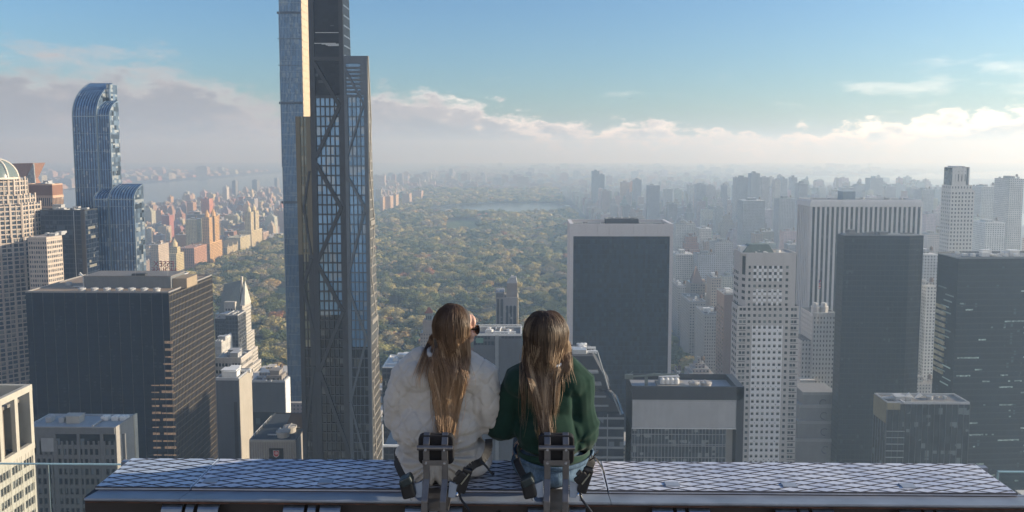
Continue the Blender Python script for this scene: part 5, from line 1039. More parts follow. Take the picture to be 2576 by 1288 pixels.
def apt_arrays(a, rel=(0, 0)):
    V, F, T = [], [], []
    for (x0,x1,y0,y1,z0,z1,k) in a['b']:
        b = len(V); V += [(x0-rel[0],y0-rel[1],z0),(x1-rel[0],y0-rel[1],z0),(x1-rel[0],y1-rel[1],z0),(x0-rel[0],y1-rel[1],z0),(x0-rel[0],y0-rel[1],z1),(x1-rel[0],y0-rel[1],z1),(x1-rel[0],y1-rel[1],z1),(x0-rel[0],y1-rel[1],z1)]
        F += [(b,b+3,b+2,b+1),(b+4,b+5,b+6,b+7),(b,b+1,b+5,b+4),(b+1,b+2,b+6,b+5),(b+2,b+3,b+7,b+6),(b+3,b,b+4,b+7)]
        g = a['roof']; w_ = a['c'] if k == 0 else (tuple(q*.8 for q in a['c']) if k == 1 else a['unit'])
        T += [w_, g] + [w_]*4
    return V, F, T
def set_tint(me, T, per_face=4):
    at_ = me.attributes.new('tint', 'FLOAT_COLOR', 'FACE'); at_.data.foreach_set('color', np.array([(*c, 1) for c in T], dtype=np.float32).ravel())
for a in APTS:
    g = rnd.choice((.10,.16,.25,.38,.55,.62)); a['roof'] = (g, g*.98, g*.95); g = rnd.choice((.2,.5,.65,.7)); a['unit'] = (g,g,g)
ORD = ['first','second','third','fourth','fifth','sixth','seventh','eighth','ninth','tenth','eleventh','twelfth','thirteenth','fourteenth','fifteenth','sixteenth','seventeenth','eighteenth','nineteenth','twentieth']
def nth(i): return ORD[i] if i < 20 else f"{i+1}th"
REG = [(230,'west of the curved blue tower'),(540,'between curved tower and glass supertalls'),(740,'beside the glass supertall pair'),(1200,'over the park past the tapering tower'),(1440,'above the park reservoir'),
       (1700,'behind the white-framed dark slab'),(1850,'between white-framed slab and checkered tower'),(2010,'behind the checkered stone tower'),(2200,'behind the white striped slab'),(2370,'near the tall ribbed white tower'),(9999,'beyond the tall ribbed white tower')]
def reg(x):
    for b, s_ in REG:
        if x < b: return s_
def rowname(Y, th=((900,'front row'),(1300,'second row'),(1900,'middle distance'),(2900,'far distance'),(99999,'hazy skyline'))):
    for b, s_ in th:
        if Y < b: return s_
buck = {}
for i in THINGS:
    a = APTS[i]; cx = (a['px'][0]+a['px'][1])/2; buck.setdefault((cname(a['c']), rowname(a['y'][0]), reg(cx)), []).append((cx, i))
lab = {}
for (cn, rn, rg), l in buck.items():
    l.sort()
    for k, (_, i) in enumerate(l):
        lab[i] = (f"{cn} block in the {rn} {rg}" if len(l) == 1 else f"{nth(k)} {cn} block from west, {rn}, {rg}")
for i in THINGS:
    a = APTS[i]; cx, cy = (a['x'][0]+a['x'][1])/2, (a['y'][0]+a['y'][1])/2
    V, F, T = apt_arrays(a, (cx, cy)); me = bpy.data.meshes.new('apartment_block'); me.from_pydata(V, [], F); set_tint(me, T); me.materials.append(APT)
    o = bpy.data.objects.new('apartment_block', me); COL.objects.link(o); o.location = (cx, cy, 0); tag(o, lab[i], 'building', 'apartment blocks of the city')
    if a['y'][0] < 1900 and cnt.get(i, 0) > 60:
        X0,X1,Y0,Y1,_,zt,_ = [b for b in a['b'] if b[6] == 0][-1]
        unit('water_tank', o, (X0-cx+(X1-X0)*.82, Y0-cy+(Y1-Y0)*.3, zt), TANKM, 0, 1.0)
VV, FF, TT = [], [], []
for i in REST:
    V, F, T = apt_arrays(APTS[i]); b = len(VV); VV += V; FF += [tuple(b+q for q in f) for f in F]; TT += T
me = bpy.data.meshes.new('distant_city'); me.from_pydata(VV, [], FF); set_tint(me, TT); me.materials.append(APT)
o = bpy.data.objects.new('distant_city', me); COL.objects.link(o); tag(o, kind='stuff')

# ------------------------------------------------------------ trees
def crown_arrays(seed, nl, nf, size):
    """lobed crown about 1 unit in radius, many small leaf-clump faces at every angle"""
    g = np.random.default_rng(seed); L = []
    for k in range(nl):
        a, r_ = g.uniform(0, 2*np.pi), np.sqrt(g.uniform(0, 1))*.62; L.append((r_*np.cos(a), r_*np.sin(a), g.uniform(-.15,.42)*(1-r_*.7), g.uniform(.30,.50)))
    L = np.array(L); idx = g.integers(0, nl, nf); n = g.normal(size=(nf, 3)); n[:, 2] = n[:, 2]*.8+.25; n /= np.linalg.norm(n, axis=1, keepdims=True)
    P = L[idx, :3] + n*(L[idx, 3:4]*g.uniform(.75,1.08,(nf,1)))
    nn = n + g.normal(size=(nf, 3))*.45; nn /= np.linalg.norm(nn, axis=1, keepdims=True)
    u = np.cross(nn, g.normal(size=(nf, 3))); u /= np.linalg.norm(u, axis=1, keepdims=True); v_ = np.cross(nn, u); sz = size*g.uniform(.6,1.4,(nf,1))
    q = np.stack([P-u*sz, P-v_*sz*.8, P+u*sz, P+v_*sz*.8], 1); q[:, :, 2] *= .82; return q.reshape(-1, 3)
def quads_mesh(name, V, cols=None):
    n = len(V)//4; me = bpy.data.meshes.new(name); me.vertices.add(len(V)); me.vertices.foreach_set('co', V.astype(np.float32).ravel())
    me.loops.add(len(V)); me.loops.foreach_set('vertex_index', np.arange(len(V), dtype=np.int32)); me.polygons.add(n)
    me.polygons.foreach_set('loop_start', np.arange(0, len(V), 4, dtype=np.int32)); me.update(calc_edges=True); me.validate()
    if cols is not None:
        a = me.attributes.new('tint', 'FLOAT_COLOR', 'FACE'); a.data.foreach_set('color', np.concatenate([cols, np.ones((n, 1))], 1).astype(np.float32).ravel())
    return me
def leaf_mat(name, attr):
    m, t, p = mat_new(name); g = t.new('ShaderNodeNewGeometry')
    col = t.new('ShaderNodeAttribute', attribute_name='tint').outputs['Color'] if attr else t.new('ShaderNodeObjectInfo').outputs['Color']
    k = t.noise(g.outputs['Position'], .5, 3); k2 = t.noise(g.outputs['Position'], .03, 3)
    v = t.new('ShaderNodeVectorMath', operation='SCALE'); t.put(v.inputs[0], col); t.put(v.inputs['Scale'], t.m('MULTIPLY', t.lin(k, .2,.8,.78,1.6), t.lin(k2, .3,.7,.75,1.25)))
    t.put(p.inputs['Base Color'], v.outputs[0]); p.inputs['Roughness'].default_value = .9; p.inputs['Specular IOR Level'].default_value = .15
    tr = t.new('ShaderNodeBsdfTranslucent'); t.put(tr.inputs[0], v.outputs[0]); mx = t.new('ShaderNodeMixShader'); mx.inputs[0].default_value = .3
    t.l.new(p.outputs[0], mx.inputs[1]); t.l.new(tr.outputs[0], mx.inputs[2]); t.l.new(mx.outputs[0], t.n['Material Output'].inputs[0]); return m
LEAF, LEAFS = leaf_mat("tree_leaves", False), leaf_mat("forest_leaves", True)
BARK = wall("bark", (.07,.055,.04), scale=2)
TC = [((.075,.10,.045),'dark green',6),((.14,.16,.065),'green',7),((.26,.25,.10),'olive',9),((.38,.33,.15),'yellowing',7),((.45,.33,.15),'amber',.9),((.34,.18,.10),'rust',.4),((.29,.25,.16),'brown',4)]
def inpoly(x, y, poly):
    c = False; n = len(poly)
    for i in range(n):
        (x1,y1),(x2,y2) = poly[i], poly[(i+1) % n]
        if (y1 > y) != (y2 > y) and x < (x2-x1)*(y-y1)/(y2-y1)+x1: c = not c
    return c
trees = []
y = PARK[2]+8
while y < PARK[3]-10:
    sp = 16.5 if y < 1500 else (18.5 if y < 2500 else 23)
    x = PARK[0]+8
    while x < PARK[1]-6:
        X_, Y__ = x+rnd.uniform(-.42,.42)*sp, y+rnd.uniform(-.42,.42)*sp
        r_ = sp*rnd.choice((.45,.55,.65,.8,.95)); big = mnoise.noise(Vector((X_/85, Y__/85, 5))); clear = mnoise.noise(Vector((X_/60, Y__/60, 9)))
        if clear > -.42 and not inpoly(X_, Y__, RES) and not any(inpoly(X_, Y__, q) for q in lawns):
            zz = max(0, mnoise.noise(Vector((X_/160, Y__/160, 1))))*14
            wts = [w_*max(.08, 1+2.2*(big if k > 2 else -big)) for k, (_, _, w_) in enumerate(TC)]
            k = rnd.choices(range(len(TC)), wts)[0]
            trees.append((X_, Y__, r_, zz+rnd.uniform(11,19)*(r_/9)**.3, k))
        x += sp
    y += sp
for px, Y_t in [(965,800),(975,770),(1715,790),(1740,800)]: trees.append((at(px,800,Y_t).x, Y_t, 9, 17, 4))
items = []
for i, (x, y, r_, h, k) in enumerate(trees):
    a, b = proj((x-r_, y, h)), proj((x+r_, y, h)); c_ = proj((x, y-r_*.6, h-r_*.9))
    items.append((y, i, a[0], b[0], proj((x, y, h+r_*.45))[1], c_[1]))
cnt_t = visible_counts(items+[(a['y'][0], 10**6+j, *a['px']) for j, a in enumerate(APTS) if 'px' in a and a['h'] > 20])
tv = sorted([i for i, n in cnt_t.items() if 0 <= i < 10**6 and n >= 1], key=lambda i: -cnt_t[i])
TT1 = tv[:290]; seen = set(TT1)
crowns = [quads_mesh('crown', crown_arrays(50+k, 11, 1500, .085)) for k in range(8)]
for c_ in crowns: c_.materials.append(LEAF)
tb = MB(); tb.tube([(0,0,0),(.02,0,.35),(0,.02,.62)], [.06,.045,.03], 7)
for a_ in range(5): tb.tube([(0,0,.45+.03*a_),(math.cos(a_*1.3)*.18,math.sin(a_*1.3)*.18,.7),(math.cos(a_*1.3)*.36,math.sin(a_*1.3)*.36,.84)], [.03,.02,.008], 5)
to = tb.build('trunk', BARK); trunk_me = to.data; bpy.data.objects.remove(to)
buck = {}
TREG = [(740,'west of the glass supertall'),(1060,'just right of the tapering tower'),(1250,'left of the arched hotel tower'),(1440,'right of the arched hotel tower'),(9999,'near the white-framed slab')]
for i in TT1:
    x, y, r_, h, k = trees[i]; px = proj((x, y, h))[0]; rg = [s_ for b, s_ in TREG if px < b][0]
    row = [s_ for b, s_ in ((840,'park edge'),(930,'second rank'),(1050,'third rank'),(1250,'fourth rank'),(99999,'deep park')) if y < b][0]
    buck.setdefault((TC[k][1], row, rg), []).append((px, i))
for (cn, row, rg), l in buck.items():
    l.sort()
    for q, (_, i) in enumerate(l):
        x, y, r_, h, k = trees[i]
        e = empty('park_tree', (x, y, .3), f"{cn} park tree, {row}, {rg}" if len(l) == 1 else f"{nth(q)} {cn} park tree from west, {row}, {rg}", 'tree', 'park trees')
        c_ = bpy.data.objects.new('crown', crowns[i % 8]); COL.objects.link(c_); c_.parent = e; c_.scale = (r_*1.12, r_*1.12, r_*rnd.uniform(.85,1.15)); c_.location = (0,0,h-r_*.35); c_.rotation_euler.z = rnd.uniform(0,6.28)
        f = rnd.uniform(.8,1.25); c_.color = (*[q_*f for q_ in TC[k][0]], 1)
        t_ = bpy.data.objects.new('trunk', trunk_me); COL.objects.link(t_); t_.parent = e; t_.scale = (h*.55, h*.55, h)
near = [crown_arrays(80+k, 8, 230, .17) for k in range(6)]; far = [crown_arrays(90+k, 6, 70, .30) for k in range(6)]
Vs, Cs = [], []
for i, (x, y, r_, h, k) in enumerate(trees):
    if i in seen: continue
    q = (near if y < 1900 else far)[i % 6]; a = rnd.uniform(0, 6.28); ca, sa = math.cos(a), math.sin(a)
    v = np.empty_like(q); v[:, 0] = (q[:, 0]*ca-q[:, 1]*sa)*r_*1.12+x; v[:, 1] = (q[:, 0]*sa+q[:, 1]*ca)*r_*1.12+y; v[:, 2] = q[:, 2]*r_+h-r_*.35
    Vs.append(v); f = rnd.uniform(.8, 1.25); Cs.append(np.tile(np.array(TC[k][0])*f, (len(q)//4, 1)))
me = quads_mesh('park_woods', np.concatenate(Vs), np.concatenate(Cs)); me.materials.append(LEAFS)
o = bpy.data.objects.new('park_woods', me); COL.objects.link(o); tag(o, kind='stuff')
print('things', len(THINGS), 'rest', len(REST), 'trees', len(trees), 'visible', len(tv))
# ------------------------------------------------------------ morning haze
hb = MB(); hb.box(-9500, 12500, -1800, 15000, -1.5, 412)
ho = tag(hb.build('haze'), kind='stuff'); hm = bpy.data.materials.new('haze_air'); hm.use_nodes = True; t = NT(hm.node_tree); t.n.clear()
pv = t.new('ShaderNodeVolumePrincipled'); pv.inputs['Color'].default_value = (.53,.73,.96,1); pv.inputs['Absorption Color'].default_value = (1,1,1,1); pv.inputs['Density'].default_value = HAZE; pv.inputs['Anisotropy'].default_value = .38
mo = t.new('ShaderNodeOutputMaterial'); t.l.new(pv.outputs[0], mo.inputs['Volume']); ho.data.materials.append(hm)
# ============================================================ THE BEAM AND THE TWO WOMEN
from mathutils.bvhtree import BVHTree
YF = 3.63; ZT = at(1300, 1233, YF).z; k_ = (at(1300, 1159, 1).z-CAMZ); YB = (ZT-CAMZ)/k_
XL, XR = at(240, 1233, YF).x, at(2560, 1240, YF).x
def xat(px, Y=3.7, y=1215): return at(px, y, Y).x
def zat(y, Y=3.7): return at(1300, y, Y).z
beam = empty('steel_beam', (0, YF, ZT), "long riveted-look steel beam with white diamond-grip top that the two women sit on", 'beam')
beam['label'] = "long steel beam bench with white diamond-grip top, both women sitting on it"
pnl, t, p = mat_new("grip_panel"); c = t.new('ShaderNodeTexCoord').outputs['Object']; n = t.noise(c, 9, 6, .65); n2_ = t.noise(c, 90, 3, .6)
t.put(p.inputs['Base Color'], t.mix(t.ramp(t.noise(c, 2.2, 7, .7), [(.40, 0.), (.62, 1.)]), (.42,.46,.56,1), t.mix(t.lin(n, .3, .7), (.60,.62,.68,1), (.74,.755,.80,1)))); t.put(p.inputs['Roughness'], t.lin(n2_, .3, .7, .35, .7)); b_ = t.new('ShaderNodeBump'); b_.inputs['Strength'].default_value = .5; b_.inputs['Distance'].default_value = .002; t.put(b_.inputs['Height'], n2_); t.put(p.inputs['Normal'], b_.outputs[0])
pnl2 = plain("grip_panel_dull", (.46,.53,.62), .6, nscale=12, noise_=.12)
grip = plain("grip_line", (.055,.055,.068), .75, nscale=30, noise_=.3)
D = YB-YF; seams = [XL, xat(470, YF, 1233)+.02, xat(1530, YF), XR]
for i in range(3):
    b = MB(); xa, xb = seams[i]+(.004 if i else 0), seams[i+1]-.004 if i < 2 else seams[i+1]
    b.add([(xa,0,-.012),(xb,0,-.012),(xb,D,-.012),(xa,D,-.012),(xa,0,0),(xb,0,0),(xb,D,0),(xa,D,0)],[(0,3,2,1),(4,5,6,7),(0,1,5,4),(1,2,6,5),(2,3,7,6),(3,0,4,7)])
    pn = b.build('top_panel', pnl2 if i == 0 else pnl, beam)
    g = MB(); px_, w_ = .163, .0052
    for s_ in (1, -1):
        sl = 3.15; kx = xa-D*sl
        j0 = math.floor((xa-D*sl)/px_)
        for j in range(j0, int((xb+D*sl)/px_)+2):
            x0_ = j*px_+(0 if s_ > 0 else .03); A_, B_ = (x0_, 0.), (x0_+s_*sl*D, D)
            def clip(pa, pb):
                (ax, ay), (bx, by) = pa, pb; lo, hi = 0., 1.; dx = bx-ax
                for lim, sg in ((xa+.005, 1), (xb-.005, -1)):
                    if abs(dx) < 1e-9: continue
                    t_ = (lim-ax)/dx
                    if dx*sg > 0: lo = max(lo, t_)
                    else: hi = min(hi, t_)
                return None if hi-lo < .02 else ((ax+dx*lo, ay+(by-ay)*lo), (ax+dx*hi, ay+(by-ay)*hi))
            q = clip(A_, B_)
            if q: g.bar((*q[0], .0006+.0002*s_), (*q[1], .0006+.0002*s_), w_, .0022)
    g.box(xa, xb, -.004, .004, -.002, .003); g.build('diamond_grip', grip, pn)
flm = plain("ledge_paint", (.20,.225,.27), .45, nscale=5, noise_=.15, bump=.1)
zf = at(1300, 1262, YF-.13).z-ZT
for i in range(3):
    b = MB(); xa, xb = (at(212, 1262, YF-.13).x if i == 0 else seams[i]+.0015), seams[i+1]+(.09 if i == 2 else -.0015)
    b.sweepx([(.02,-.014),(.02,-.03),(-.125,zf-.016),(-.133,zf-.006),(-.13,zf),(0,-.014)], xa, xb); b.build('front_ledge', flm, beam)
rust = plain("rusty_edge", (.06,.028,.02), .85, nscale=14, noise_=.45, bump=.4); b = MB(); b.box(at(214, 1262, YF-.13).x, XR+.12, -.128, .0, zf-.024, zf-.0165); b.build('flange_edge', rust, beam)
dkb = plain("beam_web_paint", (.028,.024,.026), .7, nscale=3, noise_=.2); b = MB(); b.box(XL-.02, XR+.03, -.06, D*.7, zf-.45, zf-.0245); b.build('web', dkb, beam)
b = MB(); b.box(XL-.05, XR+.06, D-.02, D+.012, -.05, -.013); b.build('back_edge', flm, beam)
for px in (527, 817, 1692, 1988, 2288):
    x = xat(px, YF+.06, 1218); b = MB(); b.box(x-.033, x+.033, .055, .10, .0, .0046); b.box(x-.036,x+.036,.052,.103,.0,.0036); b.build('access_plate', plain("access_plate", (.30,.33,.38), .5, nscale=40), beam)
for px in (1255, 1488):
    b = MB(); b.tube([(xat(px,YF-.1,1280), -.075, zf-.09), (xat(px,YF-.1,1280), -.06, zf-.09)], .012, 6); b.build('bolt', DKM, beam)
steel = plain("brushed_steel", (.22,.26,.32), .4, metal=.85, nscale=25, noise_=.1); pipe_m = plain("satin_steel", (.17,.165,.17), .42, metal=.9, nscale=25, noise_=.08); blk = plain("black_webbing", (.010,.010,.012), .75, nscale=60); blkp = plain("black_plastic", (.012,.012,.014), .38, nscale=20)
LBP = ["leftmost slotted curved steel plate under the beam", "second slotted curved steel plate under the beam, below the white jacket side", "slotted curved steel plate under the white-jacket seat bracket", "slotted curved steel plate under the green-sweatshirt seat bracket", "slotted curved steel plate right of the green-sweatshirt seat", "slotted curved steel plate second from the beam's right end", "rightmost slotted curved steel plate under the beam"]
for lb, px in zip(LBP, (482, 787, 1092, 1400, 1712, 2022, 2335)):
    Yp = YF-.105; x = xat(px, Yp, 1284); z0 = ZT+zf-.030; r_ = empty('bracket_plate', (x, Yp, z0), lb, 'bracket', 'slotted plates along the beam foot'); w_ = .137
    def plate(xa, xb):
        b = MB(); pr = [(.08,0),(.02,0)]+[(.02-.05*math.sin(a), -.05+.05*math.cos(a)) for a in [i*math.pi/16 for i in range(1,9)]]+[(-.03,-.14)]
        full = pr+[(y+.006, z-.006) for y, z in pr[::-1]]; b.sweepx(full, xa, xb); return b
    for i, (xa, xb) in enumerate(((-w_,-.038),(-.030+.010,.030-.012),(.038,w_))): plate(xa, xb).build('plate_strap', steel, r_)
    b = plate(-w_+.001, w_-.001); 
    b = MB(); b.box(-w_+.002, w_-.002, .03, .082, -.012, -.0065); b.box(-w_+.02, w_-.02, -.015, .01, -.16, -.07); b.build('back_plate', DKM, r_)
# ------------------------------------------------------------ safety seats
def seat(px, lb):
    Y0 = 3.42; x = xat(px, Y0, 1180); zc = at(px, 1122, Y0).z; S_ = FPX/Y0; u = lambda d: d/S_
    r_ = empty('safety_seat', (x, Y0, ZT), lb, 'seat', 'steel seat brackets on the beam'); z = lambda y: at(px, y, Y0).z-ZT
    for s_ in (-1, 1):
        b = MB(); xs = s_*.0425; pts = [(xs,.035,z(1095)),(xs,0,z(1118)),(xs,0,z(1205)),(xs-.004,-.055,z(1248)),(xs-.004,-.058,z(1310))]
        for a_, c_ in zip(pts, pts[1:]): b.bar(a_, Vector(c_)+(Vector(c_)-Vector(a_)).normalized()*.003, .029, .012, up=(0,1,0))
        bevel(b.build('upright', pipe_m, r_), .002)
        b = MB(); b.add([(s_*.062,.01,z(1212)),(s_*.118,.0,z(1222)),(s_*.088,-.02,z(1248)),(s_*.058,-.02,z(1246))]+[(s_*.062,.018,z(1212)),(s_*.118,.008,z(1222)),(s_*.088,-.012,z(1248)),(s_*.058,-.012,z(1246))],[(0,1,2,3),(7,6,5,4),(0,4,5,1),(1,5,6,2),(2,6,7,3),(3,7,4,0)]); bevel(b.build('side_gusset', steel, r_), .0015)
        b = MB(); b.tube([(s_*.100,-.02,z(1240)),(s_*.126,-.012,z(1226))], .010, 10); b.tube([(s_*.108,-.03,z(1252)),(s_*.114,-.03,z(1238))], .006, 8); b.build('strap_bolt', plain("chrome", (.7,.7,.72), .15, metal=1), r_)
    b = MB(); b.tube([(-.083,-.018,z(1123)),(.083,-.018,z(1123))], .0115, 16); bevel(b.build('handle_bar', pipe_m, r_), .0015)
    b = MB(); b.box(-.06,.06,-.012,-.0065,z(1169),z(1156)); bevel(b.build('cross_plate', pipe_m, r_), .001)
    for s_ in (-1,1):
        for y in (1162, 1126): b = MB(); b.tube([(s_*.0425,-.030 if y == 1126 else -.017,z(y)),(s_*.0425,-.010,z(y))], .006, 8); b.build('bolt', plain("chrome", (.7,.7,.72), .15, metal=1), r_)
    b = MB(); w_, h0, h1, rr = .082, z(1172), z(1099), .022; P_ = []
    for cx, cz, a0 in ((w_-rr,h1-rr,0),(-w_+rr,h1-rr,90),(-w_+rr,h0+rr,180),(w_-rr,h0+rr,270)): P_ += [(cx+rr*math.cos(R(a0+i*15)), cz+rr*math.sin(R(a0+i*15))) for i in range(7)]
    n = len(P_); b.add([(q[0],.016,q[1]) for q in P_]+[(q[0],.058,q[1]) for q in P_],[tuple(range(n)),tuple(range(2*n-1,n-1,-1))]+[(i,n+i,n+(i+1) % n,(i+1) % n) for i in range(n)]); bevel(b.build('back_pad', plain("pad_foam", (.006,.006,.009), .85, nscale=40, bump=.2), r_), .006, 3)
    b = MB(); b.box(-.06,.06,-.02,.2,.001,.012); b.build('seat_foot', pipe_m, r_)
    return r_
SEAT1 = seat(1096, "steel seat bracket with black pad behind the woman in the white jacket"); SEAT2 = seat(1400, "steel seat bracket with black pad behind the woman in the green sweatshirt")
def ribbon(b, pts, w_, th=.002, up=(0,1,0)):
    pts = [Vector(p_) for p_ in pts]
    for i in range(len(pts)-1): b.bar(pts[i], pts[i+1]+(pts[i+1]-pts[i])*.04, w_, th, up=up)
def spline(pts, n=6):
    P = [Vector(p_) for p_ in pts]; P = [2*P[0]-P[1]]+P+[2*P[-1]-P[-2]]; out = []
    for i in range(1, len(P)-2):
        for k in range(n):
            t_ = k/n; a, b_, c_, d = P[i-1:i+3]; out.append(.5*((2*b_)+(c_-a)*t_+(2*a-5*b_+4*c_-d)*t_*t_+(3*b_-a-3*c_+d)*t_**3))
    return out+[P[-2]]
def rig(px0, lb, green):
    """belt, retractor case and buckle; pixels are relative to the seat's centre line"""
    Y0 = 3.40; q = lambda dx, y, Y=Y0: at(px0+dx, y, Y)
    r_ = empty('seat_belt', tuple(q(-60, 1235)), lb, 'belt', 'black seat belts'); o = Vector(r_.location)
    b = MB(); c0 = q(-66, 1228)-o; ax = (q(-58,1250)-q(-78,1208)).normalized(); b.bar(q(-76,1204)-o, q(-64,1250)-o, .062, .05, up=(0,1,0)); bevel(b.build('retractor_case', blkp, r_), .012, 3)
    b = MB(); b.bar(q(-78,1198)-o, q(-68,1216)-o, .058, .062, up=(0,1,0)); bevel(b.build('case_cap', plain("teal_black_plastic", (.018,.03,.034), .45), r_), .008, 2)
    pts = [q(-70,1215), q(-86,1192,3.44), q(-100,1160,3.52), q(-104 if not green else -98,1142,3.60)]; b = MB(); ribbon(b, [p_-o for p_ in spline(pts, 4)], .034, .003); b.build('strap', blk, r_)
    rb = empty('x', (0,0,0), None, None) if False else None
    b = MB(); b.bar(q(62,1238)-o, q(82,1178)-o, .045, .03, up=(0,1,0)); bevel(b.build('buckle', blkp, r_), .007, 2)
    b = MB(); b.bar(q(48,1212,3.385)-o, q(74,1190,3.385)-o, .03, .022, up=(0,1,0)); b.tube([q(52,1196,3.38)-o, q(62,1184,3.38)-o], .011, 8); bevel(b.build('buckle_clip', blkp, r_), .004, 2)
    b = MB(); b.bar(q(64,1218,3.378)-o, q(84,1192,3.378)-o, .006, .004, up=(0,1,0)); b.build('buckle_edge', plain("buckle_metal", (.45,.44,.36), .3, metal=.9), r_)
    if not green: pts = [q(70,1196), q(92,1172,3.42), q(118,1158,3.46), q(132,1132,3.52), q(134,1105,3.6)]; tail = [q(112,1160,3.43), q(126,1172,3.42), q(140,1190,3.42), q(148,1192,3.42)]
    else: pts = [q(70,1196), q(84,1172,3.42), q(92,1152,3.46), q(100,1140,3.56)]; tail = [q(84,1158,3.42), q(96,1152,3.41), q(108,1166,3.41), q(121,1190,3.42)]
    b = MB(); ribbon(b, [p_-o for p_ in spline(pts, 5)], .036, .003); b.build('strap', blk, r_)
    b = MB(); b.tube([p_-o for p_ in spline(tail, 5)], .009, 6, flat=(1,.3)); b.build('strap_tail', blk, r_)
    b = MB(); b.tube([p_-o for p_ in spline([q(58,1236), q(64,1256,3.38), q(78,1275,3.36), q(96,1300,3.34)], 6)], .006, 8); b.build('cable', blkp, r_)
rig(1096, "black belt with retractor case and buckle around the white jacket woman", False); rig(1400, "black belt with retractor case and buckle around the green sweatshirt woman", True)
# ------------------------------------------------------------ glass guards behind the beam ends
gm, t, p = mat_new("guard_glass"); p.inputs['Base Color'].default_value = (.90,.94,.95,1); p.inputs['Roughness'].default_value = .03; p.inputs['Transmission Weight'].default_value = 1; p.inputs['IOR'].default_value = 1.12
gl = plain("glass_edge", (.35,.50,.52), .3)
for lb, pa, pb, y, Yg in (("clear glass guard panel with greenish top edge at the beam's left end", -60, 305, 1166, 5.2), ("clear glass guard panel with greenish top edge at the beam's right end", 2512, 2700, 1187, 4.6)):
    a, c_ = at(pa, y, Yg), at(pb, y, Yg); r_ = empty('glass_guard', ((a.x+c_.x)/2, Yg, a.z-1.5), lb, 'glass panel'); w_ = (c_.x-a.x)/2
    b = MB(); n = 2 if w_ > .3 else 1
    for i in range(n): b = MB(); b.box(-w_+2*w_*i/n+.004, -w_+2*w_*(i+1)/n-.004, 0, .012, 0, 1.494); b.build('glass_pane', gm, r_)
    b = MB(); b.box(-w_, w_, -.001, .013, 1.494, 1.502); b.build('edge_strip', gl, r_)
    b = MB(); b.box(-w_+(2*w_*.5)-.004 if n == 2 else -w_-.004, -w_+(2*w_*.5)+.004 if n == 2 else -w_+.004, .002, .010, 0, 1.493); b.build('joint', gl, r_)
# ------------------------------------------------------------ people
def ell(c, r, rot=None, n=18, m=12):
    b = MB(); M = Matrix.Rotation(rot[0], 3, rot[1]) if rot else Matrix.Identity(3)
    for i in range(1, m):
        a = math.pi*i/m
        for j in range(n): v = M @ Vector((r[0]*math.sin(a)*math.cos(2*math.pi*j/n), r[1]*math.sin(a)*math.sin(2*math.pi*j/n), r[2]*math.cos(a))); b.v.append(tuple(v+Vector(c)))
    t0, t1 = tuple(M @ Vector((0,0,r[2]))+Vector(c)), tuple(M @ Vector((0,0,-r[2]))+Vector(c)); b.v += [t0, t1]; T_ = len(b.v)-2
    for i in range(m-2):
        for j in range(n): b.f.append((i*n+j, (i+1)*n+j, (i+1)*n+(j+1) % n, i*n+(j+1) % n))
    for j in range(n): b.f.append((T_, j, (j+1) % n)); b.f.append((T_+1, (m-2)*n+(j+1) % n, (m-2)*n+j))
    return b
def limb(pts, rs, fl=(1,1), n=14):      # tapered limb with rounded ends
    pts = [Vector(p_) for p_ in pts]; P, Q = [], []
    d0 = (pts[0]-pts[1]).normalized(); d1 = (pts[-1]-pts[-2]).normalized()
    for a in (1.35, .9, .45): P.append(pts[0]+d0*rs[0]*math.sin(a)); Q.append(rs[0]*math.cos(a))
    P += pts; Q += list(rs)
    for a in (.45, .9, 1.35): P.append(pts[-1]+d1*rs[-1]*math.sin(a)); Q.append(rs[-1]*math.cos(a))
    b = MB(); b.tube(P, Q, n, flat=fl); return b
def fuse(name, shapes, voxel, smooth, mat, parent, disp=None):
    b = MB()
    for s_ in shapes: b.add(s_.v, s_.f)
    o = b.build(name); m = o.modifiers.new('r', 'REMESH'); m.mode = 'VOXEL'; m.voxel_size = voxel; m.use_smooth_shade = True
    s2 = o.modifiers.new('s', 'SMOOTH'); s2.iterations = smooth; s2.factor = .6
    me = bpy.data.meshes.new_from_object(o.evaluated_get(bpy.context.evaluated_depsgraph_get())); me.name = name; old = o.data; o.modifiers.clear(); o.data = me; bpy.data.meshes.remove(old)
    me.materials.clear(); me.materials.append(mat); me.shade_smooth()
    if disp:
        co = np.empty(len(me.vertices)*3); me.vertices.foreach_get('co', co); co = co.reshape(-1,3); no = np.empty_like(co).ravel(); me.vertices.foreach_get('normal', no); no = no.reshape(-1,3)
        d = disp(co, no); co += no*d[:, None]; me.vertices.foreach_set('co', co.ravel()); me.update()
    if parent: o.parent = parent
    return o
def vnoise(co, sc, seed=0.):
    return np.array([mnoise.noise(Vector((x*sc[0]+seed, y*sc[1], z*sc[2]))) for x, y, z in co])
def xf(b, M):
    b.v = [tuple(M @ Vector(v)) for v in b.v]; return b
def head_shapes(M):
    """head in its own frame: face towards +y, origin at the centre of the skull"""
    L = [ell((0,-.012,.012), (.074,.094,.098)), ell((0,.022,-.045), (.058,.070,.068)), ell((0,.062,-.092), (.026,.026,.022)), ell((0,.075,.035), (.055,.02,.035)),
         limb([(0,.092,.008),(0,.108,-.018),(0,.112,-.030)], [.009,.011,.014], n=10), ell((.012,.100,-.033), (.008,.010,.007)), ell((-.012,.100,-.033), (.008,.010,.007)),
         ell((0,.092,-.057), (.022,.010,.006)), ell((0,.090,-.066), (.019,.010,.007)), ell((.036,.068,-.028), (.024,.022,.022)), ell((-.036,.068,-.028), (.024,.022,.022)),
         ell((.076,-.002,-.012), (.008,.020,.030)), ell((-.076,-.002,-.012), (.008,.020,.030))]
    return [xf(s_, M) for s_ in L]
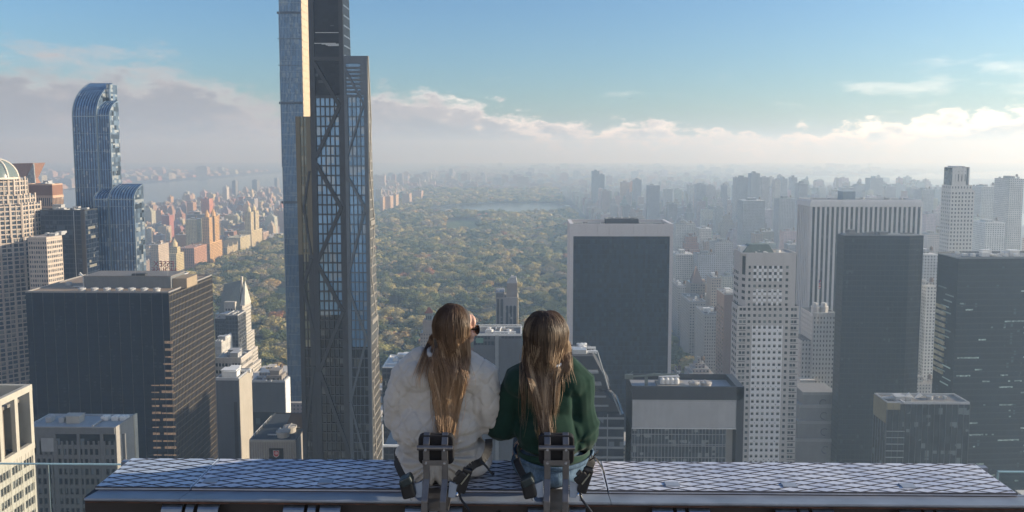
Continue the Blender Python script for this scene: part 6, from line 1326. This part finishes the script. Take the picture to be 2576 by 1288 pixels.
def hand_shapes(wr, d, side, up=Vector((0,0,1))):
    """palm, five bent fingers; wr wrist point, d hand direction, side +1/-1 for where the thumb is"""
    wr, d = Vector(wr), Vector(d).normalized(); s_ = d.cross(up).normalized()*side; up = s_.cross(d)*side; L = []
    L.append(limb([wr, wr+d*.05, wr+d*.085], [.026,.036,.034], (1,.42), 12))
    base = wr+d*.085
    for i, (off, ln) in enumerate(((.028,.070),(.010,.080),(-.009,.074),(-.027,.058))):
        p0 = base+s_*off; p1 = p0+d*ln*.45-up*.004; p2 = p1+d*ln*.3-up*ln*.22; p3 = p2+d*ln*.12-up*ln*.26; L.append(limb([p0-d*.01,p1,p2,p3], [.0098,.0088,.0080,.0070], n=8))
    t0 = wr+d*.025+s_*.028; L.append(limb([t0, t0+d*.025+s_*.022-up*.006, t0+d*.055+s_*.028-up*.014], [.0125,.0105,.0085], n=8)); return L
skin, t, p = mat_new("skin"); c = t.new('ShaderNodeTexCoord').outputs['Object']
t.put(p.inputs['Base Color'], t.mix(t.noise(c, 22, 4), (.56,.33,.25,1), (.66,.42,.33,1))); p.inputs['Roughness'].default_value = .5; p.inputs['Subsurface Weight'].default_value = .12; p.inputs['Subsurface Radius'].default_value = (.01,.004,.002)
def fabric(name, c1, c2, rough=.9, weave=900, sheen=.3, ws=.15):
    m, t, p = mat_new(name); c = t.new('ShaderNodeTexCoord').outputs['Object']; n = t.noise(c, 14, 5, .6); n2 = t.noise(c, weave, 2)
    t.put(p.inputs['Base Color'], t.mix(t.lin(n, .3, .7), (*c1,1), (*c2,1))); p.inputs['Roughness'].default_value = rough; p.inputs['Sheen Weight'].default_value = sheen; p.inputs['Specular IOR Level'].default_value = .25
    b = t.new('ShaderNodeBump'); b.inputs['Strength'].default_value = ws; b.inputs['Distance'].default_value = .001; t.put(b.inputs['Height'], n2); t.put(p.inputs['Normal'], b.outputs[0]); return m
def hair_mat(name):
    m, t, p = mat_new(name); a = t.new('ShaderNodeAttribute', attribute_name='tint'); t.put(p.inputs['Base Color'], a.outputs['Color']); p.inputs['Roughness'].default_value = .38; p.inputs['Specular IOR Level'].default_value = .45
    p.inputs['Transmission Weight'].default_value = 0; tr = t.new('ShaderNodeBsdfTranslucent'); t.put(tr.inputs[0], a.outputs['Color']); mx = t.new('ShaderNodeMixShader'); mx.inputs[0].default_value = .22
    t.l.new(p.outputs[0], mx.inputs[1]); t.l.new(tr.outputs[0], mx.inputs[2]); t.l.new(mx.outputs[0], t.n['Material Output'].inputs[0]); return m
HAIR = hair_mat("hair_strands"); scalp = plain("hair_roots", (.035,.022,.015), .6, nscale=40)
def hair(parent, M, srad, bvh, lens, funnel, cols, n, seed, clumps=70, azc=0., azr=112., short=None, part_x=0., name='hair'):
    """strands: over the skull (radii srad in head frame M), then falling and gathering to funnel(z, s) on the clothes found by bvh"""
    g = random.Random(seed); V, F, C = [], [], []
    ctr = M.translation; Minv = M.inverted()
    cl = []
    for k in range(clumps):
        cl.append((g.uniform(-1,1), g.uniform(0,1), g.uniform(lens[0], lens[1]), g.uniform(-.5,.5), g.uniform(0,1), g.uniform(-.012,.012), g.uniform(0,6.28)))
    for i in range(n):
        s0, v0, zend, tone, hl, wob, ph = cl[i % clumps]; stray = g.random() < .035
        s_ = max(-1, min(1, s0+g.gauss(0,.055+(.15 if stray else 0)))); v_ = max(0, min(1, v0+g.gauss(0,.08)))
        # start near the parting, run down the back/side of the skull at azimuth given by s_
        azm = R(azc+s_*azr)                                # 0 = back of the head (towards the camera), +-: towards the sides
        pts = []
        el0 = R(88-22*v_)
        for j in range(7):
            e = el0+(R(-8)-el0)*j/6; off = 1.03+.07*v_+(.02*math.sin(ph+j) if j else 0)
            dloc = Vector((math.sin(azm)*math.cos(e)*srad[0]*off, -math.cos(azm)*math.cos(e)*srad[1]*off, math.sin(e)*srad[2]*off))
            dloc.x += part_x*max(0, math.sin(e))**3
            pts.append(ctr+dloc)
        p0 = pts[-1]; zend = zend if short is None else max(zend, short(s_)); ze = zend+g.gauss(0,.012)-(.05 if stray else 0); m = 13
        for j in range(1, m+1):
            u = j/m; z = p0.z+(ze-p0.z)*u; xt = funnel(z, s_)+wob*math.sin(z*17+ph)+(.03*math.sin(z*9+ph)*u if stray else 0); w1 = min(1, u*2.2); w1 = w1*w1*(3-2*w1); x = p0.x+(xt-p0.x)*w1
            hit = bvh.ray_cast(Vector((x, -1.2, z)), Vector((0,1,0)), 1.6)[0]
            ys = (hit.y-.010-.022*v_) if hit is not None else p0.y
            yl = pts[-1].y; y = min(ys, p0.y+(ys-p0.y)*w1) if ys < p0.y else p0.y+(ys-p0.y)*min(1, u*3)
            if hit is not None: y = min(y, ys)
            pts.append(Vector((x, yl+(y-yl)*.6 if hit is None or yl+(y-yl)*.6 < ys else ys, z)))
        k = len(pts); rad = g.uniform(.0006,.0014); b0 = len(V); br = g.uniform(.75,1.3)
        for q, p_ in enumerate(pts):
            tt = q/(k-1); rr = rad*(1 if tt < .8 else 1-(tt-.8)*3.6); d_ = (pts[min(q+1,k-1)]-pts[max(0,q-1)]).normalized(); e1 = d_.cross(Vector((0,1,0)))
            e1 = e1.normalized() if e1.length > 1e-3 else Vector((1,0,0)); e2 = d_.cross(e1)
            mixv = max(0, min(1, (tt-.25)*1.5+tone*.35)); hi = max(0, hl-.62)*2.2*min(1, tt*2.4)
            col = [((cols[0][c_]*(1-mixv)+cols[1][c_]*mixv)*(1-hi)+cols[2][c_]*hi)*br for c_ in range(3)]
            for a_ in range(3): an = a_*2.094; V.append(tuple(p_+e1*(rr*math.cos(an))+e2*(rr*math.sin(an)))); C.append((*col,1))
        for q in range(k-1):
            for a_ in range(3): F.append((b0+q*3+a_, b0+q*3+(a_+1) % 3, b0+(q+1)*3+(a_+1) % 3, b0+(q+1)*3+a_))
    me = bpy.data.meshes.new(name); me.from_pydata(V, [], F); at_ = me.attributes.new('tint', 'FLOAT_COLOR', 'POINT'); at_.data.foreach_set('color', np.array(C, dtype=np.float32).ravel()); me.shade_smooth(); me.materials.append(HAIR)
    o = bpy.data.objects.new(name, me); COL.objects.link(o); o.parent = parent; return o
def bvh_of(o): return BVHTree.FromPolygons([v.co.copy() for v in o.data.vertices], [tuple(p_.vertices) for p_ in o.data.polygons])
Yp = 3.74; K = 503.
def legs(w_=.1, knee=.47): return [limb([(s_*w_,.06,.085),(s_*(w_+.012),.30,.098),(s_*(w_+.005),knee,.095)], [.098,.082,.062]) for s_ in (-1,1)]+[limb([(s_*(w_+.005),knee,.085),(s_*w_,knee+.015,-.12),(s_*w_,knee,-.34)], [.060,.052,.036]) for s_ in (-1,1)]
def shoes(parent, mat, sole, w_=.1, knee=.47):
    for s_ in (-1,1):
        o = fuse('shoe', [limb([(s_*w_,knee-.03,-.385),(s_*w_,knee+.08,-.40),(s_*w_,knee+.16,-.408)], [.040,.038,.030], (1,.9)), limb([(s_*w_,knee-.005,-.33),(s_*w_,knee-.01,-.38)], [.042,.044])], .006, 4, mat, parent)
        b = MB(); b.box(s_*w_-.042, s_*w_+.042, knee-.075, knee+.19, -.448, -.43); bevel(b.build('sole', sole, o), .008)
# ---- the woman in the white jacket
def woman_white():
    rt = empty('person', (xat(1108, Yp), Yp, ZT+.004), "woman in cream quilted jacket with very long brown hair and sunglasses, head turned right", 'person')
    px = lambda v: (v-1108)/K; pz = lambda y: (zat(y, Yp)-ZT)
    HM = Matrix.Translation((px(1149), .035, pz(831))) @ Matrix.Rotation(R(-62), 4, 'Z') @ Matrix.Rotation(R(-6), 4, 'X')
    el_, er_ = (px(1003), .03, .31), (px(1230), .05, .30); wl, wr = (-.13,.27,.20), (.13,.29,.20)
    core = [ell((0,.035,.40),(.13,.08,.17)), ell((0,.03,.22),(.12,.085,.18)), ell((0,.03,.10),(.17,.14,.10)), limb([(0,.02,.52),(px(1130),.03,pz(880)+.02),(px(1133),.035,pz(850))],[.06,.052,.055])]
    arms = [limb([(-.14,.02,.53),(-.20,.02,.44),el_],[.040,.04,.038]), limb([el_,wl],[.040,.027]), limb([(.15,.02,.53),(.20,.03,.44),er_],[.040,.04,.038]), limb([er_,wr],[.040,.027])]
    fuse('body', core+arms+legs()+head_shapes(HM)+hand_shapes(wl,(.25,.9,-.25),1)+hand_shapes(wr,(-.25,.9,-.25),-1), .0052, 3, skin, rt)
    JS = [ell((px(1110),.03,pz(1010)),(.205,.135,.20)), ell((px(1100),.0,pz(1080)),(.235,.155,.16)), ell((px(1112),.03,.125),(.245,.175,.125)), ell((px(1066),.0,pz(948)),(.12,.105,.095)), ell((px(1165),.0,pz(945)),(.13,.105,.10)), ell((px(1085),.02,.09),(.17,.17,.10)),
          limb([(-.10,.03,pz(915)),(-.165,.03,pz(955)),(px(1007),.02,pz(1015)),el_],[.07,.088,.086,.080]), limb([el_,(-.21,.15,.24),wl],[.080,.072,.050]),
          limb([(.10,.03,pz(915)),(.205,.03,pz(955)),(px(1218),.03,pz(1020)),er_],[.075,.098,.094,.082]), limb([er_,(.21,.17,.24),wr],[.080,.072,.050]), ell((px(1118),.02,pz(905)),(.085,.075,.05))]
    def jd(co, no):
        x, y, z = co.T; th = x+.25*y*np.sign(x); w_, h = .118, .118; A = h/4; c_ = A*np.cos(2*np.pi*x/w_)
        wv = vnoise(co, (6,6,6), 3)*.014; zz = z+wv
        f1 = np.abs(((zz-c_)/h) % 1-.5)*2; f2 = np.abs(((zz+c_)/h+.5) % 1-.5)*2        # 1 on the seams
        d1 = (1-f1)*h/2; d2 = (1-f2)*h/2; d = np.minimum(d1, d2); puff = 1-np.exp(-(d/.005)); up = np.clip((z-.20)/.06, 0, 1)
        dx, dz = x-px(1096), z-pz(1130); an = np.arctan2(dz, dx); rr = np.hypot(dx, dz)
        pull = np.sin(an*22+3*np.sin(an*3)+rr*25)*.0130*np.clip(1-np.abs(rr-.15)/.12, 0, 1)*np.clip((.27-z)/.05, 0, 1)*(y < .08)
        wr1 = vnoise(co, (7,7,14), 7)*.003+vnoise(co, (34,34,60), 1)*.003
        waist = -.016*np.exp(-((z-.235-.03*np.sin(x*9))/.014)**2); fold = vnoise(co, (16,10,40), 21)*.006*np.clip((.32-z)/.1,0,1)
        ax = np.abs(np.abs(x)-.20); arm = -.010*np.exp(-(ax/.012)**2)*np.clip((.5-z)/.1, 0, 1)*(y < .05)
        return puff*.0065*up+pull+wr1+waist+fold+arm-.004
    J = fuse('jacket', JS, .0058, 4, fabric("quilted_cream", (.41,.39,.36), (.47,.45,.42), .8, sheen=.2), rt, jd)
    jt = MB(); jt.tube([(px(1118)+.078*math.cos(a), .02+.068*math.sin(a), pz(896)+.012*math.sin(a)) for a in [i*2*math.pi/20 for i in range(21)]], .019, 8, flat=(1,1.4)); jt.build('collar', bpy.data.materials["quilted_cream"], J, smooth=True)
    fuse('trousers', legs(.1)+[ell((.0,.04,.10),(.19,.16,.11)), ell((px(1190),.07,.085),(.10,.12,.09))], .007, 4, fabric("cream_trousers", (.50,.50,.50), (.56,.56,.56), .85), rt, lambda co, no: vnoise(co, (14,9,14), 2)*.004)
    shoes(rt, plain("white_leather", (.6,.6,.6), .5), plain("shoe_sole", (.5,.48,.45), .7))
    # hair: cap, then strands
    hc = fuse('hair', [xf(ell((0,-.022,.022),(.082,.098,.100)), HM), xf(ell((0,-.045,-.045),(.072,.068,.10)), HM)], .006, 3, scalp, rt)
    bv = bvh_of(J)
    HM2 = Matrix.Translation(HM.translation+Vector((-.008,-.012,.008)))
    def fun(z, s_):
        u = max(0, min(1, (pz(880)-z)/(pz(880)-pz(1075)))); cx = px(1136)+(px(1133)-px(1136))*u; w_ = .112*(1-u)**1.0+.030*u
        return cx+s_*w_
    hair(hc, HM2, (.094,.106,.112), bv, (pz(1078), pz(1035)), fun, ((.10,.060,.038),(.40,.25,.145),(.70,.50,.33)), 3000, 5, 110, azc=-40., azr=92., name='hair_strand_mass')
    # shorter locks over the shoulders
    def fun2(z, s_): u = max(0, min(1, (pz(870)-z)/.14)); return px(1122)+s_*(.095+.045*u)
    hair(hc, HM2, (.102,.108,.113), bv, (pz(960), pz(905)), fun2, ((.09,.055,.035),(.34,.21,.13),(.55,.39,.25)), 560, 9, 44, azc=-40., azr=92., name='side_locks')
    # sunglasses
    g_ = MB(); fm = plain("frame_black", (.01,.009,.008), .2); 
    sg = bpy.data.objects.new('sunglasses', None); COL.objects.link(sg); sg.parent = rt
    def disc(cx, nm, r_, y, th, mat):
        b = MB(); P_ = [(cx+r_*math.cos(a)*1.08, -.002+r_*.92*math.sin(a)) for a in [i*2*math.pi/24 for i in range(24)]]; n = 24
        b.add([(q[0],y,q[1]) for q in P_]+[(q[0],y+th,q[1]) for q in P_],[tuple(range(n)),tuple(range(2*n-1,n-1,-1))]+[(i,n+i,n+(i+1) % n,(i+1) % n) for i in range(n)]); xf(b, HM); return b.build(nm, mat, sg)
    for s_ in (-1,1): disc(s_*.033, 'lens', .0225, .101, .003, plain("lens_dark", (.012,.008,.006), .08)); 
    for s_ in (-1,1):
        b = MB(); b.tube([(s_*.033+.0245*math.cos(a), .1025, -.002+.0222*math.sin(a)) for a in [i*2*math.pi/24 for i in range(25)]], .0028, 6); xf(b, HM); b.build('rim', fm, sg)
        b = MB(); b.bar((s_*.056,.101,.008),(s_*.080,.02,.004), .003, .009); b.bar((s_*.080,.02,.004),(s_*.080,-.02,-.012), .003, .006); xf(b, HM); b.build('temple', fm, sg)
    b = MB(); b.tube([(-.008,.104,.002),(0,.106,.006),(.008,.104,.002)], .0025, 6); xf(b, HM); b.build('bridge', fm, sg)
woman_white()
# ---- the woman in the green sweatshirt
def woman_green():
    rt = empty('person', (xat(1386, Yp), Yp, ZT+.004), "woman in dark green sweatshirt and jeans with long brown highlighted hair, facing the park", 'person')
    px = lambda v: (v-1386)/K; pz = lambda y: (zat(y, Yp)-ZT)
    HM = Matrix.Translation((px(1372), .045, pz(851))) @ Matrix.Rotation(R(8), 4, 'Z') @ Matrix.Rotation(R(-8), 4, 'X')
    el_, er_ = (px(1262), .04, .24), (px(1472), .03, .215); wl, wr = (-.13,.28,.20), (.11,.28,.20)
    core = [ell((0,.035,.38),(.12,.075,.17)), ell((0,.03,.22),(.12,.085,.18)), ell((0,.03,.10),(.16,.14,.10)), limb([(0,.02,.50),(px(1378),.03,pz(890)+.01),(px(1374),.04,pz(860))],[.058,.05,.052])]
    arms = [limb([(-.14,.03,.48),(px(1280),.03,pz(1020)),el_],[.038,.038,.036]), limb([el_,wl],[.040,.027]), limb([(.12,.02,.49),(px(1460),.03,pz(1035)),er_],[.038,.038,.036]), limb([er_,wr],[.040,.027])]
    fuse('body', core+arms+legs()+head_shapes(HM)+hand_shapes(wl,(.25,.9,-.25),1)+hand_shapes(wr,(-.25,.9,-.25),-1), .0052, 3, skin, rt)
    SS = [ell((px(1378),.03,pz(1010)),(.205,.125,.20)), ell((px(1382),.0,pz(1080)),(.190,.135,.14)), ell((px(1392),.01,.195),(.188,.145,.065)), ell((px(1315),.0,pz(965)),(.10,.09,.085)), ell((px(1435),.0,pz(965)),(.10,.09,.085)),
          limb([(-.07,.03,pz(930)),(-.160,.03,pz(962)),(px(1275),.03,pz(1030)),(px(1259),.03,.25)],[.062,.078,.078,.076]), limb([(px(1258),.035,.245),(-.20,.16,.215),wl],[.076,.066,.044]),
          limb([(.08,.03,pz(925)),(.145,.02,pz(962)),(px(1466),.02,pz(1040)),(px(1470),.015,.225)],[.062,.080,.078,.082]), limb([(px(1468),.02,.215),(.18,.15,.21),wr],[.080,.068,.044]), ell((px(1384),.02,pz(925)),(.080,.075,.045))]
    def sd_(co, no):
        x, y, z = co.T; back = (y < .05)
        big = np.sin((x*10+z*7)+vnoise(co, (5,5,5), 2)*3)*.006+vnoise(co, (6,6,10), 4)*.011+vnoise(co, (20,20,38), 6)*.0015
        bl = .012*np.sin(np.clip((z-.12)*42, -3, 9)+x*12+vnoise(co, (6,6,6), 8)*3)*np.clip((.30-z)/.12, 0, 1)
        sw = -.016*np.exp(-((x-px(1445)-.10*(.38-z))/.016)**2)*np.clip((z-.14)/.08, 0, 1)*np.clip((.50-z)/.08, 0, 1)*back
        sl = -.016*np.exp(-((x-px(1302)+.03*(.4-z))/.013)**2)*np.clip((z-.16)/.1, 0, 1)*np.clip((.45-z)/.1, 0, 1)*back
        sw2 = .010*np.exp(-((z-.20-.55*np.abs(x-px(1420)))/.016)**2)*(x > px(1410))*back
        return big+bl*.6+sw+sl+sw2-.005
    G = fuse('sweatshirt', SS, .0058, 4, fabric("green_fleece", (.007,.026,.019), (.011,.038,.027), .95, sheen=.08, weave=500, ws=.3), rt, sd_)
    b = MB(); b.tube([(px(1392)+.176*math.cos(a), .01+.136*math.sin(a), .142+.006*math.sin(3*a)) for a in [i*2*math.pi/36 for i in range(37)]], .013, 8, flat=(.7,2.0)); b.build('hem_band', fabric("green_rib", (.009,.035,.024), (.013,.05,.032), .95), G, smooth=True)
    b = MB(); b.tube([(px(1383)+.072*math.cos(a), .018+.064*math.sin(a), pz(915)+.012*math.sin(a)) for a in [i*2*math.pi/24 for i in range(25)]], .009, 8, flat=(1,1.3)); b.build('neck_rib', bpy.data.materials["green_rib"], G, smooth=True)
    b = MB(); b.tube([(px(1385)+.066*math.cos(a), .010+.062*math.sin(a), pz(911)+.010*math.sin(a)) for a in [i*2*math.pi/24 for i in range(25)]], .010, 8); b.build('undershirt_collar', fabric("white_cotton", (.6,.6,.6), (.68,.68,.68)), rt, smooth=True)
    dm, t, p = mat_new("denim"); c = t.new('ShaderNodeTexCoord').outputs['Object']; n = t.noise(c, 16, 5, .65); x_, y_, z_ = t.sep(c)[0:3]; w_ = t.noise(t.comb(t.m('MULTIPLY', x_, 160.), t.m('MULTIPLY', y_, 160.), t.m('MULTIPLY', z_, 14.)), 1., 2)
    t.put(p.inputs['Base Color'], t.mix(t.m('MULTIPLY', t.lin(n, .35, .7), t.lin(w_, .3, .7, .4, 1.)), (.035,.075,.13,1), (.17,.26,.36,1))); p.inputs['Roughness'].default_value = .85; b_ = t.new('ShaderNodeBump'); b_.inputs['Strength'].default_value = .4; b_.inputs['Distance'].default_value = .002; t.put(b_.inputs['Height'], w_); t.put(p.inputs['Normal'], b_.outputs[0])
    DN = fuse('jeans', legs(.1)+[ell((.0,.03,.085),(.205,.165,.105)), ell((px(1388),.0,.06),(.17,.15,.075))], .006, 4, dm, rt, lambda co, no: vnoise(co, (14,9,14), 12)*.005+np.sin(np.arctan2(co[:,1], co[:,0])*70)*.0022*np.exp(-((co[:,2]-.125)/.025)**2))
    def wline(a): return (.012+.196*math.cos(a), .025+.160*math.sin(a), .122+.022*math.sin(a)**2*(1 if math.sin(a) > 0 else -1)+.012)
    b = MB(); N = 90; b.tube([Vector(wline(i*2*math.pi/N))*(1+.008*math.sin(i*2.2)) for i in range(N+1)], .017, 8, flat=(.45,1.)); b.build('waistband', dm, DN, smooth=True)
    b = MB(); b.tube([Vector(wline(i*2*math.pi/N))*1.012+Vector((0,0,-.006)) for i in range(N+1)], .0035, 6); b.build('drawcord', plain("cord_navy", (.01,.014,.03), .8), DN, smooth=True)
    shoes(rt, plain("white_leather", (.6,.6,.6), .5), plain("shoe_sole", (.5,.48,.45), .7))
    hc = fuse('hair', [xf(ell((0,-.015,.022),(.088,.104,.102)), HM), xf(ell((0,-.045,-.05),(.080,.065,.10)), HM)], .006, 3, scalp, rt); bv = bvh_of(G); HM2 = Matrix.Translation(HM.translation+Vector((0,-.008,.010)))
    def fun(z, s_):
        u = max(0, min(1, (pz(900)-z)/(pz(900)-pz(1092)))); cx = px(1366)+(px(1374)-px(1366))*u
        return cx+s_*(.112*(1-u)**1.1+.016*u) if s_ < .4 else px(1372)+s_*(.118-.02*u)
    C3 = ((.055,.036,.026),(.23,.15,.095),(.62,.46,.31)); shortf = lambda s_: -9 if s_ < .35 else pz(1060)+(pz(925)-pz(1060))*min(1, (s_-.35)/.25)
    hair(hc, HM2, (.104,.112,.113), bv, (pz(1094), pz(1040)), fun, C3, 2900, 15, 104, short=shortf, name='hair_strand_mass')
    def fun2(z, s_): return px(1376)+s_*.122
    hair(hc, HM2, (.106,.114,.114), bv, (pz(930), pz(905)), fun2, C3, 620, 19, 46, name='side_locks')
    def fun3(z, s_): return px(1345)+s_*.09
    hair(hc, HM2, (.104,.112,.113), bv, (pz(1060), pz(980)), fun3, C3, 130, 29, 16, name='loose_locks')
woman_green()
# ------------------------------------------------------------ a far aeroplane
pc = at(1586, 248, 3200); pl = empty('aeroplane', tuple(pc), "tiny aeroplane crossing the blue sky above the park", 'aeroplane'); pl.scale = (.5,.5,.5); am = plain("plane_paint", (.25,.26,.28), .4)
b = MB(); b.tube([(-14,0,0),(-11,0,.2),(10,0,.2),(14,0,.8)], [.3,1.9,1.9,.4], 10); b.build('fuselage', am, pl)
for s_ in (-1,1): b = MB(); b.add([(-3,0,-.3),(3,0,-.3),(6,s_*15,.6),(4.5,s_*15,.6),(-3,0,.1),(3,0,.1),(6,s_*15,.8),(4.5,s_*15,.8)],[(0,1,2,3),(7,6,5,4),(0,4,5,1),(1,5,6,2),(2,6,7,3),(3,7,4,0)]); b.build('wing', am, pl)
b = MB(); b.add([(9,-.2,1),(13,-.2,1),(15,-.2,6),(13,-.2,6),(9,.2,1),(13,.2,1),(15,.2,6),(13,.2,6)],[(0,1,2,3),(7,6,5,4),(0,4,5,1),(1,5,6,2),(2,6,7,3),(3,7,4,0)]); b.build('tail_fin', am, pl)
